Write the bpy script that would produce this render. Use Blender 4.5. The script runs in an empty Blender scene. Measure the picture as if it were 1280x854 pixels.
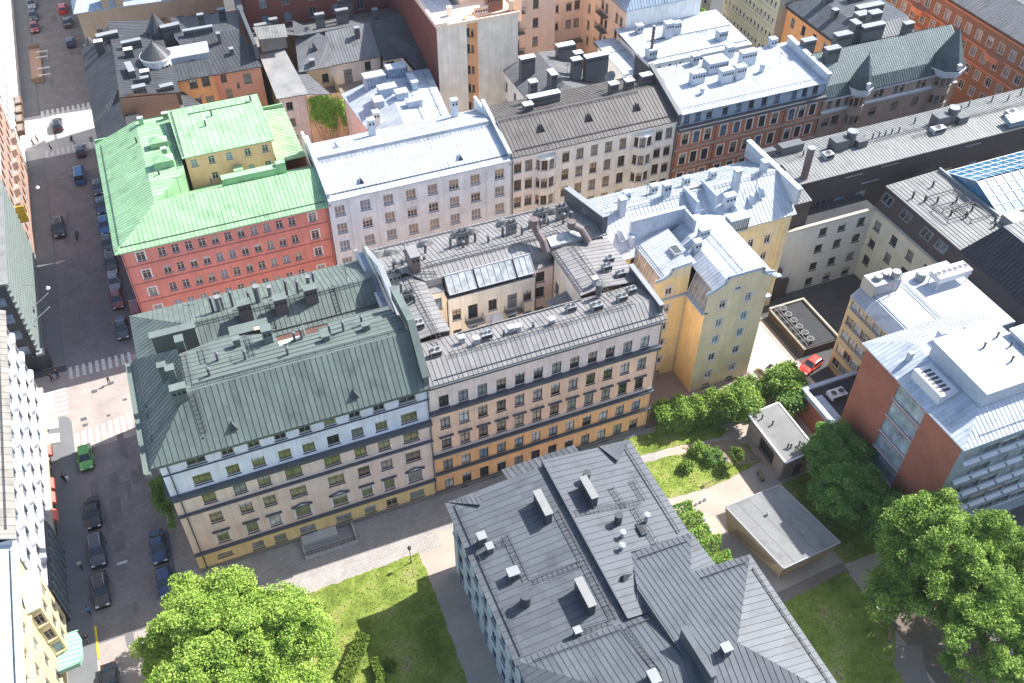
import bpy, math, random
import numpy as np
from mathutils import Vector, Matrix
RN = random.Random(11)
SC = bpy.context.scene
COL = SC.collection
rad = math.radians

# ------------------------------------------------------------------ materials
MATS = {}
def mat(name, c, rough=.8, metal=0., var=.12, scale=.5, streak=0., bump=0., bscale=8., spec=.4, fine=.06, island=0.):
    """plaster / metal / stone with uneven tone: a broad noise, a fine noise and optional vertical weathering"""
    if name in MATS: return MATS[name]
    m = bpy.data.materials.new(name); m.use_nodes = True
    nt = m.node_tree; N = nt.nodes; L = nt.links
    b = N['Principled BSDF']
    b.inputs['Roughness'].default_value = rough; b.inputs['Metallic'].default_value = metal
    b.inputs['Specular IOR Level'].default_value = spec
    tc = N.new('ShaderNodeTexCoord')
    def noise(sc, det, vec=None):
        n = N.new('ShaderNodeTexNoise'); n.inputs['Scale'].default_value = sc; n.inputs['Detail'].default_value = det
        L.new(vec or tc.outputs['Object'], n.inputs['Vector']); return n.outputs['Fac']
    def madd(x, mul, add):
        a = N.new('ShaderNodeMath'); a.operation = 'MULTIPLY_ADD'; L.new(x, a.inputs[0])
        a.inputs[1].default_value = mul; a.inputs[2].default_value = add; return a.outputs[0]
    def mul(x, y):
        a = N.new('ShaderNodeMath'); a.operation = 'MULTIPLY'; L.new(x, a.inputs[0]); L.new(y, a.inputs[1]); return a.outputs[0]
    f = mul(madd(noise(scale, 5), var*3, 1-var*1.5), madd(noise(bscale, 3), fine*3, 1-fine*1.5))
    if streak:
        mp = N.new('ShaderNodeMapping'); mp.inputs['Scale'].default_value = (2.2, 2.2, .12); L.new(tc.outputs['Object'], mp.inputs['Vector'])
        f = mul(f, madd(noise(1., 4, mp.outputs['Vector']), streak*3, 1-streak*1.5))
    if island:
        g = N.new('ShaderNodeNewGeometry'); f = mul(f, madd(g.outputs['Random Per Island'], island*2, 1-island))
        mp = N.new('ShaderNodeMapping'); mp.inputs['Scale'].default_value = (.9, .9, .9); L.new(tc.outputs['Object'], mp.inputs['Vector'])
        cr = N.new('ShaderNodeMapRange'); L.new(noise(.55, 7, mp.outputs['Vector']), cr.inputs[0]); cr.inputs[1].default_value = .55; cr.inputs[2].default_value = .72; cr.inputs[3].default_value = 1.; cr.inputs[4].default_value = .74; f = mul(f, cr.outputs[0])
    mx = N.new('ShaderNodeVectorMath'); mx.operation = 'SCALE'; mx.inputs[0].default_value = c; L.new(f, mx.inputs['Scale'])
    L.new(mx.outputs[0], b.inputs['Base Color'])
    if bump:
        bp = N.new('ShaderNodeBump'); bp.inputs['Strength'].default_value = bump; bp.inputs['Distance'].default_value = .05
        L.new(noise(bscale, 3), bp.inputs['Height']); L.new(bp.outputs[0], b.inputs['Normal'])
    MATS[name] = m; return m

def brickmat(name, c1, c2, mortar, sc, w=.25, h=.075, msize=.01, plan=False, var=.2, rough=.85):
    if name in MATS: return MATS[name]
    m = bpy.data.materials.new(name); m.use_nodes = True
    nt = m.node_tree; N = nt.nodes; L = nt.links; b = N['Principled BSDF']; b.inputs['Roughness'].default_value = rough
    b.inputs['Specular IOR Level'].default_value = .25
    tc = N.new('ShaderNodeTexCoord'); sp = N.new('ShaderNodeSeparateXYZ'); L.new(tc.outputs['Object'], sp.inputs[0])
    cb = N.new('ShaderNodeCombineXYZ')
    if plan:
        L.new(sp.outputs[0], cb.inputs[0]); L.new(sp.outputs[1], cb.inputs[1])
    else:
        a = N.new('ShaderNodeMath'); a.operation = 'ADD'; L.new(sp.outputs[0], a.inputs[0]); L.new(sp.outputs[1], a.inputs[1])
        L.new(a.outputs[0], cb.inputs[0]); L.new(sp.outputs[2], cb.inputs[1])
    br = N.new('ShaderNodeTexBrick'); L.new(cb.outputs[0], br.inputs['Vector'])
    br.inputs['Color1'].default_value = (*c1, 1); br.inputs['Color2'].default_value = (*c2, 1); br.inputs['Mortar'].default_value = (*mortar, 1)
    br.inputs['Scale'].default_value = sc; br.inputs['Brick Width'].default_value = w; br.inputs['Row Height'].default_value = h; br.inputs['Mortar Size'].default_value = msize
    n = N.new('ShaderNodeTexNoise'); n.inputs['Scale'].default_value = .35; n.inputs['Detail'].default_value = 8; L.new(tc.outputs['Object'], n.inputs['Vector'])
    ma = N.new('ShaderNodeMath'); ma.operation = 'MULTIPLY_ADD'; L.new(n.outputs['Fac'], ma.inputs[0]); ma.inputs[1].default_value = var*3; ma.inputs[2].default_value = 1-var*1.5
    vm = N.new('ShaderNodeVectorMath'); vm.operation = 'SCALE'; L.new(br.outputs['Color'], vm.inputs[0]); L.new(ma.outputs[0], vm.inputs['Scale'])
    L.new(vm.outputs[0], b.inputs['Base Color'])
    MATS[name] = m; return m

def glassmat(name, c, rough=.06, spec=.8):
    if name in MATS: return MATS[name]
    m = bpy.data.materials.new(name); m.use_nodes = True
    nt = m.node_tree; N = nt.nodes; L = nt.links; b = N['Principled BSDF']
    b.inputs['Roughness'].default_value = rough; b.inputs['Specular IOR Level'].default_value = spec
    tc = N.new('ShaderNodeTexCoord'); n = N.new('ShaderNodeTexNoise'); n.inputs['Scale'].default_value = 1.1; n.inputs['Detail'].default_value = 2
    oi = N.new('ShaderNodeObjectInfo'); va = N.new('ShaderNodeVectorMath'); va.operation = 'MULTIPLY_ADD'
    L.new(oi.outputs['Random'], va.inputs[0]); va.inputs[1].default_value = (37, 91, 53); L.new(tc.outputs['Object'], va.inputs[2]); L.new(va.outputs[0], n.inputs['Vector'])
    r = N.new('ShaderNodeMath'); r.operation = 'MULTIPLY_ADD'; L.new(n.outputs['Fac'], r.inputs[0]); r.inputs[1].default_value = 1.6; r.inputs[2].default_value = .2
    vm = N.new('ShaderNodeVectorMath'); vm.operation = 'SCALE'; vm.inputs[0].default_value = c; L.new(r.outputs[0], vm.inputs['Scale']); L.new(vm.outputs[0], b.inputs['Base Color'])
    MATS[name] = m; return m

def leafmat(name, lo, hi, trans=.28):
    if name in MATS: return MATS[name]
    m = bpy.data.materials.new(name); m.use_nodes = True
    nt = m.node_tree; N = nt.nodes; L = nt.links; b = N['Principled BSDF']; out = N['Material Output']
    g = N.new('ShaderNodeNewGeometry'); mx = N.new('ShaderNodeMix'); mx.data_type = 'RGBA'
    mx.inputs['A'].default_value = (*lo, 1); mx.inputs['B'].default_value = (*hi, 1)
    tc = N.new('ShaderNodeTexCoord'); nn = N.new('ShaderNodeTexNoise'); nn.inputs['Scale'].default_value = .45; nn.inputs['Detail'].default_value = 5; L.new(tc.outputs['Object'], nn.inputs['Vector'])
    ma = N.new('ShaderNodeMath'); ma.operation = 'MULTIPLY_ADD'; L.new(g.outputs['Random Per Island'], ma.inputs[0]); ma.inputs[1].default_value = .75; mb_ = N.new('ShaderNodeMath'); mb_.operation = 'MULTIPLY_ADD'; L.new(nn.outputs['Fac'], mb_.inputs[0]); mb_.inputs[1].default_value = 1.6; mb_.inputs[2].default_value = -.68; L.new(mb_.outputs[0], ma.inputs[2]); ma.use_clamp = True; L.new(ma.outputs[0], mx.inputs['Factor'])
    L.new(mx.outputs['Result'], b.inputs['Base Color']); b.inputs['Roughness'].default_value = .55; b.inputs['Specular IOR Level'].default_value = .25
    t = N.new('ShaderNodeBsdfTranslucent'); L.new(mx.outputs['Result'], t.inputs['Color'])
    s = N.new('ShaderNodeMixShader'); s.inputs[0].default_value = trans; L.new(b.outputs[0], s.inputs[1]); L.new(t.outputs[0], s.inputs[2]); L.new(s.outputs[0], out.inputs['Surface'])
    MATS[name] = m; return m

# ------------------------------------------------------------------ object tree
class Ctx: root = None; L = Vector((0, 0, 0))
def tag(o, label=None, cat=None, group=None, kind=None):
    if label: o['label'] = label
    if cat: o['category'] = cat
    if group: o['group'] = group
    if kind: o['kind'] = kind
    return o
def begin(name, label, cat, x, y, z=0., group=None):
    o = bpy.data.objects.new(name, None); o.empty_display_size = .5; COL.objects.link(o); o.location = (x, y, z)
    tag(o, label, cat, group); Ctx.root = o; Ctx.L = Vector((x, y, z)); return o
def link(name, me, parent, loc=(0, 0, 0), rz=0.):
    o = bpy.data.objects.new(name, me); COL.objects.link(o); o.parent = parent; o.location = loc; o.rotation_euler = (0, 0, rz); return o

class MB:
    """collects faces in world metres; build() links them as one mesh object under the current thing"""
    def __init__(s): s.v = []; s.f = []; s.m = []
    def poly(s, pts, m=0):
        i = len(s.v); s.v += [tuple(p) for p in pts]; s.f.append(tuple(range(i, i+len(pts)))); s.m.append(m)
    def box(s, x0, y0, z0, x1, y1, z1, m=0, skip=''):
        i = len(s.v)
        s.v += [(x0,y0,z0),(x1,y0,z0),(x1,y1,z0),(x0,y1,z0),(x0,y0,z1),(x1,y0,z1),(x1,y1,z1),(x0,y1,z1)]
        for k, q in (('b',(0,3,2,1)),('t',(4,5,6,7)),('s',(0,1,5,4)),('e',(1,2,6,5)),('n',(2,3,7,6)),('w',(3,0,4,7))):
            if k not in skip: s.f.append(tuple(i+j for j in q)); s.m.append(m)
    def obox(s, c, a, b, d, m=0):
        c, a, b, d = Vector(c), Vector(a), Vector(b), Vector(d); i = len(s.v)
        for k in ((-1,-1,-1),(1,-1,-1),(1,1,-1),(-1,1,-1),(-1,-1,1),(1,-1,1),(1,1,1),(-1,1,1)): s.v.append(tuple(c+a*k[0]+b*k[1]+d*k[2]))
        for q in ((0,3,2,1),(4,5,6,7),(0,1,5,4),(1,2,6,5),(2,3,7,6),(3,0,4,7)): s.f.append(tuple(i+j for j in q)); s.m.append(m)
    def bar(s, a, b, w, h=None, m=0, up=(0,0,1)):
        a, b = Vector(a), Vector(b); d = b-a; u = d.normalized(); sd = u.cross(Vector(up))
        if sd.length < 1e-4: sd = u.cross(Vector((1,0,0)))
        sd.normalize(); t = sd.cross(u); h = h or w
        s.obox((a+b)/2, d/2, sd*w/2, t*h/2, m)
    def cyl(s, x, y, z0, z1, r, n=12, m=0, r2=None, cap=True):
        r2 = r if r2 is None else r2; i = len(s.v)
        for k in range(n):
            a = 2*math.pi*k/n; s.v.append((x+r*math.cos(a), y+r*math.sin(a), z0)); s.v.append((x+r2*math.cos(a), y+r2*math.sin(a), z1))
        for k in range(n):
            j = (k+1) % n; s.f.append((i+2*k, i+2*j, i+2*j+1, i+2*k+1)); s.m.append(m)
        if cap:
            s.f.append(tuple(i+2*k+1 for k in range(n))); s.m.append(m); s.f.append(tuple(i+2*k for k in reversed(range(n)))); s.m.append(m)
    def tube(s, pts, r, n=7, m=0):
        pts = [Vector(p) for p in pts]; rings = []
        for k, p in enumerate(pts):
            d = (pts[min(k+1, len(pts)-1)]-pts[max(k-1, 0)]).normalized(); a = d.cross(Vector((0,0,1)))
            if a.length < 1e-3: a = d.cross(Vector((1,0,0)))
            a.normalize(); b = d.cross(a); rr = r[k] if isinstance(r, (list, tuple)) else r; i = len(s.v)
            s.v += [tuple(p+a*rr*math.cos(2*math.pi*q/n)+b*rr*math.sin(2*math.pi*q/n)) for q in range(n)]; rings.append(i)
        for i, j in zip(rings, rings[1:]):
            for q in range(n): s.f.append((i+q, i+(q+1) % n, j+(q+1) % n, j+q)); s.m.append(m)
        s.f.append(tuple(rings[0]+q for q in reversed(range(n)))); s.m.append(m); s.f.append(tuple(rings[-1]+q for q in range(n))); s.m.append(m)
    def prism(s, pts, z0, z1, m=0, mtop=None):
        n = len(pts); i = len(s.v); s.v += [(p[0], p[1], z0) for p in pts]+[(p[0], p[1], z1) for p in pts]
        for k in range(n): s.f.append((i+k, i+(k+1) % n, i+n+(k+1) % n, i+n+k)); s.m.append(m)
        s.f.append(tuple(i+n+k for k in range(n))); s.m.append(m if mtop is None else mtop); s.f.append(tuple(i+k for k in reversed(range(n)))); s.m.append(m)
    def mesh(s, name, mats, L=None):
        L = Ctx.L if L is None else L
        me = bpy.data.meshes.new(name); me.from_pydata([(v[0]-L[0], v[1]-L[1], v[2]-L[2]) for v in s.v], [], s.f)
        for q in (mats if isinstance(mats, (list, tuple)) else [mats]): me.materials.append(q)
        me.polygons.foreach_set('material_index', s.m); me.update(); return me
    def build(s, name, mats, parent=None, L=None, smooth=False):
        if not s.f: return None
        me = s.mesh(name, mats, L)
        if smooth: me.polygons.foreach_set('use_smooth', [True]*len(me.polygons))
        return link(name, me, parent if parent is not None else Ctx.root)

def solo(name, mb, mats, label, cat, x, y, z=0., group=None, kind=None, smooth=False):
    """a thing that is one mesh"""
    me = mb.mesh(name, mats, (x, y, z)); o = bpy.data.objects.new(name, me); COL.objects.link(o); o.location = (x, y, z)
    if smooth: me.polygons.foreach_set('use_smooth', [True]*len(me.polygons))
    return tag(o, label, cat, group, kind)
def struct(name, mb, mats):
    me = mb.mesh(name, mats, (0, 0, 0)); o = bpy.data.objects.new(name, me); COL.objects.link(o); o['kind'] = 'structure'; return o

# ------------------------------------------------------------------ roofs with standing seams
def plane(mb, pts, rib=.6, t=.16, m=0, rw=.065, rh=.055, dirv=None, cross=0):
    P = [Vector(p) for p in pts]; n = Vector((0, 0, 0))
    for i in range(len(P)):
        a, b = P[i], P[(i+1) % len(P)]; n += Vector(((a.y-b.y)*(a.z+b.z), (a.z-b.z)*(a.x+b.x), (a.x-b.x)*(a.y+b.y)))
    n.normalize()
    if n.z < 0: n = -n; P.reverse()
    if dirv is not None: d = Vector(dirv); d = d-n*d.dot(n)
    else: d = Vector((n.x*n.z, n.y*n.z, -(n.x**2+n.y**2)))
    if d.length < 1e-5: d = Vector((0, 1, 0))
    d.normalize(); c = n.cross(d).normalized()
    def clip(poly, ax, v, keep_lo):
        out = []
        for i in range(len(poly)):
            a, b = poly[i], poly[(i+1) % len(poly)]; sa, sb = a.dot(ax)-v, b.dot(ax)-v
            if keep_lo: sa, sb = -sa, -sb
            if sa >= 0: out.append(a)
            if (sa > 0 > sb) or (sa < 0 < sb): out.append(a+(b-a)*(sa/(sa-sb)))
        return out
    if rib and len(P) <= 5:
        S = [p.dot(c) for p in P]; k = math.floor(min(S)/rib)
        while k*rib < max(S):
            st = clip(clip(P, c, k*rib, False), c, (k+1)*rib, True); k += 1
            if len(st) < 3: continue
            D_ = [p.dot(d) for p in st]; lo = min(D_); cuts = [lo]
            while cuts[-1] < max(D_): cuts.append(cuts[-1]+1.1+2.4*RN.random())
            for u0, u1 in zip(cuts, cuts[1:]):
                q = clip(clip(st, d, u0, False), d, u1, True)
                if len(q) >= 3: mb.poly(q, m)
    else: mb.poly(P, m)
    if t:
        dn = Vector((0, 0, -t)); mb.poly([p+dn for p in reversed(P)], m)
        for i in range(len(P)):
            a, b = P[i], P[(i+1) % len(P)]; mb.poly([a+dn, b+dn, b, a], m)
    if not rib: return
    def ribs(c, d, sp, w, h):
        S = [p.dot(c) for p in P]; k = math.ceil((min(S)+.05)/sp)
        while k*sp < max(S)-.05:
            s0 = k*sp; hits = []
            for i in range(len(P)):
                a, b = P[i], P[(i+1) % len(P)]; sa, sb = S[i], S[(i+1) % len(P)]
                if (sa-s0)*(sb-s0) < 0: hits.append(a+(b-a)*((s0-sa)/(sb-sa)))
            hits.sort(key=lambda p: p.dot(d))
            for a, b in zip(hits[::2], hits[1::2]):
                o = c*w/2; top = n*h
                mb.poly([a-o, b-o, b-o*.5+top, a-o*.5+top], m); mb.poly([a-o*.5+top, b-o*.5+top, b+o*.5+top, a+o*.5+top], m)
                mb.poly([a+o*.5+top, b+o*.5+top, b+o, a+o], m)
            k += 1
    ribs(c, d, rib, rw, rh)
    if cross: ribs(d, c, cross, rw*.7, rh*.4)

def guard(p0, p1, m, out=.0, h=.28, parent=None, step=1.6):
    """snow guard: two rails on little posts"""
    mb = MB(); a, b = Vector(p0), Vector(p1); n = max(1, int((b-a).length/step)); z = Vector((0, 0, h))
    mb.bar(a+z, b+z, .06); mb.bar(a+z*.45, b+z*.45, .05)
    for k in range(n+1):
        q = a+(b-a)*(k/n); mb.bar(q, q+z*1.15, .06)
    return mb.build('snow_guard', m, parent)
def walkway(p0, p1, m, w=.55, parent=None, lift=.22):
    """roof walkway: two rails and rungs"""
    mb = MB(); z = Vector((0, 0, lift)); a, b = Vector(p0)+z, Vector(p1)+z; u = (b-a).normalized(); sd = u.cross(Vector((0, 0, 1))).normalized()*w/2
    mb.bar(a+sd, b+sd, .05, .06); mb.bar(a-sd, b-sd, .05, .06); n = max(2, int((b-a).length/.5))
    for k in range(n):
        q = a+(b-a)*((k+.5)/n); mb.bar(q-sd, q+sd, .06, .03)
    for k in range(0, n, 5):
        q = a+(b-a)*((k+.5)/n); mb.bar(q-z, q, .05)
    return mb.build('roof_walkway', m, parent)
def chimney(x, y, z0, z1, lx, ly, m, mcap, pots=0, parent=None, rz=0.):
    mb = MB(); c, s = math.cos(rz), math.sin(rz); A = Vector((c, s, 0)); B = Vector((-s, c, 0)); Z = Vector((0, 0, 1)); C = Vector((x, y, 0))
    mb.obox(C+Z*(z0+z1)/2, A*lx/2, B*ly/2, Z*(z1-z0)/2, 0)
    mb.obox(C+Z*(z1-.28), A*(lx/2+.04), B*(ly/2+.04), Z*.05, 0)
    mb.obox(C+Z*(z1+.06), A*(lx/2+.09), B*(ly/2+.09), Z*.06, 1)
    if lx >= .95 and z1-z0 > 1.0:
        n_ = max(2, int(lx/.42))
        for k in range(n_):
            for sg in (-1, 1): mb.obox(C+A*(lx*((k+.5)/n_-.5))+B*sg*(ly/2+.004)+Z*(z1-.62), A*(lx/n_*.3), B*.012, Z*.2, 2)
    for k in range(pots):
        q = C+A*(lx*((k+.5)/pots-.5)); mb.cyl(q.x, q.y, z1+.12, z1+.5, .13, 8, 1)
        mb.cyl(q.x, q.y, z1+.55, z1+.6, .2, 8, 1)
    return mb.build('chimney', [m, mcap, M_BLACK], parent)
def pipe(x, y, z0, z1, r, m, cowl=True, parent=None):
    mb = MB(); mb.cyl(x, y, z0, z1, r, 10)
    if cowl: mb.cyl(x, y, z1+.06, z1+.16, r*1.6, 10, 0, r*.3)
    else: mb.cyl(x, y, z1-.12, z1+.02, r*1.12, 10)
    return mb.build('vent_pipe', m, parent)
def hvac(x, y, z, lx, ly, h, m, mdark, fans=3, parent=None, rz=0.):
    """roof ventilation box on feet with round fans on top"""
    mb = MB(); c, s = math.cos(rz), math.sin(rz); A = Vector((c, s, 0)); B = Vector((-s, c, 0)); Z = Vector((0, 0, 1)); C = Vector((x, y, z))
    mb.obox(C+Z*(h/2+.15), A*lx/2, B*ly/2, Z*h/2, 0)
    for i in (-1, 1):
        for j in (-1, 1): q = C+A*i*lx*.42+B*j*ly*.42; mb.bar(q-Z*.2, q+Z*.2, .1)
    for k in range(fans):
        q = C+A*(lx*((k+.5)/fans-.5)); r = min(ly*.4, lx/fans*.42); mb.cyl(q.x, q.y, z+h+.15, z+h+.27, r, 12, 0); mb.cyl(q.x, q.y, z+h+.271, z+h+.29, r*.82, 12, 1)
    mb.obox(C-B*(ly/2+.01)+Z*(h/2+.15), A*lx*.42, B*.012, Z*h*.33, 1)
    return mb.build('ventilation_unit', [m, mdark], parent)
def hatvent(x, y, z, s, m, dx=0., dy=-1., parent=None):
    """small pointed tent-shaped roof vent"""
    mb = MB(); d = Vector((dx, dy, 0)).normalized(); q = Vector((-d.y, d.x, 0)); c = Vector((x, y, z))
    a, b = c+d*s*.7+q*s*.55-Vector((0,0,.5*s)), c+d*s*.7-q*s*.55-Vector((0,0,.5*s)); t = c+d*s*.45+Vector((0, 0, s*.75)); e = c-d*s*.9+Vector((0, 0, .3*s))
    mb.poly([a, b, t], 1); mb.poly([b, e, t]); mb.poly([e, a, t]); mb.poly([a, e, b])
    return mb.build('roof_vent', m, parent)

# ------------------------------------------------------------------ windows and facades
WCACHE = {}
def win_meshes(w, h, st):
    key = (round(w, 2), round(h, 2), st['k'])
    if key in WCACHE: return WCACHE[key]
    mb = MB(); b = st.get('b', .07); y0, y1 = .1, .2
    mb.box(-w/2, y0, -h/2, -w/2+b, y1, h/2); mb.box(w/2-b, y0, -h/2, w/2, y1, h/2)
    mb.box(-w/2+b, y0, -h/2, w/2-b, y1, -h/2+b); mb.box(-w/2+b, y0, h/2-b, w/2-b, y1, h/2)
    nx, ny = st.get('nx', 2), st.get('ny', [.68])
    for k in range(1, nx): x = -w/2+w*k/nx; mb.box(x-.04, y0+.012, -h/2+b, x+.04, y1-.01, h/2-b)
    for f in ny: z = -h/2+h*f; mb.box(-w/2+b, y0+.024, z-.035, w/2-b, y1-.02, z+.035)
    if st.get('sill', 1): mb.box(-w/2-.08, -.13, -h/2-.09, w/2+.08, .1, -h/2-.003, 1)
    if st.get('sur', 0):
        t = st['sur']; mb.box(-w/2-t, -.06, -h/2, -w/2-.004, .0, h/2+t, 2); mb.box(w/2+.004, -.06, -h/2, w/2+t, .0, h/2+t, 2); mb.box(-w/2-.004, -.06, h/2+.004, w/2+.004, .0, h/2+t, 2)
    if st.get('ped', 0): mb.box(-w/2-.3, -.28, h/2+.3, w/2+.3, .0, h/2+.45, 1)
    if st.get('tri', 0):
        z = h/2+.3; X = w/2+.35; mb.box(-X, -.3, z, X, 0, z+.1, 1)
        for sg in (-1, 1): mb.poly([(sg*X, -.3, z+.1), (0, -.3, z+.5), (0, 0, z+.5), (sg*X, 0, z+.1)], 1)
        mb.poly([(-X, -.2, z+.1), (X, -.2, z+.1), (0, -.2, z+.5)], 2)
    fm = mb.mesh('window', [st['frame'], st['sillm'], st.get('surm', st['sillm'])], (0, 0, 0))
    panes = []
    for pm in st['panes']:
        q = MB(); q.box(-w/2+.02, .15, -h/2+.02, w/2-.02, .17, h/2-.02); panes.append(q.mesh('pane', pm, (0, 0, 0)))
    for bl, fr in ((BLIND_W, .38), (BLIND_T, .55), (BLIND_W, .22)):
        q = MB(); q.box(-w/2+.02, .15, -h/2+.02, w/2-.02, .17, h/2-.02); q.box(-w/2+.05, .142, h/2-.03-h*fr, w/2-.05, .149, h/2-.05, 1); panes.append(q.mesh('pane', [st['panes'][0], bl], (0, 0, 0)))
    WCACHE[key] = (fm, panes); return WCACHE[key]

def facade(mb, p0, p1, z0, z1, wins=(), bands=None, m=0, dep=.22, parent=None, pane=True):
    """wall from p0 to p1 (outside on the right hand when walking p0 -> p1) with real window openings; wins = (u, zc, w, h, style)"""
    p0, p1 = Vector((p0[0], p0[1], 0)), Vector((p1[0], p1[1], 0)); Ln = (p1-p0).length; d = (p1-p0)/Ln; n = Vector((d.y, -d.x, 0))
    W = [(u-w/2, u+w/2, zc-h/2, zc+h/2) for u, zc, w, h, st in wins]
    us = sorted({0., Ln} | {round(q, 3) for r in W for q in r[:2]}); zs = sorted({z0, z1} | {round(q, 3) for r in W for q in r[2:]} | {b[0] for b in (bands or []) if z0 < b[0] < z1})
    def bm(z):
        if not bands: return m
        for zt, k in bands:
            if z < zt: return k
        return bands[-1][1]
    P = lambda u, z, o=0.: p0+d*u+Vector((0, 0, z))-n*o
    for j in range(len(zs)-1):
        za, zb = zs[j], zs[j+1]; zm = (za+zb)/2
        if zb-za < 1e-4: continue
        run = None
        rw = [r for r in W if r[2] < zm < r[3]]
        for i in range(len(us)-1):
            um = (us[i]+us[i+1])/2; hole = any(r[0] < um < r[1] for r in rw)
            if not hole: run = us[i] if run is None else run
            if run is not None and (hole or i == len(us)-2):
                e = us[i] if hole else us[i+1]
                if e-run > 1e-4: mb.poly([P(run, za), P(e, za), P(e, zb), P(run, zb)], bm(zm))
                run = None
    rz = math.atan2(d.y, d.x)
    for (u, zc, w, h, st), r in zip(wins, W):
        k = bm(zc); a, b, c, e = r
        mb.poly([P(a, c), P(a, c, dep), P(a, e, dep), P(a, e)], k); mb.poly([P(b, c), P(b, e), P(b, e, dep), P(b, c, dep)], k)
        mb.poly([P(a, e), P(a, e, dep), P(b, e, dep), P(b, e)], k); mb.poly([P(a, c), P(b, c), P(b, c, dep), P(a, c, dep)], k)
        fm, panes = win_meshes(w, h, st); par = parent if parent is not None else Ctx.root
        o = link('window', fm, par, P(u, zc)-Ctx.L, rz); link('pane', RN.choice(panes[:-3] if RN.random() < .72 else panes[-3:]), o)
def grid(us, zs, w, h, st): return [(u, z, w, h, st) for z in zs for u in us]
def ledge(p0, p1, z, h, out, m, name='cornice', ext=0.):
    p0, p1 = Vector((p0[0], p0[1], 0)), Vector((p1[0], p1[1], 0)); d = (p1-p0).normalized(); n = Vector((d.y, -d.x, 0)); a, b = p0-d*ext, p1+d*ext
    mb = MB(); mb.obox((a+b)/2+n*(out/2-.02)+Vector((0, 0, z)), (b-a)/2, n*(out/2+.02), (0, 0, h/2)); return mb.build(name, m)
def downpipe(p, z0, z1, m):
    mb = MB(); mb.cyl(p[0], p[1], z0, z1, .07, 8); return mb.build('downpipe', m)

def antenna(x, y, z, h=2.4, rz=.4):
    mb = MB(); mb.bar((x, y, z-.4), (x, y, z+h), .05); c, s_ = math.cos(rz), math.sin(rz)
    mb.bar((x-c*.7, y-s_*.7, z+h-.15), (x+c*.7, y+s_*.7, z+h-.15), .035)
    for k in range(6): f = -.65+.26*k; w_ = .42-.04*k; mb.bar((x+c*f+s_*w_, y+s_*f-c*w_, z+h-.15), (x+c*f-s_*w_, y+s_*f+c*w_, z+h-.15), .025)
    return mb.build('antenna', M_DARK)
# ------------------------------------------------------------------ palette (real-world base colours)
BLIND_W = mat('white roller blind', (.62,.61,.58), .8); BLIND_T = mat('tan roller blind', (.45,.36,.25), .8)
def roofm(n, c, rough=.45, var=.13): return mat(n, c, rough, .0, var, .35, bscale=3., spec=.22, fine=.08, island=.11)
R_GREEN = roofm('aged green-grey sheet metal', (.135,.165,.150)); R_WARM = roofm('warm grey sheet metal', (.235,.226,.222)); R_MINT = roofm('mint green painted sheet metal', (.285,.46,.265))
R_WHITE = roofm('white painted sheet metal', (.46,.50,.55)); R_TAUPE = roofm('taupe sheet metal', (.118,.109,.102)); R_DARK = roofm('dark grey sheet metal', (.075,.078,.085))
R_SLATE = roofm('slate blue sheet metal', (.100,.110,.123)); R_PALE = roofm('pale grey sheet metal', (.225,.228,.22)); R_TEAL = roofm('dark teal sheet metal', (.075,.10,.105)); R_GREY = roofm('mid grey sheet metal', (.17,.173,.178))
R_ICE = roofm('ice blue sheet metal', (.40,.47,.55)); R_BLACK = roofm('black bitumen felt', (.045,.047,.052), .8, .2); R_FELT = roofm('grey roofing felt', (.215,.215,.21), .9, .2)
W_LILAC = mat('lilac white plaster', (.78,.78,.85), streak=.15, var=.17); W_BEIGE = mat('pinkish beige plaster', (.86,.645,.55), streak=.15, var=.17); W_OCHRE = mat('ochre plaster', (.84,.60,.29), streak=.15, var=.17)
W_PGREY = mat('pinkish grey plaster', (.92,.72,.62), streak=.15, var=.17); W_PEACH = mat('peach plaster', (.95,.61,.42), streak=.15, var=.17); W_BOUNCE = mat('bounce-warmed plaster', (.86,.48,.24), streak=.15, var=.17)
W_STONE = mat('grey brown granite plinth', (.25,.215,.19), bump=.2); W_RED = mat('brick red plaster', (.74,.29,.235), streak=.15, var=.17); W_WHITE = mat('white plaster', (.78,.87,.92), streak=.15, var=.17)
W_CREAM = mat('cream plaster', (.86,.77,.66), streak=.15, var=.17); W_IVORY = mat('ivory stone', (.88,.86,.815), streak=.15, var=.17); W_YELL = mat('yellow plaster', (.86,.66,.32), streak=.1, var=.16); W_YSHADE = mat('shade-greyed yellow plaster', (.76,.65,.42), streak=.11, var=.16)
W_ORANGE = mat('orange plaster', (.88,.40,.16), streak=.11); W_APRI = mat('apricot plaster', (.92,.58,.33), streak=.13); W_PINK = mat('salmon plaster', (.90,.68,.53), streak=.11); W_TERRA = mat('terracotta plaster', (.62,.25,.14), streak=.1)
W_BROWN = mat('brown stone', (.52,.38,.29), streak=.1); W_MAROON = brickmat('maroon brick', (.25,.07,.055), (.20,.05,.045), (.2,.1,.08), 1.); W_TOWER = brickmat('red brown brick', (.46,.16,.095), (.38,.125,.08), (.28,.14,.1), 1.)
W_DKBRN = mat('dark brown cladding', (.075,.06,.06)); W_GRNW = mat('pale grey-green plaster', (.60,.62,.56), streak=.10); W_TAN = mat('tan panels', (.52,.43,.30)); W_OLIVE = mat('olive grey plaster', (.50,.46,.35), streak=.13)
W_OBRICK = brickmat('orange brown brick', (.37,.19,.11), (.31,.16,.09), (.28,.16,.1), 1.); W_RBRICK = brickmat('rust brick', (.44,.24,.16), (.36,.19,.13), (.3,.2,.15), 1.); W_BLUEW = mat('pale blue plaster', (.55,.62,.70), streak=.1, var=.25)
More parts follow.
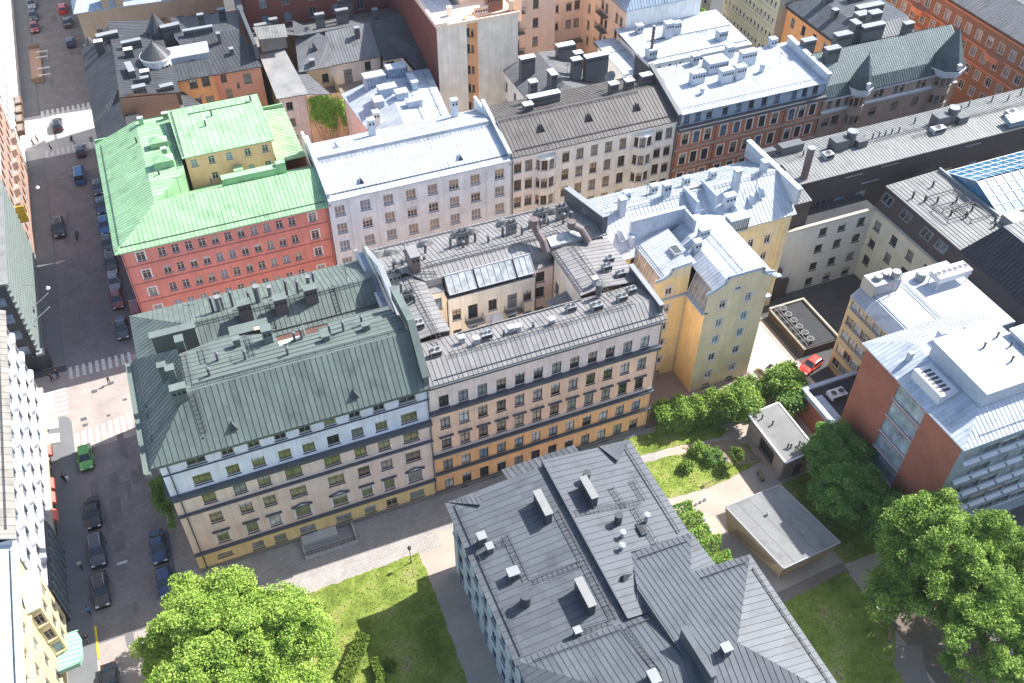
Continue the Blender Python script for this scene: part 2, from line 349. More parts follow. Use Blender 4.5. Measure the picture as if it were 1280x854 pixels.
W_GREYP = mat('grey panel', (.33,.34,.35)); W_WOOD = mat('weathered wood boards', (.30,.21,.13), streak=.15, var=.2); W_LEMON = mat('lemon plaster', (.56,.47,.28), streak=.10); W_PBRICK = brickmat('pink brick', (.40,.25,.19), (.34,.21,.16), (.4,.3,.25), 1.)
M_DARK = mat('dark grey metal', (.055,.06,.068), .5); M_BLACK = mat('black metal', (.02,.021,.024), .5); M_LIGHT = mat('light grey metal', (.36,.37,.39), .5); M_WHITE = mat('white paint', (.66,.66,.67), .5); M_CAP = mat('pale zinc cap', (.26,.275,.285), .45)
M_LEDGE = mat('dark slate ledge', (.075,.085,.105), .6); M_LEDGEP = mat('pale ledge', (.58,.55,.52), .7); M_BRIDGE = mat('concrete trim', (.48,.47,.45), .9, bump=.1); M_CHIM = mat('dark chimney sheeting', (.10,.105,.115), .5); M_PIPE = mat('brown vent duct', (.16,.12,.115), .5)
M_CHR = mat('rust red flue', (.30,.12,.08), .7); M_BROWNF = mat('brown window frame', (.13,.08,.05), .6); M_OLIVEF = mat('tan window frame', (.36,.31,.2), .6)
G_DARK = glassmat('dark window glass', (.03,.036,.045)); G_BLUE = glassmat('sky blue window glass', (.18,.26,.36)); G_GREY = glassmat('grey curtained glass', (.26,.27,.28), .15); G_PALE = glassmat('pale blind behind glass', (.55,.55,.54), .2)
G_OLIVE = glassmat('olive reflecting glass', (.22,.225,.11), .1); G_TAN = glassmat('tan curtain behind glass', (.31,.27,.215), .2); G_SKY = glassmat('pale skylight glass', (.38,.40,.40), .15); G_TEAL = glassmat('teal skylight glass', (.15,.30,.40), .08)
DK = [G_DARK, G_DARK, G_DARK, G_BLUE, G_GREY]
def sty(k, frame, sillm, panes, **kw): return dict(k=k, frame=frame, sillm=sillm, panes=panes, **kw)
S_GREYB = sty('greyb', M_BROWNF, M_LEDGE, [G_OLIVE, G_OLIVE, G_OLIVE, G_DARK, G_GREY], b=.09)
S_GREYA = sty('greya', M_OLIVEF, M_LEDGE, [G_DARK, G_DARK, G_OLIVE, G_DARK], b=.1)
S_GREYS = sty('greys', M_OLIVEF, M_LEDGE, [G_OLIVE, G_OLIVE, G_GREY, G_PALE], b=.09, sur=.16, surm=W_LILAC, ped=1)
S_GREYT = sty('greyt', M_OLIVEF, M_LEDGE, [G_OLIVE, G_GREY, G_GREY], b=.09, sur=.22, surm=W_LILAC, tri=1)
S_BASE = sty('base', M_OLIVEF, M_LEDGE, [G_GREY, G_GREY, G_DARK], b=.07)
S_PEACH = sty('peach', M_BLACK, M_LEDGE, [G_DARK, G_GREY, G_PALE, G_BLUE, G_GREY, G_PALE], b=.08)
S_PEACHP = sty('peachp', M_BLACK, M_LEDGE, [G_DARK, G_GREY, G_TAN, G_DARK], b=.08, ped=1)
S_RED = sty('red', M_WHITE, M_CAP, [G_DARK, G_DARK, G_BLUE, G_GREY], b=.07, ny=[.66])
S_REDS = sty('reds', M_WHITE, M_CAP, [G_DARK, G_DARK, G_GREY], b=.07, sur=.16, surm=W_IVORY)
S_WHT = sty('wht', M_WHITE, M_CAP, [G_DARK, G_GREY, G_GREY, G_TAN, G_BLUE], b=.06, nx=3, ny=[.32])
S_BAY = sty('bay', M_BROWNF, M_LEDGEP, [G_DARK, G_TAN, G_DARK, G_GREY], b=.08, nx=2, ny=[.7])
S_RUST = sty('rust', M_DARK, M_LEDGEP, [G_DARK, G_BLUE, G_GREY, G_DARK], b=.07, sur=.2, surm=W_IVORY)
S_MANS = sty('mans', M_DARK, M_LEDGE, [G_DARK, G_BLUE, G_DARK], b=.07)
S_YEL = sty('yel', M_WHITE, M_WHITE, [G_DARK, G_DARK, G_BLUE, G_GREY], b=.07, sur=.13, surm=M_WHITE)
S_CRT = sty('crt', M_BLACK, M_CAP, DK, b=.07)
S_OFF = sty('off', M_DARK, M_BLACK, [G_DARK, G_DARK, G_GREY], b=.08, nx=1, ny=[.25])
S_BRN = sty('brn', M_BROWNF, M_CAP, [G_DARK, G_TAN, G_GREY], b=.08)
S_PLN = sty('pln', M_LIGHT, M_CAP, [G_DARK, G_BLUE, G_DARK, G_GREY], b=.06, ny=[])
S_STRIP = sty('strip', M_LIGHT, M_CAP, [G_BLUE, G_DARK, G_GREY, G_DARK, G_PALE], b=.06, ny=[], nx=2)
# ================================================================== the corner block with the banded front
def V3(*a): return [Vector(p) for p in a]
begin('apartment_building', 'corner apartment block with grey-green metal roof and front banded in lilac, beige and ochre', 'building', 4.4, 85)
w = MB(); f0, f1 = (-10.4, 71.3), (19.25, 71.3); U = lambda xs, x0=-10.4: [x-x0 for x in xs]
xa = [-3.4, -.6, 2.3, 5.0, 7.8, 10.6, 13.4]; xc = [-6.7, -3.3, -.6, 10.6, 13.4]; xw = [2.75, 7.25]
W = grid(U(xa), [19.65], 1.3, 1.4, S_GREYA)+grid(U([-6.7, 16.7]), [19.65], 2.0, 1.4, S_GREYA)
W += grid(U(xa), [16.4], 1.35, 1.55, S_GREYB)+grid(U([-6.7, 16.7]), [16.4], 1.9, 1.55, dict(S_GREYB, k='greyb3', nx=3))
for z, st in ((13.0, S_GREYB), (9.3, S_GREYB)): W += grid(U(xc), [z], 1.4, 1.75, st)+grid(U(xw+[16.7]), [z], 1.85, 1.75, st)
W += grid(U(xc), [5.45], 1.35, 1.9, S_GREYS)+grid(U(xw+[16.7]), [5.45], 1.8, 1.9, S_GREYT)
W += grid(U([-.6, 10.6, 13.4, -3.3]), [1.75], 1.4, 1.4, S_BASE)+grid(U(xw+[16.7]), [1.75], 1.9, 1.4, S_BASE)+grid(U([-7.2]), [2.0], 1.8, .7, S_BASE)
facade(w, f0, f1, 0, 20.75, W, [(3.7, 2), (14.7, 1), (30, 0)])
Wb = [q for q in grid([2.5+3*k for k in range(5)], [16.4, 13, 9.3, 5.45, 1.75], 1.35, 1.7, S_GREYB)]
facade(w, (-10.4, 87.4), (-10.4, 71.3), 0, 20.75, Wb, [(3.7, 2), (14.7, 1), (30, 0)]); facade(w, (-10.4, 98.5), (-10.4, 87.4), 0, 17.85, Wb[:0], [(3.7, 2), (14.7, 1), (30, 0)])
facade(w, (19.2, 98.5), (-10.4, 98.5), 0, 17.9, (), [(3.7, 2), (14.7, 1), (30, 0)])
facade(w, (19.2, 83.2), (-5.6, 83.2), 0, 22, (), m=1); facade(w, (-10.4, 87.8), (19.2, 87.8), 0, 19, grid([8+3*k for k in range(7)], [16.5], 1.2, 1.6, S_CRT), m=1)
facade(w, (19.22, 71.3), (19.22, 98.5), 0, 21.5, (), m=3)
w.build('wall', [W_LILAC, W_BEIGE, W_OCHRE, W_CREAM])
ledge(f0, f1, 20.62, .3, .55, R_GREEN); ledge(f0, f1, 18.55, .14, .14, M_LEDGE); ledge(f0, f1, 14.72, .55, .6, M_LEDGE); ledge(f0, f1, 11.35, .18, .4, M_LEDGE); ledge(f0, f1, 11.1, .22, .2, M_LEDGEP)
ledge(f0, f1, 3.75, .2, .45, M_LEDGE); ledge(f0, f1, 3.5, .22, .25, M_LEDGEP); ledge(f0, f1, .35, .7, .1, W_STONE, 'plinth')
ledge((-10.4, 98.5), (-10.4, 71.3), 14.72, .55, .5, M_LEDGE)
for x in (-9.6, 19.1): downpipe((x, 71.18), .5, 20.4, M_LEDGE)
for x in (-9.95, 3.0): pass
r = MB(); G = dict(rib=.62)
plane(r, [(-11.1,70.6,21),(19.3,70.6,21),(19.3,75.1,26),(-5.6,75.1,26)], **G)
plane(r, [(-11.1,70.6,21),(-5.6,75.1,26),(-5.6,81.9,26),(-11.1,87.4,21)], **G)
plane(r, [(-5.6,75.1,26),(18.5,75.1,26),(18.5,78.6,25.5),(8.3,79.4,25.4),(4.9,78.9,25.4),(4.7,81.5,25.1),(-.8,83.0,25.0),(-5.6,81.9,25.2)], rib=.75, dirv=(1,0,0), t=.25)
plane(r, [(-10.9,87.5,18),(-4.5,87.5,21.2),(-4.5,91.2,21.2),(-10.9,98.9,18)], **G)
plane(r, [(-10.9,98.9,18),(-4.5,91.2,21.2),(18.6,91.2,21.2),(18.6,98.9,18)], **G)
plane(r, [(-4.5,91.2,21.2),(-4.5,87.5,18.9),(18.6,87.5,18.9),(18.6,91.2,21.2)], **G)
r.box(-8.2, 86.6, 17.5, -3.4, 87.5, 24.2); r.box(-8.4, 86.5, 24.2, -3.3, 87.6, 24.35)
r.poly([(-5.6,82.0,26),(-11,87.45,21),(-11,87.45,17.5),(-5.6,82.0,17.5)])
r.box(-11.75, 70.2, 20.2, -11.2, 87.4, 20.75); r.box(-11.85, 70.2, 20.75, -11.75, 87.4, 21.0)
for k, (y0, y1, z) in enumerate([(78.6, 80.0, 24.9), (80.0, 81.6, 24.0), (81.6, 83.4, 22.9)]): plane(r, [(8.2+k*1.4, y0, z+.35), (18.4, y0, z+.35), (18.4, y1, z), (8.2+k*1.4, y1, z)], rib=.75, dirv=(1,0,0), t=.7)
ro = r.build('roof', R_GREEN)
fw = MB()
prof = [(70.9, 22.5), (75.3, 27.4), (82.3, 26.6)]
for (ya, za), (yb, zb) in zip(prof, prof[1:]):
    fw.obox(((19.0), (ya+yb)/2, (za+zb)/2-.9), (.3, 0, 0), (0, (yb-ya)/2, (zb-za)/2), (0, 0, .9), 0)
    fw.obox(((19.0), (ya+yb)/2, (za+zb)/2+.05), (.42, 0, 0), (0, (yb-ya)/2, (zb-za)/2), (0, 0, .07), 0)
fw.build('parapet_wall', R_GREEN)
guard((-10.2, 71.4, 21.6), (18.6, 71.4, 21.6), M_DARK, parent=ro, h=.22); guard((-10.4, 72, 21.5), (-10.4, 86, 21.5), M_DARK, parent=ro, h=.22); guard((-5, 75.6, 26), (18, 75.5, 26), M_DARK, parent=ro)
guard((-4.5, 90.7, 21), (18.3, 90.7, 21), M_DARK, parent=ro); guard((-3, 88, 19.2), (18, 88, 19.2), M_DARK, parent=ro, h=.18)
walkway((-5.0, 71.9, 22.4), (-5.0, 74.9, 25.8), M_DARK, parent=ro); walkway((-5.0, 76.2, 25.9), (-5.0, 81.6, 25.3), M_CHIM, parent=ro); walkway((1.9, 78, 25.6), (1.9, 81.6, 25.2), M_CHIM, parent=ro); walkway((-3.2, 79, 25.5), (-3.2, 81.8, 25.2), M_CHIM, parent=ro)
walkway((5.5, 88.2, 19.4), (5.5, 91, 21.1), M_DARK, parent=ro); walkway((13.5, 88.2, 19.4), (13.5, 91, 21.1), M_DARK, parent=ro)
for x, y, z, lx, ly, rz in [(-7.5, 79.6, 26.4, .8, .7, 0), (-6.7, 78.2, 27.0, .8, .8, 0), (-6.3, 74.9, 27.2, 1.5, .8, 0), (-5.2, 83.2, 26.2, .8, 1.0, 0), (3.9, 80.2, 27.2, 1.0, 1.0, 0), (.6, 80.8, 26.3, .7, .6, 0)]:
    chimney(x, y, z-3.2, z, lx, ly, R_GREEN, R_GREEN, 0, rz=rz)
for x, y, s in [(2.6, 90.2, 2.2), (6.8, 90.0, 1.8), (10.6, 90.3, 1.9)]: chimney(x, y, 19, 19.6+s+1.2, 1.5, 1.0, M_CHIM, R_GREEN, 0)
for x, y in [(-1.0, 92.8), (.2, 92.6), (1.4, 92.9), (3.4, 91.8), (8.0, 92.2), (9.3, 91.7), (11.5, 92.5)]: pipe(x, y, 19, 22.6+RN.random()*.8, .16, M_CHIM)
for x, y, h_, r_ in [(-.2, 92.6, 22.9, .36), (4.5, 92.2, 23.4, .4), (6.1, 93.3, 21.9, .3), (10.9, 92.9, 22.3, .3)]: pipe(x, y, 19, h_, r_, R_PALE, False)
for x, y in [(-1.8, 81.8), (1.0, 80.2), (6.6, 82.8), (7.4, 82.1), (-3, 79.0), (10.5, 80.8), (12, 80.6), (14.2, 80.9), (5.4, 79.0)]: pipe(x, min(y-2.2, 79.0), 25, 26.4+RN.random()*.5, .14, M_CHIM)
for x in (9.8, 14.4): chimney(x, 77.6, 25, 26.4, .8, .6, R_GREEN, R_GREEN)
hatvent(-2.1, 72.0, 22.6, .8, [R_GREEN, M_DARK]); hatvent(11.0, 71.8, 22.4, .8, [R_GREEN, M_DARK]); hatvent(-5.3, 71.9, 22, .55, [R_GREEN, M_DARK])
t = MB(); t.box(4.9, 79.3, 21.8, 8.1, 82.6, 22.6, 0); t.box(4.8, 79.3, 22.6, 4.95, 82.6, 23.4, 1); t.box(8.0, 79.3, 22.6, 8.15, 82.6, 24.2, 1); t.build('roof_terrace', [M_WHITE, R_GREEN])
sk = MB(); sk.box(.2, 83.2, 20.5, 4.4, 84.6, 24.6, 0); sk.box(.1, 83.1, 24.6, 4.5, 84.7, 24.75, 1); sk.box(2.8, 83.0, 24.76, 4.2, 83.5, 24.8, 2); sk.build('dormer', [R_GREEN, R_GREEN, W_APRI])
# basement light-well with railing in front of the wall
t = MB(); t.box(1.5, 68.2, 0, 8.1, 68.4, .55); t.box(1.5, 68.4, 0, 1.7, 71.2, .55); t.box(7.9, 68.4, 0, 8.1, 71.2, .55); t.box(1.7, 69.9, .0, 6.0, 71.2, .9); t.build('basement_stair_wall', M_BRIDGE)
t = MB(); t.box(1.7, 68.4, .005, 7.9, 69.9, .03)
for k in range(16): t.bar((1.5+6.6*k/15, 68.3, .55), (1.5+6.6*k/15, 68.3, 1.4), .04)
t.bar((1.5, 68.3, 1.4), (8.1, 68.3, 1.4), .05); t.bar((1.5, 68.3, .95), (8.1, 68.3, .95), .04); t.build('railing', M_DARK)

for a_ in [(1.5, 79, 25.4), (15.5, 92, 21), (-3.5, 92.5, 20.5)]: antenna(*a_, rz=RN.random()*3)
# ================================================================== peach block round its courtyard
begin('courtyard_block', 'peach fronted courtyard block with warm grey metal roof and domed rear vents', 'building', 34, 85)
w = MB(); f0, f1 = (19.3, 71.35), (49.2, 71.35); xs = [21.0+2.373*k for k in range(12)]; bands = [(.85, 3), (7.9, 2), (15.9, 1), (30, 0)]
W = grid(U(xs, 19.3), [17.35, 13.6, 5.65, 1.9], 1.2, 1.95, S_PEACH)+grid(U(xs, 19.3), [9.85], 1.2, 1.95, S_PEACHP)
W += grid(U([23+4*k for k in range(6)], 19.3), [.42], .7, .4, S_BASE)
facade(w, f0, f1, 0, 20.8, W, bands)
facade(w, (49.2, 71.35), (49.2, 98.6), 0, 20.8, grid([3.5+3*k for k in range(4)], [17.35, 13.6, 9.85], 1.2, 1.9, S_PEACH), bands)
facade(w, (49.2, 98.6), (19.3, 98.6), 0, 18.6, grid([2.5+2.6*k for k in range(11)], [15, 11.5], 1.2, 1.8, S_PEACH), bands)
facade(w, (19.3, 98.6), (19.3, 71.35), 0, 20.8, (), m=4)
# courtyard faces
cw = [27.4, 32.3, 37.2-.1]
Wc = grid(U([27.4, 32.3, 37.1], 26.3), [17.15], 1.15, 1.8, S_CRT)+grid(U([29.6, 35.0], 26.3), [16.9], 1.3, 2.4, S_CRT)+grid(U([27.4, 29.6, 32.3, 35, 37.1], 26.3), [13.6, 10], 1.15, 1.8, S_CRT)
facade(w, (26.3, 84.8), (38.3, 84.8), 0, 20, Wc, m=4)
facade(w, (38.3, 86), (41.2, 86), 0, 20, grid([1.1], [18.6, 16.0, 12.5], 1.2, 1.7, S_CRT), m=5); facade(w, (38.3, 84.8), (38.3, 86), 0, 20, (), m=5)
facade(w, (24.1, 77.6), (24.1, 86.5), 0, 21.7, grid([2, 5], [17, 13], 1.1, 1.8, S_CRT), m=4)
facade(w, (24.3, 86), (26.3, 86), 0, 20.6, grid([1.0], [18.6], 1.2, 1.9, S_CRT), m=4); facade(w, (26.3, 86.5), (26.3, 84.8), 0, 20, (), m=4)
facade(w, (41.3, 86), (41.3, 77.5), 0, 21.1, grid([1.2, 7], [17, 13], 1.1, 1.8, S_CRT), m=4); facade(w, (41.2, 77.55), (24.3, 77.55), 0, 21, (), m=4)
facade(w, (38.7, 81.8), (38.7, 78.5), 0, 18.2, grid([1.6], [16.2], 1.0, 1.6, S_CRT), m=4); facade(w, (38.7, 78.5), (41.3, 78.5), 0, 18.2, (), m=4)
w.build('wall', [W_PGREY, W_PEACH, W_BOUNCE, W_STONE, W_CREAM, W_PGREY])  # lower storeys carry the orange of ground bounce in their plaster colour
ledge(f0, f1, 20.55, .22, .45, M_LEDGEP); ledge(f0, f1, 19.9, .14, .12, M_LEDGE); ledge(f0, f1, 15.95, .5, .5, M_LEDGE, ext=.1); ledge(f0, f1, 7.95, .28, .45, M_LEDGE, ext=.1); ledge(f0, f1, 7.6, .25, .25, M_LEDGEP); ledge(f0, f1, 4.5, .24, .4, M_LEDGE); ledge(f0, f1, 4.2, .2, .2, M_LEDGEP); ledge(f0, f1, 8.5, .1, .2, M_LEDGEP); ledge(f0, f1, .88, .1, .1, M_LEDGE)
downpipe((49.1, 71.2), .5, 20.4, M_LEDGE); downpipe((26.2, 84.68), 1, 20, M_BLACK); downpipe((38.2, 84.68), 1, 20, M_BLACK)
r = MB(); G = dict(rib=.6)
plane(r, [(19.3,70.8,20.95),(49.4,70.8,20.95),(49.4,73.3,22.3),(19.3,73.3,22.3)], **G)
plane(r, [(19.3,73.3,22.3),(49.4,73.3,22.3),(49.4,77.7,21.2),(19.3,77.7,21.2)], **G)
plane(r, [(19.6,77.7,21.7),(22.5,77.7,22.1),(22.5,88.7,22.1),(19.6,88.7,21.7)], rib=.8); plane(r, [(22.5,77.7,22.1),(24.2,77.7,21.9),(24.2,87,21.9),(22.5,88.7,22.1)], rib=.8)
plane(r, [(22.5,88.7,22.55),(24.3,86.9,22.05),(41.0,86.9,22.05),(49.3,86.9,22.05),(49.3,88.7,22.55)], **G); r.box(24.3, 86.85, 20.2, 26.4, 87.0, 21.95); r.box(38.2, 86.85, 20.2, 41.3, 87.0, 21.95)
plane(r, [(24.3,85.8,20.75),(26.35,85.8,20.75),(26.35,86.9,20.95),(24.3,86.9,20.95)], rib=0)
plane(r, [(19.5,88.7,22.7),(49.3,88.7,22.7),(49.3,99.2,19.0),(19.5,99.2,19.0)], **G)
plane(r, [(41.1,77.7,21.7),(44.1,77.7,22.1),(44.1,86.9,22.1),(41.1,86.9,21.7)], rib=.7); plane(r, [(44.1,77.7,22.1),(49.3,77.7,21.5),(49.3,86.9,21.5),(44.1,86.9,22.1)], rib=.7)
plane(r, [(38.4,78.3,18.0),(41.2,78.3,18.9),(41.2,82,18.9),(38.4,82,18.0)], rib=.6)
plane(r, [(38.3,85.9,20.2),(41.2,85.9,20.2),(41.2,87,20.4),(38.3,87,20.4)], rib=.6)
ro = r.build('roof', R_WARM)
guard((20, 71.3, 21.2), (49, 71.3, 21.2), M_DARK, parent=ro, h=.12); guard((19.8, 98.2, 19.3), (49, 98.2, 19.3), M_DARK, parent=ro, h=.25); guard((25, 77.2, 21.3), (41, 77.2, 21.3), M_DARK, parent=ro, h=.2)
walkway((22.5, 73.4, 22.3), (46, 73.4, 22.3), M_DARK, parent=ro); walkway((22.5, 76.2, 22.0), (22.5, 88, 22.4), M_DARK, parent=ro); walkway((44.1, 75.6, 22), (44.1, 86.5, 22.4), M_DARK, parent=ro); walkway((25, 88.9, 22.7), (43.2, 88.9, 22.7), M_DARK, parent=ro)
walkway((41.5, 78, 21.6), (41.5, 87, 21.6), M_DARK, parent=ro, w=.4); walkway((23, 88.2, 22.5), (26, 87.4, 22.2), M_DARK, parent=ro)
for x, y in [(20.6, 96.8), (22.3, 96.6), (27.1, 96.7), (31.8, 96.9), (33.7, 96.8), (38.4, 96.9), (43.7, 96.8), (45.7, 96.9)]:
    d = MB(); n, q = 10, 5; z0 = 19.3; R = 1.0       # cowl: half dome drawn out up the roof
    rings = []
    for j in range(q+1):
        t_ = j/q; yy = y+1.0-t_*2.6; sc_ = math.sin(math.pi*(.32+.68*(1-t_)) )**.5 if t_ < 1 else 0.02
        rings.append([(x+R*sc_*math.cos(math.pi*k/n), yy, z0+(1-t_)*0+t_*.9+1.15*sc_*math.sin(math.pi*k/n)) for k in range(n+1)])
    for a, b in zip(rings, rings[1:]):
        for k in range(n): d.poly([a[k], a[k+1], b[k+1], b[k]])
    d.poly(rings[0]); d.build('domed_vent', R_PALE, smooth=True)
# glazed lean-to roofs above the courtyard wall
g = MB()
for x0, x1 in [(26.7, 30.3), (30.6, 35.6), (35.9, 38.2)]:
    fr = MB(); fr.bar((x0, 85.0, 20.5), (x1, 85.0, 20.5), .12); fr.bar((x0, 86.9, 22.15), (x1, 86.9, 22.15), .14)
    n = int((x1-x0)/.75)
    for k in range(n+1): xx = x0+(x1-x0)*k/n; fr.bar((xx, 85.0, 20.5), (xx, 86.9, 22.15), .06, .1)
    fr.poly([(x0, 85, 20.5), (x0, 86.9, 22.1), (x0, 86.9, 20)]); fr.poly([(x1, 85, 20.5), (x1, 86.9, 22.1), (x1, 86.9, 20)])
    s_ = fr.build('skylight', M_LIGHT); q = MB(); q.obox(((x0+x1)/2, 85.95, 21.3), ((x1-x0)/2-.04, 0, 0), (0, .93, .8), (0, -.01, .012)); q.build('glass', G_SKY, s_)
fr = MB(); fr.bar((41.2, 86.9, 21.2), (45.8, 86.9, 21.6), .1); fr.bar((41.2, 88.4, 22.5), (45.8, 88.4, 22.5), .1)
for k in range(7): fr.bar((41.2+4.6*k/6, 86.9, 22.45), (41.2+4.6*k/6, 88.4, 22.9), .06)
fr.box(41.2, 86.9, 21.4, 45.8, 88.5, 22.35); s_ = fr.build('skylight', M_LIGHT); q = MB(); q.obox((43.5, 87.65, 22.66), (2.25, 0, 0), (0, .75, .225), (0, 0, .012)); q.build('glass', G_SKY, s_)
t = MB(); t.box(26.4, 84.8, 20.0, 38.2, 86.9, 20.12)
for k in range(18): t.bar((26.5+11.6*k/17, 84.95, 20.1), (26.5+11.6*k/17, 85.9, 20.2), .05)
t.build('terrace_grating', M_DARK)
for x in (29.6, 35.0):
    b_ = MB(); b_.box(x-1.2, 83.6, 15.5, x+1.2, 84.76, 15.62)
    for k in range(13): xx = x-1.2+2.4*k/12; b_.bar((xx, 83.63, 15.6), (xx, 83.63, 16.6), .035)
    for sg in (-1, 1):
        for k in range(5): b_.bar((x+sg*1.18, 83.65+k*.25, 15.6), (x+sg*1.18, 83.65+k*.25, 16.6), .035)
    b_.bar((x-1.2, 83.63, 16.6), (x+1.2, 83.63, 16.6), .05); b_.build('balcony', M_CHIM)
aw = MB(); aw.poly([(31.3, 84.75, 15.6), (33.5, 84.75, 15.6), (33.5, 83.3, 14.7), (31.3, 83.3, 14.7)]); aw.box(31.3, 83.25, 14.45, 33.5, 83.3, 14.7); aw.build('awning', M_WHITE)
chimney(23.6, 89.4, 21.5, 25.0, 1.1, 2.2, M_PIPE, R_WARM)
for pts, rr in [([(40.4, 86.6, 22), (40.2, 87.4, 23.3), (39.8, 88.4, 24.2), (39.6, 88.9, 25.2)], .5), ([(46.2, 86.2, 22.2), (45.6, 87.2, 23.6), (44.6, 88.2, 23.9)], .48)]:
    q = MB(); q.tube(pts, rr, 10); q.cyl(pts[-1][0], pts[-1][1], pts[-1][2]-.3, pts[-1][2]+.7, rr*1.2, 10); q.build('flue', M_PIPE, smooth=False)
for x, y, z, lx, ly, h, f_ in [(27.5, 74.6, 22.2, 1.9, 1.1, .8, 3), (21.2, 74.2, 22.2, 1.7, 1.2, .8, 2), (41.6, 74.4, 22, 1.8, 1.2, 1.0, 2), (21.0, 79.6, 22, 1.4, 1.4, .7, 2), (45.2, 74.8, 22, 1.6, 1.0, .8, 2), (38.8, 75.6, 21.8, 1.6, 1.0, .8, 2), (47.0, 75.8, 21.8, 1.5, 1.0, .8, 2), (46.0, 80.6, 22, 1.6, 1.0, .8, 2), (47.3, 79.2, 21.6, 1.5, 1.0, .8, 2), (47.4, 82.4, 21.6, 1.2, 1.0, .7, 1)]:
    hvac(x, y, z, lx*.78, ly*.78, h*.85, M_CAP, M_BLACK, f_)
for x, y, z in [(26.2, 74.2, 22.3), (30.6, 74.6, 22.1), (31.5, 74.5, 22.1), (35.6, 74.0, 22.2), (43.4, 78.6, 22.3), (24.8, 75.3, 22)]: chimney(x, y, z-.3, z+.75, .6, .5, M_LIGHT, M_WHITE)
for x, y in [(21.3, 90.6), (21.8, 91.8), (22.6, 91.2), (24.6, 92.6), (25.5, 91.2), (26.3, 93.2), (29.5, 92.5), (31, 91.9), (33.0, 92.8), (34.4, 91.6), (36.7, 92.4), (39, 91.3), (40.6, 92.6), (41.8, 91.8), (43.2, 92.4), (45, 91.5), (46.4, 92.3), (20.9, 86.2), (21.8, 83.8), (33.4, 74.4)]:
    pipe(x, y, 20.5, 22.3+RN.random()*1.1, .17, M_CHIM, RN.random() < .7)
for x, y in [(24.0, 92.2), (31.4, 93.2), (38.0, 92.6), (42.4, 93.4), (45.6, 93.4), (21.4, 84.6), (20.8, 88.8)]: chimney(x, y, 20, 22.8+RN.random()*.6, 1.0+RN.random()*.6, .7, R_WARM, M_DARK, 2)
pipe(43.1, 76.9, 21.8, 23.6, .4, M_CHIM, False); pipe(29.6, 74.2, 22, 22.9, .12, M_DARK)
# party walls with pale coping along both ends
t = MB()
for (ya, za), (yb, zb) in zip([(82.6, 21.6), (86, 22.6), (90, 23.4), (98.8, 19.9)], [(86, 22.6), (90, 23.4), (98.8, 19.9)]):
    t.obox((19.55, (ya+yb)/2, (za+zb)/2-.7), (.22, 0, 0), (0, (yb-ya)/2, (zb-za)/2), (0, 0, .8), 0); t.obox((19.55, (ya+yb)/2, (za+zb)/2+.12), (.34, 0, 0), (0, (yb-ya)/2, (zb-za)/2), (0, 0, .05), 1)
PW_ = [W_WHITE, M_CAP, M_CHIM]; t.build('parapet_wall', PW_); t = MB(); t.obox((48.9, 75.6, 21.8), (.22, 0, 0), (0, 4.0, 0), (0, 0, .9), 2); t.obox((48.9, 75.6, 22.72), (.32, 0, 0), (0, 4.1, 0), (0, 0, .05), 1)
t.build('parapet_wall', PW_); t = MB(); t.obox((48.9, 93, 21.6), (.35, 0, 0), (0, 5.8, -1.6), (0, 0, 1.6), 2); t.obox((48.9, 93, 23.25), (.45, 0, 0), (0, 5.9, -1.63), (0, 0, .06), 1)
t.build('parapet_wall', [W_WHITE, M_CAP, M_CHIM])
t = MB(); t.box(18.3, 84.6, 15, 19.2, 98.3, 19.6, 0); t.box(18.2, 84.5, 19.6, 18.5, 98.5, 20.1, 1); t.build('gutter_wall', [R_ICE, M_WHITE])

for a_ in [(28.5, 75.5, 21.8), (23.5, 93, 21.2), (36.5, 90.5, 22), (47.2, 90, 22)]: antenna(*a_, rz=RN.random()*3)
# ================================================================== yellow house with white roof
begin('yellow_house', 'yellow plastered house with bright white metal roof and two stepped-gable wings', 'building', 62, 88)
w = MB(); y2 = 75.0; c2 = [60.6, 64.45]
W2 = grid(U(c2, 58), [16.0, 12.65, 9.55, 6.2, 2.8], 1.0, 1.45, S_YEL)+grid(U(c2, 58), [.55], 1.1, .6, S_BASE)+[(62.5-58, 18.1, .9, .6, S_YEL)]
facade(w, (58, y2), (67.4, y2), 0, 18.4, W2, m=1)
facade(w, (58, 79.6), (58, y2), 0, 15.2, (), m=0); facade(w, (67.4, y2), (67.4, 86.4), 0, 18.4, grid([2.5, 6, 9], [16, 12.6, 9.5], 1, 1.45, S_YEL), m=0)
facade(w, (52.9, 79.6), (58, 79.6), 0, 18.4, grid([2.2], [16.4, 13.1, 9.8, 6.75, 3.3], 1.05, 1.5, S_YEL)+grid([2.2], [.8], 1.2, .7, S_BASE), m=0)
facade(w, (52.9, 86.4), (52.9, 79.6), 0, 15.2, (), m=0); facade(w, (49.7, 86.4), (52.9, 86.4), 0, 17.6, (), m=0)
facade(w, (67.4, 86.4), (78.6, 86.4), 0, 17.7, grid([5, 7.8], [14, 10.85, 7.75, 4.5], 1.05, 1.5, S_YEL)+grid([2.2], [13.6, 10.4, 7.3], .7, 1.3, S_YEL), m=1)
facade(w, (78.6, 86.4), (78.6, 99), 0, 18.4, (), m=1); facade(w, (78.6, 99), (49.7, 99), 0, 18.2, grid([2.5+2.5*k for k in range(11)], [15, 11.6], 1, 1.5, S_YEL), m=0); facade(w, (49.7, 99), (49.7, 86.4), 0, 18, (), m=0)
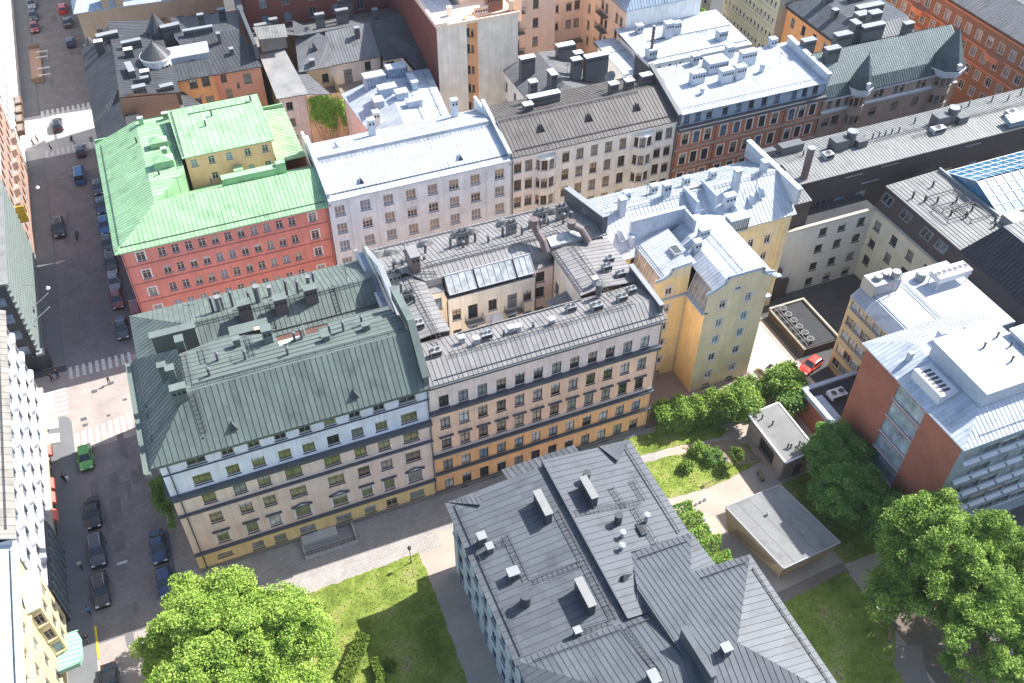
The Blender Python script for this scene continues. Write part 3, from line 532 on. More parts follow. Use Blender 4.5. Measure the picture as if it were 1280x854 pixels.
# gable fronts
w.poly([(58,y2,18.4),(67.4,y2,18.4),(67.4,y2,19.3),(66.2,y2,19.6),(65.9,y2,20.5),(60.6,y2,20.5),(60.4,y2,19.7),(59.4,y2,19.1),(58,y2,18.5)], 1)
w.poly([(52.9,79.6,18.4),(58,79.6,18.4),(58,79.6,20.2),(55.2,79.6,20.0),(55.0,79.6,19.2),(54.0,79.6,18.6),(52.9,79.6,18.45)], 1)
w.box(77.2, 86.15, 0, 77.5, 86.38, 17.5, 1)
w.build('wall', [W_YELL, W_YSHADE])  # second plaster is the yellow greyed, shade painted into its colour
cp = MB()
for (xa_, za), (xb, zb) in zip([(57.8,18.5),(59.4,19.15),(60.5,19.75),(60.5,20.55),(65.9,20.55),(65.9,19.7),(67.6,19.35)], [(59.4,19.15),(60.5,19.75),(60.5,20.55),(65.9,20.55),(65.9,19.7),(67.6,19.35)]): cp.bar((xa_, y2-.05, za), (xb, y2-.05, zb), .5, .12, 0, (0,1,0))
cp.build('gable_coping', R_ICE); cp = MB()
for (xa_, za), (xb, zb) in zip([(52.8,18.5),(54,18.7),(55.1,19.3),(55.1,20.05),(58,20.25)], [(54,18.7),(55.1,19.3),(55.1,20.05),(58,20.25)]): cp.bar((xa_, 79.55, za), (xb, 79.55, zb), .5, .12, 0, (0,1,0))
cp.build('gable_coping', R_ICE); cp = MB()
for k in range(4): cp.box(66.6+k*.5, 74.75, 19.2-k*.34, 67.3+k*.55, 75.4, 19.35-k*.34)
cp.build('gable_step', R_ICE); cp = MB(); cp.box(67.2, 74.7, 15.0, 68.0, 75.3, 15.2); cp.build('gable_step', R_ICE)
r = MB(); G = dict(rib=.6)
plane(r, [(49.5,99.5,18.2),(79,99.5,18.2),(79,92.6,21.3),(49.5,92.6,21.3)], m=1, **G); plane(r, [(49.5,92.6,21.3),(79,92.6,21.3),(79,92,21.5),(49.5,92,21.5)], rib=0); plane(r, [(49.5,92,21.5),(79,92,21.5),(79,86.0,17.7),(49.5,86.0,17.7)], **G)
plane(r, [(58.8,y2+.1,18.7),(60.6,y2+.1,19.9),(60.6,87.5,19.9),(58.8,87.5,18.7)], rib=.55); plane(r, [(60.6,y2+.1,19.9),(63.4,y2+.1,20.25),(63.4,88.5,20.25),(60.6,88.5,19.9)], rib=.55); plane(r, [(63.4,y2+.1,20.25),(67.5,y2+.1,19.3),(67.5,88,19.3),(63.4,88.5,20.25)], rib=.55); r.box(67.2, y2+.2, 18, 67.45, 86.4, 19.15)
plane(r, [(53.9,79.7,18.5),(58.8,79.7,19.9),(58.8,87.9,19.9),(53.9,87.9,18.5)], rib=.55)
ro = r.build('roof', [R_WHITE, roofm('grey weathered white sheet', (.40,.44,.47))])
guard((49.8, 91.6, 21.4), (78.5, 91.6, 21.4), M_LIGHT, parent=ro); guard((49.8, 86.8, 18.2), (53, 86.8, 18.2), M_LIGHT, parent=ro); walkway((63.2, 75.6, 20.4), (63.2, 85.5, 20.4), M_CAP, parent=ro, w=.8); guard((54.3, 80, 18.7), (54.3, 87, 18.7), M_DARK, parent=ro, h=.15)
t = MB()
t.box(53.3, 87.9, 18.3, 61.4, 88.3, 22.2, 0); t.box(53.2, 87.8, 22.2, 61.5, 88.4, 22.35, 0); t.box(61.4, 85.3, 19, 61.7, 88.4, 22.0, 0)
t.obox((53.35, 87.6, 18.2), (.2, 0, 0), (0, .6, 0), (0, 0, 2.0), 0)
for k in range(15): t.box(53.5+k*.54, 87.86, 18.4, 53.54+k*.54, 87.9, 22.1, 0)
t.build('screen_wall', R_ICE)
# slanted glass sides above the ledge of both wings
for xx, ya, yb in ((57.9, 75.1, 79.5), (52.85, 79.7, 86.2)):
    g = MB(); n = int((yb-ya)/.8)
    g.box(xx-.35, ya-.1, 14.95, xx+.6, yb+.1, 15.2)
    for k in range(n+1): yy = ya+(yb-ya)*k/n; g.bar((xx+.1, yy, 15.2), (xx+1.0, yy, 18.6), .1, .08)
    g.bar((xx+1.0, ya, 18.65), (xx+1.0, yb, 18.65), .14); g.bar((xx+.1, ya, 15.25), (xx+.1, yb, 15.25), .14); s_ = g.build('attic_glazing', R_ICE)
    q = MB(); q.obox((xx+.6, (ya+yb)/2, 16.95), (.43, 0, 1.66), (0, (yb-ya)/2, 0), (.012, 0, 0)); q.build('glass', G_TAN if xx < 55 else G_GREY, s_)
t = MB(); t.box(52.7, 79.25, 14.95, 58, 79.58, 15.15); t.build('ledge', R_ICE)
t = MB(); t.box(63.6, 88.6, 18.6, 64.0, 92.5, 22.2, 0); t.box(66.6, 88.6, 18.6, 66.9, 92.5, 22.4, 0); t.box(64, 92.2, 18.6, 66.6, 92.5, 21.8, 1); t.box(64, 88.6, 18.55, 66.6, 92.2, 18.75, 1)
t.bar((64, 88.6, 20.6), (66.6, 88.6, 20.6), .06); t.bar((64, 88.6, 20.1), (66.6, 88.6, 20.1), .05); t.build('roof_terrace', [R_ICE, M_LIGHT])
t = MB(); t.box(68.0, 86.0, 17, 71.0, 87.6, 19.4, 0); t.box(67.9, 85.9, 19.4, 71.1, 87.7, 19.52, 0)
for k in range(9): t.box(68.1+k*.33, 85.95, 17.3, 68.16+k*.33, 86.0, 19.2, 1)
t.build('dormer', [R_ICE, M_DARK])
for x, y, z0, z, lx, ly in [(53.6, 91.4, 20.5, 23.6, .9, .9), (60.9, 92.3, 20.5, 23.4, 1.1, .8), (71.0, 90.7, 20, 24.2, .9, .9), (76.6, 92.3, 20, 23.2, .8, .9), (69.2, 89.0, 19, 21.6, 1.6, .9), (60.2, 82.2, 19, 21.2, 1.0, .8), (62.2, 84.0, 19.5, 21.4, 1.4, .9)]: chimney(x, y, z0, z, lx, ly, R_WHITE, R_WHITE)
for x in (56.2, 60.4, 65.6, 69.9): chimney(x, 94.8, 19.6, 21.7, 1.0, .7, R_WHITE, R_ICE)
for x, y in ((52.2, 88.6), (72.8, 88.8), (74.6, 89.4), (69.6, 88.2)): hatvent(x, y, 17.7+(y-86)*.63+.5, 1.0, [R_WHITE, R_ICE])
t = MB(); t.box(57.0, 82.2, 19.45, 58.2, 84.0, 19.9, 0); t.box(57.1, 82.3, 19.9, 58.1, 83.9, 19.93, 1); t.build('roof_hatch', [R_WHITE, M_DARK])
t = MB(); t.obox((79.0, 93.2, 20.2), (.3, 0, 0), (0, 6.6, 0), (0, 0, 1.3)); t.obox((79.0, 93.2, 21.55), (.42, 0, 0), (0, 6.7, 0), (0, 0, .08)); t.build('parapet_wall', R_WHITE)
downpipe((57.75, 79.4), .3, 15, R_WHITE)

for a_ in [(58.5, 93.4, 21), (74.5, 90.5, 20.4)]: antenna(*a_, rz=RN.random()*3)
# ================================================================== grey roofed school in the park
begin('school_building', 'large slate grey metal roofed building with pale blue walls beside the park lawn', 'building', 29, 48)
w = MB()
wb = grid([2.2+2.6*k for k in range(13)], [9.6, 5.6, 1.9], 1.2, 1.9, S_CRT)
facade(w, (17.8, 60.2), (17.8, 22), 0, 13.1, wb, m=0)
w.poly([(39.8,60.2,0),(17.8,60.2,0),(17.8,60.2,13.1),(39.8,60.2,13.1)], 0)
facade(w, (39.9, 47), (39.9, 60.2), 0, 12.9, grid([2+2.6*k for k in range(5)], [9.6, 5.6], 1.2, 1.9, S_CRT), m=0); facade(w, (43.6, 22), (43.6, 41.2), 0, 14.2, grid([2+2.6*k for k in range(7)], [9.6, 5.6], 1.2, 1.9, S_CRT), m=0)
facade(w, (44, 41.2), (39.9, 41.2), 0, 14.2, (), m=0); facade(w, (39.9, 41.6), (39.9, 47), 0, 13.3, (), m=0); facade(w, (17.8, 22), (44, 22), 0, 13, (), m=0)
w.build('wall', W_BLUEW)
ledge((17.8, 60.2), (17.8, 22), 12.75, .3, .4, R_PALE); ledge((17.8, 60.2), (17.8, 22), 8.0, .2, .15, M_LEDGEP)
for y in (58.4, 50.2, 42.4): downpipe((17.68, y), .2, 12.6, M_LIGHT)
r = MB(); G = dict(rib=.8, rw=.07)
ZR = 14.0
plane(r, [(17.2,60.8,13.05),(29,60.8,ZR),(29,40.2,ZR),(17.2,40.2,13.05)], **G)
plane(r, [(29,61.2,14.55),(40.3,61.2,13.0),(40.3,47,13.0),(33,47,14.0),(31.4,42.2,14.22),(31.4,40,14.22),(29,40,14.55)], t=.3, **G)
r.box(28.95, 42.2, 13.7, 29.12, 61.2, 14.62)
# low hipped corner pieces, entrance canopy
plane(r, [(17.4,60.8,13.12),(22.3,60.8,13.12),(20.6,58.7,13.7)], rib=.5); plane(r, [(36.2,61.2,13.72),(40.3,61.2,13.2),(37.2,58.4,13.9)], rib=.5)
plane(r, [(24.8,63.1,12.6),(34.0,63.3,12.6),(34.0,61.0,13.4),(24.8,60.6,13.4)], rib=.7)
S0 = 16.55
plane(r, [(17.2,40.3,14.05),(31.4,39.9,14.15),(31.4,33,S0),(24.0,33,S0)], rib=.62)
zn = lambda y: S0-(y-33)*.2
plane(r, [(33,47,zn(47)),(40.2,46.9,zn(46.9)),(37.3,42.2,zn(42.2)),(44,41.7,zn(41.7)),(36.8,33,S0),(31.4,33,S0),(31.4,42.6,zn(42.6))], rib=.62)
plane(r, [(40.2,46.9,zn(46.9)),(40.5,42.2,13.9),(37.3,42.2,zn(42.2))], rib=.6)
plane(r, [(44,41.7,zn(41.7)),(36.8,33,S0),(44,24.2,zn(41.7))], rib=.7)
plane(r, [(17.2,40.3,14.05),(24,33,S0),(17.2,25.7,14.05)], rib=.62); plane(r, [(17.2,25.7,14.05),(24,33,S0),(36.8,33,S0),(44,24.2,zn(41.7))], rib=.62)
plane(r, [(33,47,zn(47)),(31.4,42.6,zn(42.6)),(31.4,40.2,14.2),(30.2,40.3,14.1)], rib=.5, t=.05)
r.poly([(31.4,42.6,14.5),(31.4,33,S0),(31.4,39.9,14.1)])
r.box(17.3, 40.0, 12.9, 31.3, 40.22, 14.0); r.box(33, 46.6, 12.8, 40.0, 46.8, 13.6); r.box(37.3, 41.3, 12.5, 43.8, 41.5, 14.55); r.box(43.5, 24, 12.5, 43.7, 41.4, 14.55)
ro = r.build('roof', R_SLATE)
guard((18.2, 60, 13.25), (18.2, 41, 13.25), M_DARK, parent=ro, h=.2); guard((39.2, 60.4, 13.3), (39.2, 47.6, 13.3), M_DARK, parent=ro, h=.2); guard((18.6, 39.4, 14.5), (27.6, 39.2, 14.5), M_DARK, parent=ro, h=.2); guard((28.6, 39.2, 14.5), (31.0, 39.1, 14.5), M_DARK, parent=ro, h=.2)
guard((33.3, 46, 14.0), (39.0, 45.9, 14.0), M_DARK, parent=ro, h=.2); guard((37.7, 41.0, 15.0), (42.8, 40.9, 15.0), M_DARK, parent=ro, h=.2); guard((43.2, 40.0, 15.05), (43.2, 25, 15.05), M_DARK, parent=ro, h=.2)
for a, b in [((27.9, 54.8, 13.95), (27.9, 40.6, 13.95)), ((21.8, 54.2, 13.5), (21.8, 48.2, 13.5)), ((20.2, 53.4, 13.4), (21.6, 53.3, 13.5)), ((22.2, 47.9, 13.6), (27.6, 47.7, 13.9)), ((29.4, 53.2, 14.6), (37.2, 52.6, 13.5)), ((35.9, 52.2, 13.7), (36, 46.9, 13.7)), ((34.8, 55.4, 13.8), (35, 52.2, 13.8)), ((37.6, 55.6, 13.5), (37.6, 52.6, 13.5)), ((24.3, 40.9, 13.8), (27.6, 40.5, 14.0)), ((28.2, 39.3, 14.4), (28.4, 33.2, 16.4))]: walkway(a, b, M_DARK, parent=ro, w=.6, lift=.15)
for x, y in ((26.5, 55.2), (26.1, 43.7)): chimney(x, y, 13.4, 15.5, .75, 3.3, M_DARK, R_PALE)
chimney(31.8, 54.9, 13.8, 15.9, .7, 3.0, M_DARK, R_PALE); chimney(19.1, 54.3, 13, 14.6, .8, .8, M_CHIM, M_CAP); chimney(19.5, 53.0, 13, 14.3, .6, .7, M_CHIM, M_CAP); chimney(20.6, 49.2, 13, 14.4, 1.1, .9, M_CHIM, M_CAP); chimney(23.9, 40.7, 13.4, 14.6, .6, .6, M_CHIM, M_CAP); chimney(35.2, 32.6, 15.9, 17.4, .8, .8, M_CHIM, M_CAP); chimney(27.6, 32.6, 15.9, 17.4, .8, 1.2, M_CHIM, M_CAP)
for x, y, z1, rr in ((20.6, 45.9, 15.0, .55), (33.4, 50.8, 15.4, .42), (32.6, 57.1, 15.5, .42)): pipe(x, y, 13, z1, rr, M_DARK, False)
for x, y in ((33.0, 49.0), (32.2, 47.6), (36.4, 50.0)): pipe(x, y, 13.5, 14.9, .22, M_LIGHT)
t = MB(); t.box(35.0, 48.4, 13.7, 35.7, 49.6, 14.1, 0); t.box(35.05, 48.5, 14.1, 35.6, 49.5, 14.13, 1); t.build('roof_hatch', [R_SLATE, M_BLACK])
t = MB(); t.obox((32.35, 33.0, 16.9), (.25, .02, 0), (-.1, 2.6, 0), (0, 0, 1.1)); t.obox((32.35, 33.0, 18.05), (.34, .02, 0), (-.1, 2.7, 0), (0, 0, .06)); t.build('parapet_wall', R_SLATE)
hatvent(31.0, 44.2, 14.6, .8, [R_SLATE, M_BLACK], -1, 0)
# ================================================================== red house with the mint roof
def box_walls(w, x0, x1, y0, y1, z, S=(), Wt=(), E=(), N=(), m=0, bands=None, z0=0):
    facade(w, (x0, y0), (x1, y0), z0, z, S, bands, m); facade(w, (x1, y0), (x1, y1), z0, z, E, bands, m)
    facade(w, (x1, y1), (x0, y1), z0, z, N, bands, m); facade(w, (x0, y1), (x0, y0), z0, z, Wt, bands, m)
begin('red_house', 'brick red plastered block with mint green metal roof and a small apricot courtyard attic', 'building', 3.5, 126)
w = MB(); xs = [-5.5+1.803*k for k in range(11)]; zr = [16.15, 13, 9.8, 6.5, 3.3]
S = grid(U(xs, -10.7), zr, 1.0, 1.4, S_RED)+grid(U([-8.3, 15.5], -10.7), zr, 1.1, 1.5, S_REDS)
q = MB(); facade(q, (17.85, 140.25), (-10.7, 140.25), 0, 17.75, m=0); q.build('rear_bounce_wall', W_CREAM); box_walls(w, -10.7, 17.85, 112.8, 140.2, 17.75, S, [(q[0]*.9+1, *q[1:]) for q in grid([2+2.6*k for k in range(9)], zr[:2], 1.0, 1.4, S_RED)], m=0)  # cream skin out of view, added to keep red bounce off houses behind
i0 = 1.4
Si = grid(U([1.9, 4.4, 6.95, 9.7, 12.3], i0-.6), [20.05], .9, 1.15, S_RED)+grid(U([4.35, 9.8, 12.3], i0-.6), [17.2], .9, 1.2, S_RED)
w.build('wall', W_RED); w = MB(); facade(w, (i0-.6, 126.6), (13.4, 126.6), 14, 21.4, Si, m=1); facade(w, (i0-.6, 138), (i0-.6, 126.6), 14, 21.4, (), m=1); facade(w, (13.4, 126.6), (13.4, 138), 14, 21.4, (), m=1)
w.build('attic_wall', [W_RED, mat('warm apricot plaster', (1.0,.53,.33), streak=.1)])
for z in (14.75, 11.6, 8.3): ledge((-10.7, 112.8), (17.8, 112.8), z, .1, .08, mat('dark red ledge', (.40,.15,.13)))
ledge((-10.7, 112.8), (17.8, 112.8), 17.6, .25, .5, M_LEDGEP)
r = MB(); G = dict(rib=.6)
E0 = 17.85; zR = 20.5
plane(r, [(-11.4,112.1,E0),(17.9,112.1,E0),(17.9,118.3,zR),(-4.7,118.3,zR)], **G); plane(r, [(-11.4,112.1,E0),(-4.7,118.3,zR),(-4.7,140.8,zR),(-11.4,140.8,E0)], **G)
plane(r, [(-4.7,118.3,zR),(17.9,118.3,zR),(17.9,124.8,16.7),(.3,124.8,16.7)], **G); plane(r, [(-4.7,118.3,zR),(.3,124.6,zR),(.3,138.2,zR+.2),(-.2,140.5,zR),(-4.7,140.6,zR)], rib=.9, dirv=(1,0,0))
r.poly([(-4.7,118.3,zR),(.3,124.6,zR),(.3,124.8,16.7)]); r.poly([(.3,124.6,zR),(.3,138.2,zR),(.3,138.2,15),(.3,124.6,15)])
plane(r, [(.4,126.1,21.5),(13.8,126.1,21.5),(13.9,138.5,22.4),(.2,138.5,22.4)], rib=.8)
plane(r, [(13.6,126,17.7),(17.9,126,17.7),(17.9,140.6,17.9),(13.6,140.6,18.1)], rib=.7); plane(r, [(-.2,138.4,19.4),(13.6,138.4,19.4),(13.6,140.7,18.4),(-.2,140.7,18.4)], **G)
r.box(.8, 124.7, 14.5, 13.6, 126.5, 15.9); r.box(-11.3, 140.85, 17.0, 17.8, 141.1, 18.5); r.poly([(-11.4,140.86,E0),(-4.7,140.86,zR),(0,140.86,zR),(0,140.86,17)])
ro = r.build('roof', R_MINT)
guard((-10.4, 112.9, 18.1), (17.5, 112.9, 18.1), M_DARK, parent=ro, h=.2); guard((-10.5, 113.6, 18.1), (-10.5, 139.5, 18.1), M_DARK, parent=ro, h=.2); guard((.8, 126.5, 21.55), (.8, 138, 22.3), M_DARK, parent=ro, h=.3)
walkway((-.1, 138, 20.6), (-.1, 125.2, 20.5), M_CHIM, parent=ro); guard((3, 136.5, 22.2), (12.5, 136.5, 22.2), M_DARK, parent=ro, h=.15)
for x, y, lx, ly, z in [(-2.2, 132.3, 2.4, 1.4, 21.5), (-2.2, 126.8, 2.8, 1.6, 21.7)]:
    t = MB(); t.box(x-lx/2, y-ly/2, 19.8, x+lx/2, y+ly/2, z); t.poly([(x-lx/2-.1, y-ly/2-.1, z), (x+lx/2+.1, y-ly/2-.1, z), (x, y, z+.7)]); t.poly([(x+lx/2+.1, y-ly/2-.1, z), (x+lx/2+.1, y+ly/2+.1, z), (x, y, z+.7)]); t.poly([(x+lx/2+.1, y+ly/2+.1, z), (x-lx/2-.1, y+ly/2+.1, z), (x, y, z+.7)]); t.poly([(x-lx/2-.1, y+ly/2+.1, z), (x-lx/2-.1, y-ly/2-.1, z), (x, y, z+.7)]); t.build('dormer', R_MINT)
t = MB(); t.box(4.8, 119.6, 18.4, 12.6, 120.8, 20.9); t.box(12.6, 119.8, 18.4, 14.0, 120.7, 21.4); t.build('chimney', R_MINT)
t = MB(); t.box(7.0, 124.9, 15.3, 8.4, 126.3, 18.4); t.build('dormer', R_MINT)
for x, y in [(-1.7, 129.6), (-3.9, 139.4), (2.5, 139.3), (-.3, 139.4)]: chimney(x, y, 18, 21.6, .7, .6, R_MINT, M_LIGHT)
for x, y, z in [(6.3, 135, 22.1), (12.6, 137, 22.2), (5, 132.8, 22), (-5.2, 134.8, 20.3), (-3.2, 124.8, 20.4), (3.5, 122, 19.2)]: pipe(x, y, z-.2, z+.8, .13, M_DARK)

for a_ in [(5.5, 137, 22.2), (-1, 121, 19.6)]: antenna(*a_, rz=RN.random()*3)
# ================================================================== white house
for x in (-10.5, 17.6): downpipe((x, 112.66), .5, 17.4, MATS['dark red ledge'])
begin('white_house', 'plain white plastered block with pale metal roof beside the red house', 'building', 32, 120)
w = MB(); zr = [16.35, 13.2, 10, 6.8, 3.6]
S = grid(U([19.5, 23.3, 26.75, 30.2, 33.55, 36.9, 40.3, 44.2], 17.95), zr, 1.5, 1.75, S_WHT)
box_walls(w, 17.95, 46.05, 112.5, 127.2, 18.5, S, m=0); 
for x in (21.3, 42.4): w.box(x-.35, 112.25, 0, x+.35, 112.48, 18.1)
w.build('wall', W_WHITE); ledge((17.95, 112.5), (46.05, 112.5), 18.4, .4, .5, W_WHITE)
r = MB(); G = dict(rib=.62)
plane(r, [(17.9,111.8,18.75),(46.1,111.8,18.75),(46.1,119.6,20.7),(17.9,119.6,20.7)], **G); plane(r, [(17.9,120.3,21.3),(46.1,120.3,21.3),(46.1,127.6,18.6),(17.9,127.6,18.6)], **G); r.box(17.95, 119.55, 19.5, 46.05, 120.35, 21.25)
ro = r.build('roof', R_WHITE); guard((18.6, 112.9, 19.0), (45.6, 112.9, 19.0), M_DARK, parent=ro, h=.2); guard((18.4, 119.1, 20.6), (45.6, 119.1, 20.6), M_LIGHT, parent=ro, h=.35)
t = MB()
for x in (18.15, 45.85): t = MB(); t.obox((x, 118, 20.0), (.2, 0, 0), (0, 5.6, 1.4), (0, 0, 1.1)); t.obox((x, 118, 21.12), (.28, 0, 0), (0, 5.7, 1.42), (0, 0, .06)); t.box(x-.2, 123.5, 18.5, x+.2, 127.3, 21.2); t.build('parapet_wall', R_WHITE)
hatvent(23.4, 114.2, 19.6, .8, [R_WHITE, M_DARK]); hatvent(38.6, 114.4, 19.6, .8, [R_WHITE, M_DARK]); hatvent(22, 122, 21, .8, [R_WHITE, R_ICE]); chimney(28.2, 124.6, 19, 22.5, 1.0, .8, R_WHITE, R_WHITE); chimney(41.8, 125.5, 19, 22.4, 1.0, .8, R_WHITE, R_WHITE)

# ================================================================== ivory house with curved bays
def bay(w, xc, y, wd, out, z0, z1, zs, h, m, st, nf=4):
    pts = [(xc-wd/2*math.cos(math.pi*k/nf), y-out*math.sin(math.pi*k/nf)) for k in range(nf+1)]
    for a, b in zip(pts, pts[1:]):
        Ln = math.hypot(b[0]-a[0], b[1]-a[1]); facade(w, a, b, z0, z1, [(Ln/2, z, Ln*.78, h, st) for z in zs], m=m)
    w.poly([(p[0], p[1], z1) for p in pts], m); w.poly([(p[0], p[1], z0) for p in reversed(pts)], m)
begin('bay_window_house', 'ivory stone block with curved bay windows and taupe metal roof', 'building', 60, 120)
w = MB(); zr = [16.7, 13.45, 10.25, 7, 3.8]
S = grid(U([47.2, 49.0, 55.2, 57.6, 60.05, 62.5, 65, 71.4, 73.2], 46.15), zr, 1.2, 1.95, S_BAY)
box_walls(w, 46.15, 74.45, 112.55, 120, 18.9, S, m=0)
for xc in (51.8, 68.55): bay(w, xc, 112.5, 3.4, 1.1, 3, 17.85, zr, 1.75, 0, S_BAY)
w.build('wall', W_IVORY); ledge((46.15, 112.55), (74.45, 112.55), 18.75, .45, .6, W_IVORY)
r = MB(); plane(r, [(46.1,111.8,19.15),(74.5,111.8,19.15),(74.5,118.6,21.6),(46.1,118.6,21.6)], rib=.62); plane(r, [(46.1,119.2,21.6),(74.5,119.2,21.6),(74.5,126.5,19.4),(46.1,126.5,19.4)], rib=.62); r.box(46.2, 118.5, 20.4, 74.4, 119.25, 21.55)
ro = r.build('roof', R_TAUPE); guard((46.8, 112.8, 19.5), (74, 112.8, 19.5), M_DARK, parent=ro, h=.2); guard((46.5, 118.2, 21.5), (70, 118.2, 21.5), M_DARK, parent=ro)
for x in (52.2, 60.3, 68.6): hatvent(x, 115.6, 20.8, .9, [R_TAUPE, M_BLACK])
t = MB(); t.obox((74.3, 117, 20.9), (.25, 0, 0), (0, 5.3, 1.7), (0, 0, .9)); t.obox((74.3, 117, 21.9), (.35, 0, 0), (0, 5.3, 1.7), (0, 0, .06)); t.box(74, 121.5, 19, 74.5, 127, 23); t.build('parapet_wall', [M_CHIM])
for x, y, lx, z in [(55.2, 121.5, 5.2, 22.6), (66.5, 119.9, 1.4, 23.0), (69.4, 120.2, 1.4, 22.8), (72.6, 120.6, 1.8, 22.9), (54.5, 124.2, 1.2, 23.6), (51.8, 119.8, 1.4, 22.6)]: chimney(x, y, 20, z, lx, 1.0, M_CHIM, M_WHITE)
t = MB(); t.cyl(66.9, 122.2, 20.5, 22.4, .12, 8)
for k in range(8):
    a0, a1 = math.pi*2*k/8, math.pi*2*(k+1)/8; t.poly([(66.9+1.0*math.cos(a0), 122.0, 23.0+1.0*math.sin(a0)), (66.9+1.0*math.cos(a1), 122.0, 23.0+1.0*math.sin(a1)), (66.9, 122.4, 23.0)])
t.build('satellite_dish', M_CAP)
for x in (46.3, 74.3): downpipe((x, 112.4), .5, 18.6, M_CHIM)
begin('courtyard_wing', 'small cream courtyard wing with dark hipped roof and tall chimneys behind the ivory house', 'building', 63.5, 140)
w = MB(); box_walls(w, 57.6, 70, 128, 146, 15, (), grid([3, 7, 11], [12, 8.6], 1.0, 1.7, S_CRT), m=0); w.build('wall', W_IVORY)
r = MB(); plane(r, [(57.2,127.5,15),(57.2,146.5,15),(63.5,143,17.6),(63.5,131,17.6)], rib=.6); plane(r, [(57.2,146.5,15),(70.4,146.5,15),(63.5,143,17.6)], rib=.6); plane(r, [(70.4,146.5,15),(70.4,127.5,15),(63.5,131,17.6),(63.5,143,17.6)], rib=.6); plane(r, [(57.2,127.5,15),(63.5,131,17.6),(70.4,127.5,15)], rib=.6); r.build('roof', R_GREY)
for x, y, lx, ly, z in [(59.6, 138.5, 2.6, 1.1, 19.6), (68.2, 141.6, 3.2, 1.2, 18.8), (66.5, 133.5, 1.6, 1.1, 20.4), (70.4, 133.8, 4.2, 1.2, 20.2), (61.5, 132.2, 1.0, 2.0, 19.6), (67.8, 135.6, 1.4, 1.1, 20.3)]: chimney(x, y, 14, z, lx, ly, M_CHIM, M_WHITE)

for a_ in [(65.5, 134.6, 16.8), (58.6, 123, 20.4)]: antenna(*a_, rz=RN.random()*3)
# ================================================================== rust red house under the white mansard
begin('rust_red_house', 'rust red and grey stone block with white mansard attic and dazzling white roof', 'building', 88, 119)
w = MB(); xs = [76.35, 78.4, 80.5, 83.45, 85.95, 88.35, 90.8, 93.25, 96.55, 98.6, 100.7]; zr = [14.85, 11.05, 7.3, 3.6]
S = grid(U(xs, 74.6), zr, 1.15, 2.1, S_RUST)
facade(w, (74.6, 112.5), (102.6, 112.5), 0, 17.1, S, [(5.2, 1), (16.6, 0), (30, 1)]); facade(w, (102.6, 112.5), (102.6, 125), 0, 20, (), m=2); facade(w, (102.6, 125), (74.6, 125), 0, 20, (), m=2); facade(w, (74.6, 125), (74.6, 112.5), 0, 20, (), m=2)
facade(w, (74.6, 112.9), (102.6, 112.9), 17.1, 19.5, grid(U(xs, 74.6), [18.35], 1.0, 1.5, S_MANS), m=2)
w.build('wall', [W_TERRA, W_BROWN, R_ICE])
ledge((74.6, 112.5), (102.6, 112.5), 17.0, .5, .75, M_CHIM); ledge((74.6, 112.5), (102.6, 112.5), 16.5, .3, .35, M_LEDGEP); ledge((74.6, 112.5), (102.6, 112.5), 13.1, .35, .3, W_BROWN); ledge((74.6, 112.5), (102.6, 112.5), 9.3, .35, .35, W_BROWN)
for x in (74.75, 79.4+2.5, 95, 102.4): downpipe((x, 112.35), 1, 16.6, M_CHIM)

r = MB(); plane(r, [(74.5,112.4,19.6),(102.7,112.4,19.6),(102.7,125.2,20.6),(74.5,125.2,20.6)], rib=.62)
ro = r.build('roof', R_WHITE); guard((75.4, 113.6, 19.8), (102.2, 113.6, 19.8), M_LIGHT, parent=ro, h=.2)
t = MB(); t.obox((102.5, 118.5, 20.5), (.3, 0, 0), (0, 6, .5), (0, 0, 1.0)); t.obox((102.5, 118.5, 21.55), (.42, 0, 0), (0, 6.1, .5), (0, 0, .07)); t.build('parapet_wall', R_WHITE)
for x, y, lx, ly, z in [(81.6, 119.5, 2.4, 1.1, 23), (80.9, 116.4, .5, .5, 21.8), (86.2, 118.2, 2.2, 1.1, 23.2), (89.0, 118.4, 1.8, 1.1, 23.1), (92.3, 121.5, 2.8, 1.2, 23.6), (93.5, 118.6, .6, .6, 22.4), (86.5, 122, 3.6, 2.4, 23.0), (90.6, 124.4, 1.4, 1, 23.4), (84, 124.5, 1.2, 1, 23), (99.6, 125, 1.2, 1, 22.8)]: chimney(x, y, 19.2, z-.9, lx, ly, R_WHITE, R_ICE)

for a_ in [(79, 122, 20.4), (97.5, 119.5, 20.1)]: antenna(*a_, rz=RN.random()*3)
# ================================================================== brown house with turrets
begin('turret_house', 'brown stone corner house with slate teal roof, two dark pointed turrets and white friezes', 'building', 117, 120)
w = MB(); zr = [15.05, 11.6, 8, 4.4]; xs = [104.1, 105.9, 107.6, 113.6, 114.8, 117.9, 119.2, 122.7, 123.9]
S = grid(U(xs, 102.7), [15.05], .85, 1.5, S_BRN)+grid(U([104.2, 106.2, 114, 118.6, 123.1], 102.7), zr[1:], 1.5, 1.7, S_BRN)
box_walls(w, 102.7, 131.5, 112.5, 122, 16.4, S, bands=[(13.3, 0), (14.0, 1), (15.9, 0), (30, 1)], E=grid([2, 4.5, 7], zr, 1.2, 1.7, S_BRN))
for xc in (109.6, 128.0): bay(w, xc, 112.4, 3.8 if xc > 120 else 3.0, 1.3, 1, 16.6, zr, 1.6, 0, S_BRN, 5)
w.build('wall', [W_BROWN, W_IVORY]); ledge((102.7, 112.5), (131.5, 112.5), 16.3, .4, .5, M_WHITE); ledge((102.7, 112.5), (131.5, 112.5), 13.6, .25, .3, M_WHITE)
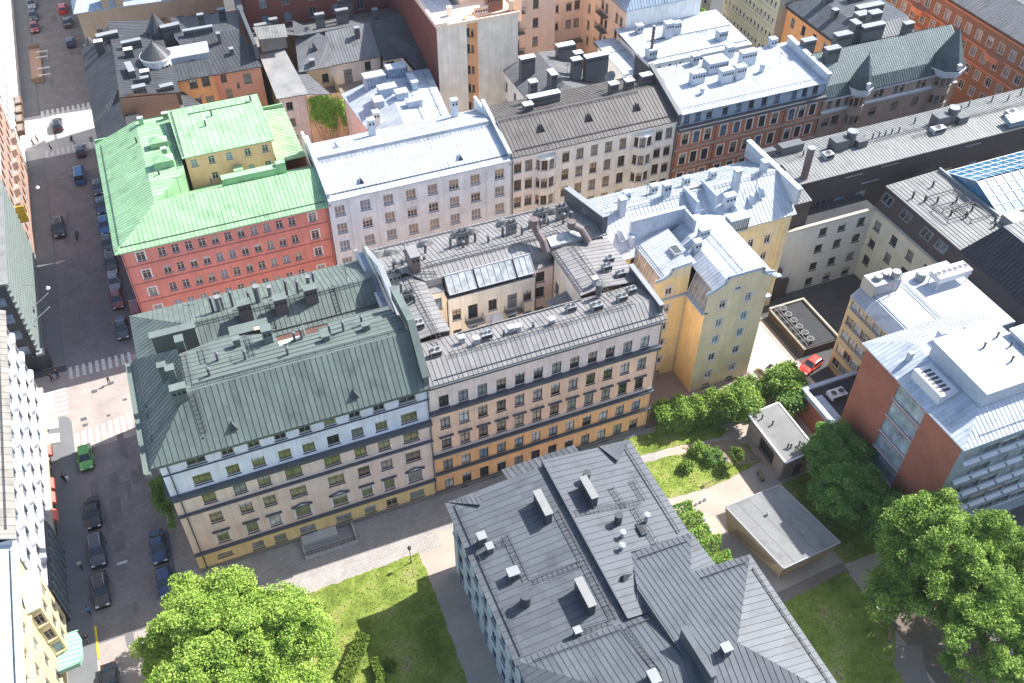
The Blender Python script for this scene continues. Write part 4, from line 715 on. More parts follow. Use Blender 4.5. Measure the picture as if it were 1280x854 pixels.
r = MB(); plane(r, [(102.6,111.9,16.7),(131.8,111.9,16.7),(131.8,113.2,18.3),(102.6,113.2,18.3)], rib=.5, m=1); plane(r, [(102.6,113.2,18.3),(131.8,113.2,18.3),(131.8,118,21.8),(102.6,118,21.8)], rib=.45, cross=.5, rw=.05); plane(r, [(102.6,118,21.8),(131.8,118,21.8),(131.8,124,18),(102.6,124,18)], rib=.6)
r.build('roof', [roofm('grey teal tiles', (.155,.195,.195)), R_TEAL])
for xc, yc, rr, zt in ((109.4, 112.2, 1.9, 23.2), (127.8, 112.6, 2.9, 24.4)):
    t = MB(); n = 8; t.cyl(xc, yc, 16.5, 17.5, rr, n, 1); t.cyl(xc, yc, 17.5, 17.75, rr*1.12, n, 1); t.cyl(xc, yc, 17.75, 20, rr*1.08, n, 0, rr*.72, False); t.cyl(xc, yc, 20, zt, rr*.72, n, 0, .12); t.cyl(xc, yc, zt, zt+.9, .09, 6, 0, .03); t.box(xc-.35, yc-rr*1.06, 18, xc+.35, yc-rr*.6, 19, 1); t.build('turret', [R_TEAL, M_WHITE])
for x, y, lx, ly, z in [(105.6, 116.8, 2.6, 1.2, 23), (109.4, 119.4, 3.0, 1.3, 23.6), (112.5, 120.5, 1.2, 1.8, 24.6), (115.2, 119.2, 4.4, 1.1, 24.2), (118.5, 123, 2.2, 1.4, 24.2), (122.6, 118.8, 1.8, 1.0, 23.4), (103.8, 121, 2.4, 1.2, 22.8), (119.5, 127, 2.4, 1.6, 22)]: chimney(x, y, 17.5, z, lx, ly, M_CHIM, M_CAP)
begin('orange_house', 'orange plastered house with curved black eaves behind the brown turret house', 'building', 123, 134)
w = MB(); box_walls(w, 117, 131, 125, 144.5, 16.2, (), grid([2.5, 6, 9.5, 13, 16.5], [13.8, 10, 6.5], 1.1, 1.8, S_CRT)); bay(w, 119.6, 125, 4.6, 1.6, 8, 16.2, [13.8], 1.7, 0, S_CRT); w.build('wall', W_ORANGE)
ledge((117, 144.5), (117, 125), 16.1, .7, .5, M_BLACK)
r = MB(); plane(r, [(116.3,124.4,16.5),(116.3,145,16.5),(121,141,18.6),(121,128,18.6)], rib=.6); plane(r, [(121,128,18.6),(121,141,18.6),(131.5,141,18.9),(131.5,128,18.9)], rib=.6); plane(r, [(116.3,145,16.5),(131.5,145,16.5),(131.5,141,18.9),(121,141,18.6)], rib=.6); plane(r, [(116.3,124.4,16.5),(121,128,18.6),(131.5,128,18.9),(131.5,124.4,16.5)], rib=.6); r.build('roof', R_SLATE)
for x, y, lx, ly, z in [(121.5, 139, 2.0, 1.2, 21), (119.5, 134, 1, 1, 19.6), (125, 131.5, 5.5, 1.4, 20.6), (127.5, 137.5, 4.0, 1.4, 21), (122.4, 128.4, 1.4, 1.4, 20.6)]: chimney(x, y, 16, z, lx, ly, M_CHIM, M_CAP)
begin('orange_brick_house', 'orange brown brick block with bowed balconies and grey roof at the far right', 'building', 152, 125)
w = MB(); ys = [148.5-2.9*k for k in range(15)]
Wt = [(150-y, z, 1.25, 1.7, S_YEL) for y in ys for z in (15.4, 12.1, 8.6, 5.2)]
box_walls(w, 144.5, 160, 106, 150, 18.6, grid([3, 6.5, 10], [15.4, 12.1, 8.6, 5.2], 1.25, 1.7, S_YEL), Wt); w.build('wall', W_OBRICK)
for z in (17.8, 13.6, 10.2): ledge((144.5, 150), (144.5, 106), z, .35, .35, W_TERRA)
for y in (138, 127.5, 117):
    t = MB(); t.prism([(144.5, y+2.2), (143.3, y+1.6), (143.0, y), (143.3, y-1.6), (144.5, y-2.2)], 12.9, 14.0); t.build('balcony', W_TERRA)
r = MB(); plane(r, [(143.8,105.4,18.7),(143.8,150.6,18.7),(150,150.6,21.5),(150,110,21.5)], rib=.6); plane(r, [(150,150.6,21.5),(160.5,150.6,21.5),(160.5,105.4,21.5),(150,110,21.5)], rib=.6); plane(r, [(143.8,105.4,18.7),(150,110,21.5),(160.5,110,21.5),(160.5,105.4,18.7)], rib=.6); r.build('roof', R_GREY)

# ================================================================== long grey office and the white courtyard
begin('long_office', 'long dark clad office with pale ribbed flat roof and round flues', 'building', 112, 96)
w = MB(); facade(w, (80.2, 92), (142, 92), 0, 17.8, [(u, 12.4, 1.9, 1.5, S_PLN) for u in (8.5, 11.8, 15.7, 32.4, 37.4, 42.8, 47.2, 52, 56.8)], m=0)
facade(w, (142, 92), (142, 100.6), 0, 17.8); facade(w, (142, 100.6), (80.2, 100.6), 0, 17.8); facade(w, (80.2, 100.6), (80.2, 92), 0, 17.8, m=1); facade(w, (79.7, 100), (79.7, 88.6), 12, 20, m=1)
w.box(79.75, 88.5, 0, 83.4, 92, 17.2, 0)
for x, z in ((93.5, 16.6), (100, 16.9), (116, 16.6), (97, 14.6)): w.box(x-1.6, 91.85, z, x+1.6, 91.98, z+.12, 2)
w.build('wall', [W_DKBRN, mat('mauve plaster', (.36,.24,.27)), M_LIGHT])
r = MB(); plane(r, [(83,91.5,17.95),(142.5,91.5,17.95),(142.5,96.2,18.5),(83,96.2,18.5)], rib=.55); plane(r, [(80,96.2,18.5),(142.5,96.2,18.5),(142.5,101.1,17.9),(80,101.1,17.9)], rib=.55)
plane(r, [(79.8,88.4,17.2),(83.4,88.4,17.2),(83.2,94.5,18.6),(80.2,94.5,18.6)], rib=.5, m=1); r.poly([(79.7,88.4,20),(79.7,94.4,21),(81.2,95.6,18.7),(81.2,90,17.9)], 1); r.poly([(79.7,88.4,20),(81.2,90,17.9),(79.7,88.4,17)], 1)
ro = r.build('roof', [R_PALE, M_CHIM]); walkway((90, 96.3, 18.5), (140, 96.3, 18.5), M_DARK, parent=ro, w=.5); walkway((106, 95, 18.4), (116, 95.2, 18.4), M_DARK, parent=ro)
for x, y, r1 in ((95.6, 96.9, .75), (114.6, 96.6, .8)):
    t = MB(); t.cyl(x, y, 18, 20.9, r1, 14, 0); t.cyl(x, y, 20.9, 21.05, r1*1.08, 14, 1); t.box(x-3.4, y-.9, 18, x-r1-.1, y+.9, 20.2, 0); t.box(x+.6, y-1.3, 18, x+2.4, y-.2, 19.6, 0); t.build('flue', [M_CHIM, M_CAP])
t = MB(); t.cyl(84.6, 92.6, 17.8, 23.2, .55, 12, 0); t.cyl(84.6, 92.6, 23.2, 23.35, .62, 12, 1); t.build('flue', [M_PIPE, M_CAP])
t = MB(); t.box(84.5, 98.5, 18, 88.4, 100, 19.6); t.box(81.2, 98.8, 18, 83.6, 99.8, 19.4); t.build('ventilation_unit', M_CHIM)
for x, y, lx in ((90.6, 95.4, 1.6), (110.8, 95.0, 2.4), (125, 94.5, 2)): hvac(x, y, 18.3, lx, 1.2, .8, M_LIGHT, M_BLACK, 1)
for x in [98.5, 100.2, 101.4, 102.6, 103.8, 105.2, 87.5, 92, 109.3, 118.5, 121, 125.5, 128, 131.5]: pipe(x, 97.2+RN.random()*2.4*(x > 106), 18, 19.2, .12, M_CHIM)
t = MB(); t.obox((124.5, 92.6, 19.0), (2.2, 0, 0), (0, .8, .25), (0, 0, .45)); t.build('skylight', G_BLUE)

begin('courtyard_office', 'white walled courtyard building with black mansard band, pale roof and blue glass atrium', 'building', 105, 80)
w = MB()
facade(w, (79.2, 87.7), (95.4, 87.7), 0, 12.8, grid(U([86.5, 89.9, 93.4], 79.2), [11.05, 7.9, 4.35, 1.25], 1.35, 1.5, S_OFF), m=0)
facade(w, (95.4, 87.7), (95.4, 56), 0, 12.8, grid([1.5, 5.3, 9.0, 12.6], [10.65, 7.4, 4], 1.3, 1.6, S_OFF), m=1)
facade(w, (79.2, 92), (79.2, 87.7), 0, 12.8); w.box(79.4, 87.2, 0, 82, 87.69, 3.6, 2); w.box(79.3, 86.9, 0, 80, 87.68, 6.2, 2)
facade(w, (97.2, 56), (120, 56), 0, 15.8, m=1)
w.build('wall', [mat('off white plaster', (.62,.63,.60), streak=.08), W_GRNW, W_DKBRN])
cp = MB(); cp.box(79.0, 87.55, 12.8, 95.6, 88.1, 13.0); cp.box(95.2, 56, 12.8, 95.6, 87.6, 13.0); cp.build('coping', [mat('cream coping', (.40,.37,.31))])
t = MB(); t.box(79, 88.1, 12.2, 96, 92, 12.5); t.build('flat_roof', R_BLACK)
t = MB(); t.poly([(95.6,88.2,12.9),(95.6,56,12.9),(97.2,56,15.9),(97.2,88.4,15.9)]); t.poly([(95.6,88.2,12.9),(97.2,88.4,15.9),(108,90.4,15.9),(108,90.4,12.9)]); t.build('mansard_band', W_DKBRN)
for y in (87, 82.8, 78.2, 75.1):
    t = MB(); c_ = lambda f, yy: (95.6+1.6*f-.04, yy, 12.9+3*f)
    for sg in (-1, 0, 1): t.bar(c_(.4, y+sg*.95), c_(.78, y+sg*.95), .12, .08, 0)
    t.bar(c_(.4, y-1), c_(.4, y+1), .1, .1, 0); t.bar(c_(.78, y-1), c_(.78, y+1), .1, .1, 0); t.poly([c_(.42, y-.9), c_(.42, y+.9), c_(.76, y+.9), c_(.76, y-.9)], 1)
    t.build('roof_window', [M_CAP, G_DARK])
r = MB(); plane(r, [(97,72.2,16),(97,88.7,16),(107,88.7,16.4),(107,72.2,16.4)], rib=.7, dirv=(0,1,0)); plane(r, [(106.9,72.2,16.2),(106.9,76,16.2),(125,76,16.2),(125,72.2,16.2)], rib=.7)
plane(r, [(96.9,55,16),(96.9,72.3,16),(101.3,70.8,20),(101.3,55,20)], rib=.6, m=1); plane(r, [(96.9,72.3,16),(116,72.3,16),(112,70.8,20),(101.3,70.8,20)], rib=.6, m=1); plane(r, [(101.3,55,20),(101.3,70.8,20),(112,70.8,20),(112,55,20)], rib=.8)
r.build('roof', [R_PALE, roofm('shade-blackened sheet metal', (.03,.034,.045))])  # steep slopes blackened in colour to paint in their shade
t = MB()
for x0, y0, x1, y1 in [(100.2, 80, 105.2, 83.4), (99.2, 77.8, 102.8, 81), (102.2, 76.5, 105.6, 79.6)]:
    for a, b in (((x0, y0), (x1, y0)), ((x1, y0), (x1, y1)), ((x1, y1), (x0, y1)), ((x0, y1), (x0, y0))): t.bar((*a, 16.75), (*b, 16.75), .12); t.bar((*a, 16.2), (*a, 16.75), .1)
t.build('pipe_frame', M_DARK)
for x, y in [(98.6, 84.6), (99.6, 83.2), (103, 85.6), (101, 82.2), (103.6, 81.2), (104.2, 78.6), (100.8, 79), (105.6, 75.4), (104.6, 74.4), (102.5, 77.8)]: pipe(x, y, 16, 17.1, .15, M_BLACK)
t = MB(); t.box(106.2, 72.8, 16, 109, 75.2, 17.6, 0); t.box(106.5, 76, 16.2, 106.8, 88.6, 16.9, 0); t.build('roof_hatch', M_CAP)
fr = MB(); N_ = 12; A_ = [(107, 76.2, 16.5), (107, 87.6, 16.5), (126, 87.6, 16.5), (126, 76.2, 16.5)]
for k in range(N_+1):
    x = 107+19*k/N_; fr.bar((x, 76.2, 16.6), (x, 81.9, 18.7), .12); fr.bar((x, 81.9, 18.7), (x, 87.6, 16.6), .12)
for f_ in (0, .25, .5, .75, 1):
    fr.bar((107, 76.2+5.7*f_, 16.62+2.1*f_), (126, 76.2+5.7*f_, 16.62+2.1*f_), .1)
    fr.bar((107, 87.6-5.7*f_, 16.62+2.1*f_), (126, 87.6-5.7*f_, 16.62+2.1*f_), .1)
fr.box(106.9, 76, 15.5, 126.1, 76.2, 16.55); fr.box(106.9, 87.6, 15.5, 126.1, 87.8, 16.55); at = fr.build('atrium_roof', M_WHITE)
q = MB(); q.poly([(107,76.2,16.55),(126,76.2,16.55),(126,81.9,18.65),(107,81.9,18.65)]); q.poly([(107,81.9,18.65),(126,81.9,18.65),(126,87.6,16.55),(107,87.6,16.55)]); q.poly([(107,76.2,16.55),(107,81.9,18.65),(107,87.6,16.55)]); q.build('glass', glassmat('blue atrium glass', (.05,.17,.28), .12), at)

# ================================================================== low dark plant room in the yard
begin('plant_room', 'low dark flat-roofed plant room in the yard with a row of round fans', 'plant room', 79, 78.5)
w = MB(); w.box(77, 75, 0, 83, 84.2, 1.4, 0); w.build('wall', W_DKBRN); t = MB(); t.box(77.2, 75.2, 1.4, 82.8, 84, 1.5); t.build('roof', R_BLACK)
t = MB(); t.box(76.9, 84, 1.4, 83.1, 84.3, 1.85); t.box(82.8, 75, 1.4, 83.1, 84, 1.85); t.box(76.9, 74.9, 1.4, 77.15, 84, 1.6); t.build('coping', mat('cream coping', (.40,.37,.31)))
t = MB()
for k in range(9): t.bar((77.5, 75.2+8.6*k/8, 1.5), (77.5, 75.2+8.6*k/8, 2.6), .05)
for z in (2.0, 2.6): t.bar((77.5, 75.2, z), (77.5, 83.8, z), .06)
t.build('railing', M_CAP)
for k in range(6):
    y = 83.2-1.42*k; t = MB(); t.cyl(78.6, y, 1.5, 2.1, .48, 14, 0); t.cyl(78.6, y, 2.1, 2.17, .55, 14, 1); t.cyl(78.6, y, 2.17, 2.19, .42, 14, 0)
    for q in range(4): a = math.pi*q/4; t.bar((78.6-.53*math.cos(a), y-.53*math.sin(a), 2.2), (78.6+.53*math.cos(a), y+.53*math.sin(a), 2.2), .04)
    t.build('fan', [M_DARK, M_CAP])

# ================================================================== tan office, brick tower, annex, garage, pavilion
begin('tan_office', 'tan panelled office with long window bands and white flat roof carrying air coolers', 'building', 87, 66)
w = MB(); st = dict(S_STRIP); wz = [9.9, 7.2, 4.5, 1.85]
Wt = [(1.2+1.55*k, z, 1.42, 1.45, st) for z in wz for k in range(8)]+[(1.2+1.55*k, 12.6, 1.45, 1.3, dict(S_STRIP, k='strip2', panes=[G_BLUE, G_BLUE, G_GREY])) for k in range(8)]
box_walls(w, 79.2, 94.8, 58.9, 72.0, 13.6, (), Wt, grid([2+2.4*k for k in range(5)], [12.2, 9], 1.6, 1.4, S_STRIP)); w.build('wall', W_TAN)
t = MB(); t.poly([(79.1,72.1,13.6),(79.1,58.9,13.6),(80.6,58.9,14.9),(80.6,72.1,14.9)]); t.box(80.6, 58.9, 13.6, 94.9, 72.2, 14.9); t.poly([(79.1,72.1,13.6),(80.6,72.1,14.9),(80.6,72.1,13.6)]); t.build('parapet', roofm('grey blue sheet metal', (.33,.37,.43)))
t = MB(); t.box(80.9, 59, 14.9, 94.6, 71.9, 15.02); t.build('roof', R_WHITE)
t = MB()
for x in (85.6, 86.2): t.bar((x, 59.5, 15.2), (x, 71.5, 15.2), .1)
t.build('roof_walkway', M_CAP)
t = MB(); t.box(80.3, 69.6, 14.9, 84.6, 72.1, 16.9, 0); t.cyl(81.6, 70.8, 16.9, 17.5, .55, 12, 1); t.cyl(82.9, 71.0, 16.9, 17.5, .55, 12, 1); t.cyl(83.9, 70.2, 16.9, 18.0, .6, 12, 1); t.build('ventilation_unit', [M_LIGHT, M_CAP])
for a, b in ((82.6, 69.0), (83.8, 69.2)):
    t = MB(); t.bar((a, b, 15), (a, b, 18.4), .08); t.bar((a-.5, b, 17.8), (a+.5, b, 17.8), .05); t.build('antenna', M_CAP)
t = MB(); t.cyl(88.6, 70.2, 15, 16.3, .7, 14); t.build('vent_pipe', M_CAP)
t = MB(); t.box(89.0, 67.4, 16.3, 94.4, 69.4, 17.2, 0)
for x in (89.2, 94.2):
    for y in (67.6, 69.2): t.bar((x, y, 15), (x, y, 16.3), .12)
for k in range(6): t.cyl(89.5+.88*k, 68.4, 17.2, 17.35, .4, 12, 0); t.cyl(89.5+.88*k, 68.4, 17.35, 17.37, .33, 12, 1)
t.build('air_cooler', [M_WHITE, M_DARK])

M_LEDGEW = mat('pale ledge sheet', (.62,.66,.70), .5)
begin('brick_tower', 'tall red brown brick block with vertical glazed strip, grey gridded side and white roof', 'building', 82, 50)
w = MB()
facade(w, (70, 58.8), (70, 42.2), 0, 19.9, [(6.1+4.6/2, 17.95-2.8*k, 4.6, 2.35, sty('tower', M_LIGHT, M_WHITE, [glassmat('blue grey glass', (.33,.39,.42), .14)], nx=1, ny=[], b=.05)) for k in range(6)], m=0)
xs = [72.4+2.55*k for k in range(13)]
So = [(x-70, z, 2.36, 1.35, sty('gridw', M_LIGHT, M_LEDGEW, [G_DARK, G_DARK, G_GREY], nx=2, ny=[])) for x in xs for z in (17.3, 13.9, 10.5, 7.1, 3.7)]
facade(w, (70, 42.2), (105, 42.2), 0, 19.9, So, m=1, dep=.21)
facade(w, (84.6, 52.6), (84.6, 58.8), 0, 19.9, m=1); facade(w, (84.6, 58.8), (70, 58.8), 0, 19.9, m=0); facade(w, (105, 42.2), (105, 52.6), 0, 19.9, m=1); facade(w, (105, 52.6), (84.6, 52.6), 0, 19.9, m=1)
w.build('wall', [W_TOWER, roofm('grey blue panel', (.27,.31,.35))])
for k, z in enumerate((16.0, 12.6, 9.2, 5.8)):
    for x in xs:
        t = MB(); t.obox((x, 41.97, z+.3), (1.12, 0, 0), (0, .2, .06), (0, -.02, .05)); t.build('sun_ledge', M_LEDGEW)
r = MB(); G = dict(rib=.55)
plane(r, [(69.5,59.3,20),(69.5,41.6,20),(73.5,44.8,21.8),(73.5,56,21.8)], **G); plane(r, [(69.5,41.6,20),(105.5,41.6,20),(105.5,44.8,21.8),(73.5,44.8,21.8)], **G); plane(r, [(69.5,59.3,20),(73.5,56,21.8),(84.9,56,21.8),(84.9,59.3,20)], **G); plane(r, [(73.5,44.8,21.8),(73.5,56,21.8),(84.9,56,21.8),(84.9,44.8,21.8)], rib=.55, dirv=(0,1,0)); plane(r, [(84.9,44.8,21.8),(84.9,53,21.8),(105.5,53,21.8),(105.5,44.8,21.8)], rib=.55, dirv=(0,1,0))
ro = r.build('roof', R_WHITE); guard((72, 42.4, 20.5), (104, 42.4, 20.5), M_CAP, parent=ro, h=.2)
t = MB(); t.box(73.7, 44.9, 21, 82.2, 53.4, 24.1); t.box(82.2, 46.5, 21, 104, 51.0, 24.9); plane(t, [(73.5,44.7,24.1),(82.4,44.7,24.1),(82.4,53.6,24.3),(73.5,53.6,24.3)], rib=.6, dirv=(1,0,0)); plane(t, [(82,46.3,24.9),(104.2,46.3,24.9),(104.2,51.2,25.1),(82,51.2,25.1)], rib=.6, dirv=(0,1,0)); t.build('penthouse', R_WHITE)
t = MB(); t.box(70.7, 47.6, 20.2, 73.2, 52.2, 21.9, 0); t.box(70.8, 47.8, 21.9, 73.0, 52.0, 21.95, 0)
for k in range(6): t.box(71.0, 48.1+k*.62, 21.96, 72.4, 48.45+k*.62, 21.99, 1)
t.build('louvre_unit', [M_WHITE, M_DARK])
for b_ in ((71.6, 54, 20.8, 72.2, 54.5, 22.2), (76.2, 54.6, 21.8, 77, 55.4, 23.2), (79.8, 54.4, 21.8, 80.4, 55, 22.9)): t = MB(); t.box(*b_); t.build('chimney', R_WHITE)
for x, y, z in ((78, 50.4, 24.2), (80.6, 51.2, 24.2), (79.4, 47.6, 24.2), (81, 49.5, 24.2)): pipe(x, y, z, z+.7, .12, M_DARK)

begin('brick_annex', 'low brick annex with black felt roof beside the brick tower', 'building', 74, 62.5)
w = MB(); box_walls(w, 70, 78.6, 58.95, 66.2, 4.2); w.build('wall', W_TOWER)
t = MB(); t.box(70.1, 59, 4.2, 78.5, 66.1, 4.35); t.build('roof', R_BLACK); t = MB(); t.box(69.8, 58.95, 4.0, 70.4, 66.5, 4.75); t.box(70.4, 65.9, 4.0, 78.7, 66.5, 4.75); t.build('coping', R_ICE)
t = MB(); plane(t, [(70.4,59,4.62),(71.8,59,4.5),(71.8,64.6,4.5),(70.4,64.6,4.62)], rib=.5, t=.1); t.build('roof_strip', R_ICE); hvac(73.6, 63.8, 4.3, 2.4, 1.5, .6, M_WHITE, M_DARK, 2)
begin('garage', 'small beige garage with grey felt roof between the pavilion and the annex', 'garage', 63.4, 61)
w = MB(); facade(w, (61.2, 65.2), (61.2, 57.0), 0, 3.8, [(4.4, 1.9, 3.2, 2.0, sty('gar', M_BLACK, M_BLACK, [G_DARK], nx=4, ny=[]))]); facade(w, (61.2, 57.0), (65.7, 57.4), 0, 3.8); facade(w, (65.7, 57.4), (65.7, 65.6), 0, 3.8); facade(w, (65.7, 65.6), (61.2, 65.2), 0, 3.8); w.build('wall', mat('mushroom plaster', (.36,.29,.25), streak=.1))
t = MB(); t.prism([(60.9, 56.7), (65.9, 57.2), (65.9, 65.9), (60.9, 65.5)], 3.8, 4.1); t.build('roof', R_FELT); t = MB(); t.bar((60.95, 56.8, 4.12), (60.95, 65.4, 4.12), .2, .18); t.bar((65.85, 57.3, 4.12), (65.85, 65.8, 4.12), .2, .18); t.bar((61, 65.45, 4.12), (65.8, 65.8, 4.12), .2, .18); t.bar((61, 56.75, 4.12), (65.8, 57.2, 4.12), .2, .18); t.build('coping', W_IVORY)
for x, y in ((62.2, 64.2), (62.9, 62.8), (62.6, 58.8), (62.9, 58.6), (64.2, 58.6)): pipe(x, y, 4, 4.7, .1, M_BLACK)
t = MB(); t.box(63.0, 56.97, .1, 64.1, 57.06, 2.2); t.build('door', M_DARK)
t = MB(); t.cyl(61.05, 57.1, .1, 3.8, .06, 8); t.build('downpipe', M_CAP)
begin('timber_pavilion', 'timber clad park pavilion with outward leaning walls and flat grey roof', 'pavilion', 54.8, 48.6)
top = [(50.0, 53.4), (51.7, 43.5), (59.8, 44.0), (57.9, 53.7)]; bot = [(50.5, 52.7), (52.7, 44.5), (59.0, 44.8), (57.5, 53.0)]
w = MB()
for k in range(4):
    a, b, c, d = bot[k], bot[(k+1) % 4], top[(k+1) % 4], top[k]
    n = 26
    for q in range(n):
        f0_, f1_ = q/n, (q+.86)/n; L2 = lambda p, r_, f_: (p[0]+(r_[0]-p[0])*f_, p[1]+(r_[1]-p[1])*f_)
        w.poly([(*L2(a, b, f0_), .9), (*L2(a, b, f1_), .9), (*L2(d, c, f1_), 4.6), (*L2(d, c, f0_), 4.6)])
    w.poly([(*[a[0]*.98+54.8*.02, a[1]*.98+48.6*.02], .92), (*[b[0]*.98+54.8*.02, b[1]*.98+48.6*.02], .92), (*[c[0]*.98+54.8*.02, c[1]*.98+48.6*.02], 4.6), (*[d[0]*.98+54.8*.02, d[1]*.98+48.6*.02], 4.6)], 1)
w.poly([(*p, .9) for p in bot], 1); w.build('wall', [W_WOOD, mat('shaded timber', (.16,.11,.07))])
t = MB(); t.prism(top[::-1], 4.6, 4.85); t.build('roof', R_FELT)
t = MB()
for k in range(4): t.bar((*top[k], 4.86), (*top[(k+1) % 4], 4.86), .16, .08)
t.build('roof_flashing', M_CAP)
t = MB()
for f_ in (.2, .4, .6, .8): t.bar((50.0+(57.9-50.0)*f_, 53.4+.3*f_, 4.853), (51.7+(59.8-51.7)*f_, 43.5+.5*f_, 4.853), .07, .012)
t.build('felt_joint', mat('dark felt lap', (.13,.13,.13)))
for x, y in ((54, 50.5), (56.4, 46.6)): pipe(x, y, 4.8, 5.2, .12, M_CAP)
for p in bot:
    t = MB(); t.bar((p[0]*.9+5.48, p[1]*.9+4.86, 0), (p[0]*.97+1.64, p[1]*.97+1.46, 1.2), .22); t.build('post', W_WOOD)
t = MB(); t.box(53.6, 45.6, 0, 58.4, 52.4, .4); t.build('deck', W_WOOD)
# ================================================================== houses behind
begin('corner_house', 'dark roofed corner house with round turret and bare brick end wall', 'building', -4, 162)
w = MB(); box_walls(w, -10.6, 3, 150.5, 178, 16.2, (), grid([2+2.6*k for k in range(10)], [13.4, 10, 6.6], 1.1, 1.8, S_BRN), m=0); w.poly([(-7.2,150.4,14),(2.4,150.4,14),(2.4,150.4,18.6),(-4.6,150.4,20),(-6.2,150.4,19.4)], 1)
w.box(-7.2, 150.2, 0, 3, 150.45, 14.0, 1); w.build('wall', [W_CREAM, W_RBRICK])
r = MB(); plane(r, [(-11.2,149.8,16.3),(-6.2,153.5,19.6),(-5.4,168,19.8),(-11.2,176.5,16.3)], rib=.7); plane(r, [(-11.2,149.8,16.3),(-7,150.4,16.4),(-6.2,153.5,19.6)], rib=.5); plane(r, [(-6.2,150.4,19.6),(3,150.4,18.6),(3,178,18.6),(-5.4,178,19.8)], rib=.6); plane(r, [(-11.2,176.5,16.3),(-5.4,168,19.8),(-5.4,180,18)], rib=.6)
plane(r, [(3,144,14.8),(6.4,140.9,14.2),(6.4,152,14.2),(3,158,15.4)], rib=.6)
r.build('roof', R_DARK)
t = MB(); t.box(-10.6, 141.3, 0, -4.2, 150.1, 15.4, 0); plane(t, [(-11.2,141.2,15.5),(-6.4,141.2,17.4),(-6.4,150.1,19.2),(-11.2,150.1,16.2)], rib=.6, m=1, t=.12); t.poly([(-10.6,141.25,15.4),(-6.4,141.25,15.4),(-6.4,141.25,17.4)], 2); t.box(-6.4, 141.3, 14, -4.2, 150.1, 16.5, 1); t.build('lower_wing', [W_CREAM, R_DARK, R_MINT])
t = MB(); t.cyl(.9, 161.2, 15, 20, 2.4, 20, 1); t.cyl(.9, 161.2, 20, 20.35, 2.65, 20, 1); t.cyl(.9, 161.2, 20.35, 22.6, 2.6, 20, 0, .1); t.cyl(.9, 161.2, 22.6, 23.8, .08, 6, 0)
for k in range(3):
    a = -1.3+.28*k; t.obox((.9+2.41*math.cos(a), 161.2+2.41*math.sin(a), 18.2), (.25*-math.sin(a), .25*math.cos(a), 0), (.03*math.cos(a), .03*math.sin(a), 0), (0, 0, .9), 2)
t.build('turret', [R_DARK, W_IVORY, G_DARK])
t = MB(); t.cyl(-9.4, 176.5, 15.5, 17.8, 1.6, 8, 0, .5); t.cyl(-9.4, 176.5, 17.8, 18.4, .5, 8, 0, .05); t.build('turret', roofm('brown grey sheet metal', (.12,.115,.11)))
t = MB(); t.cyl(2.4, 172, 18, 19.6, 1.9, 16, 0); t.cyl(2.4, 172, 19.6, 22.6, 1.9, 16, 0, .1); t.build('turret', R_DARK)
for x, y, lx, ly, z in [(-3.0, 151.0, 2.0, .9, 20.6), (-3.6, 158, .9, 3.4, 20.6), (1.2, 151.6, 2.0, .9, 19.6), (-5.4, 171.5, 2.4, 1.0, 20.6), (4.6, 170.6, 3.2, 1.0, 20.6), (-2.4, 167.2, 3.2, .8, 20.6), (-7.2, 173.4, 1.2, 1.2, 19.6), (-1.8, 154.6, 1.2, 1.2, 20.2)]: chimney(x, y, 15.5, z, lx, ly, M_CHIM, M_CAP, 0, rz=.1)
for x, y in ((-7.6, 168.8), (-3.2, 164), (-1.5, 155.4)): t = MB(); t.box(x-.7, y-.5, 18, x+.7, y+.5, 20.8, 0); t.box(x-.75, y-.55, 20.8, x+.75, y+.55, 20.9, 1); t.build('roof_hatch', [M_DARK, M_WHITE])
begin('orange_courtyard_house', 'orange plastered courtyard house with dark roof and pale skylight roof', 'building', 11, 165)
w = MB(); S = grid([2.6, 4.7], [16.3, 12.7, 9.2], 1.3, 1.7, S_BRN)
facade(w, (3, 156.6), (9.2, 156.6), 0, 17.6, S, m=0); facade(w, (9.2, 156.6), (9.2, 158.2), 0, 17.6, m=0); facade(w, (9.2, 158.2), (17.4, 158.2), 0, 16.6, [(1.6, 15.4, 1.0, 1.4, S_BRN), (2.0, 12.4, 1.0, 1.8, S_BRN), (5.6, 14.6, 1.3, 1.9, S_BRN), (3.8, 13.6, .5, 1.0, S_BRN), (5.6, 10.6, 1.3, 1.9, S_BRN)], m=1); facade(w, (17.4, 158.2), (17.4, 180), 0, 16.6, m=1); facade(w, (17.4, 180), (3, 180), 0, 17, m=0); w.build('wall', [W_ORANGE, mat('coral plaster', (.80,.38,.24))])
r = MB(); plane(r, [(2.8,156,17.6),(9.4,156,17.6),(9.8,160,18.6),(3,160,18.6)], rib=.6); plane(r, [(9,157.5,16.7),(17.6,157.5,16.7),(16,166.5,19.6),(4.8,168,19.6),(6.5,160,18.7)], rib=.6); plane(r, [(4.8,168,19.6),(16,166.5,19.6),(18,178,17.6),(5.4,180,17.6)], rib=.6); ro = r.build('roof', R_DARK)
t = MB(); t.box(2.6, 160.6, 18, 9.4, 162.8, 19.6, 0); plane(t, [(2.4,160.3,19.6),(9.6,160.3,19.6),(9.8,163.2,20.2),(2.4,163.2,20.2)], rib=.6); t.build('dormer', R_WHITE)
t = MB(); t.obox((17.3, 168, 19.5), (.3, 0, 0), (0, 9, .8), (0, 0, 1.4)); t.obox((17.3, 174, 21.4), (.5, 0, 0), (0, 3, .4), (0, 0, .15)); t.build('parapet_wall', M_CHIM)
for x, y, lx, z in [(12.0, 164.5, .5, 20.6), (10.2, 172, 1.0, 21), (14.2, 174.5, 1.2, 20.2), (9, 167.6, 5.0, 20.6), (13.4, 161.5, .6, 18.9)]: chimney(x, y, 17, z, lx, .7, M_CHIM, M_CAP)
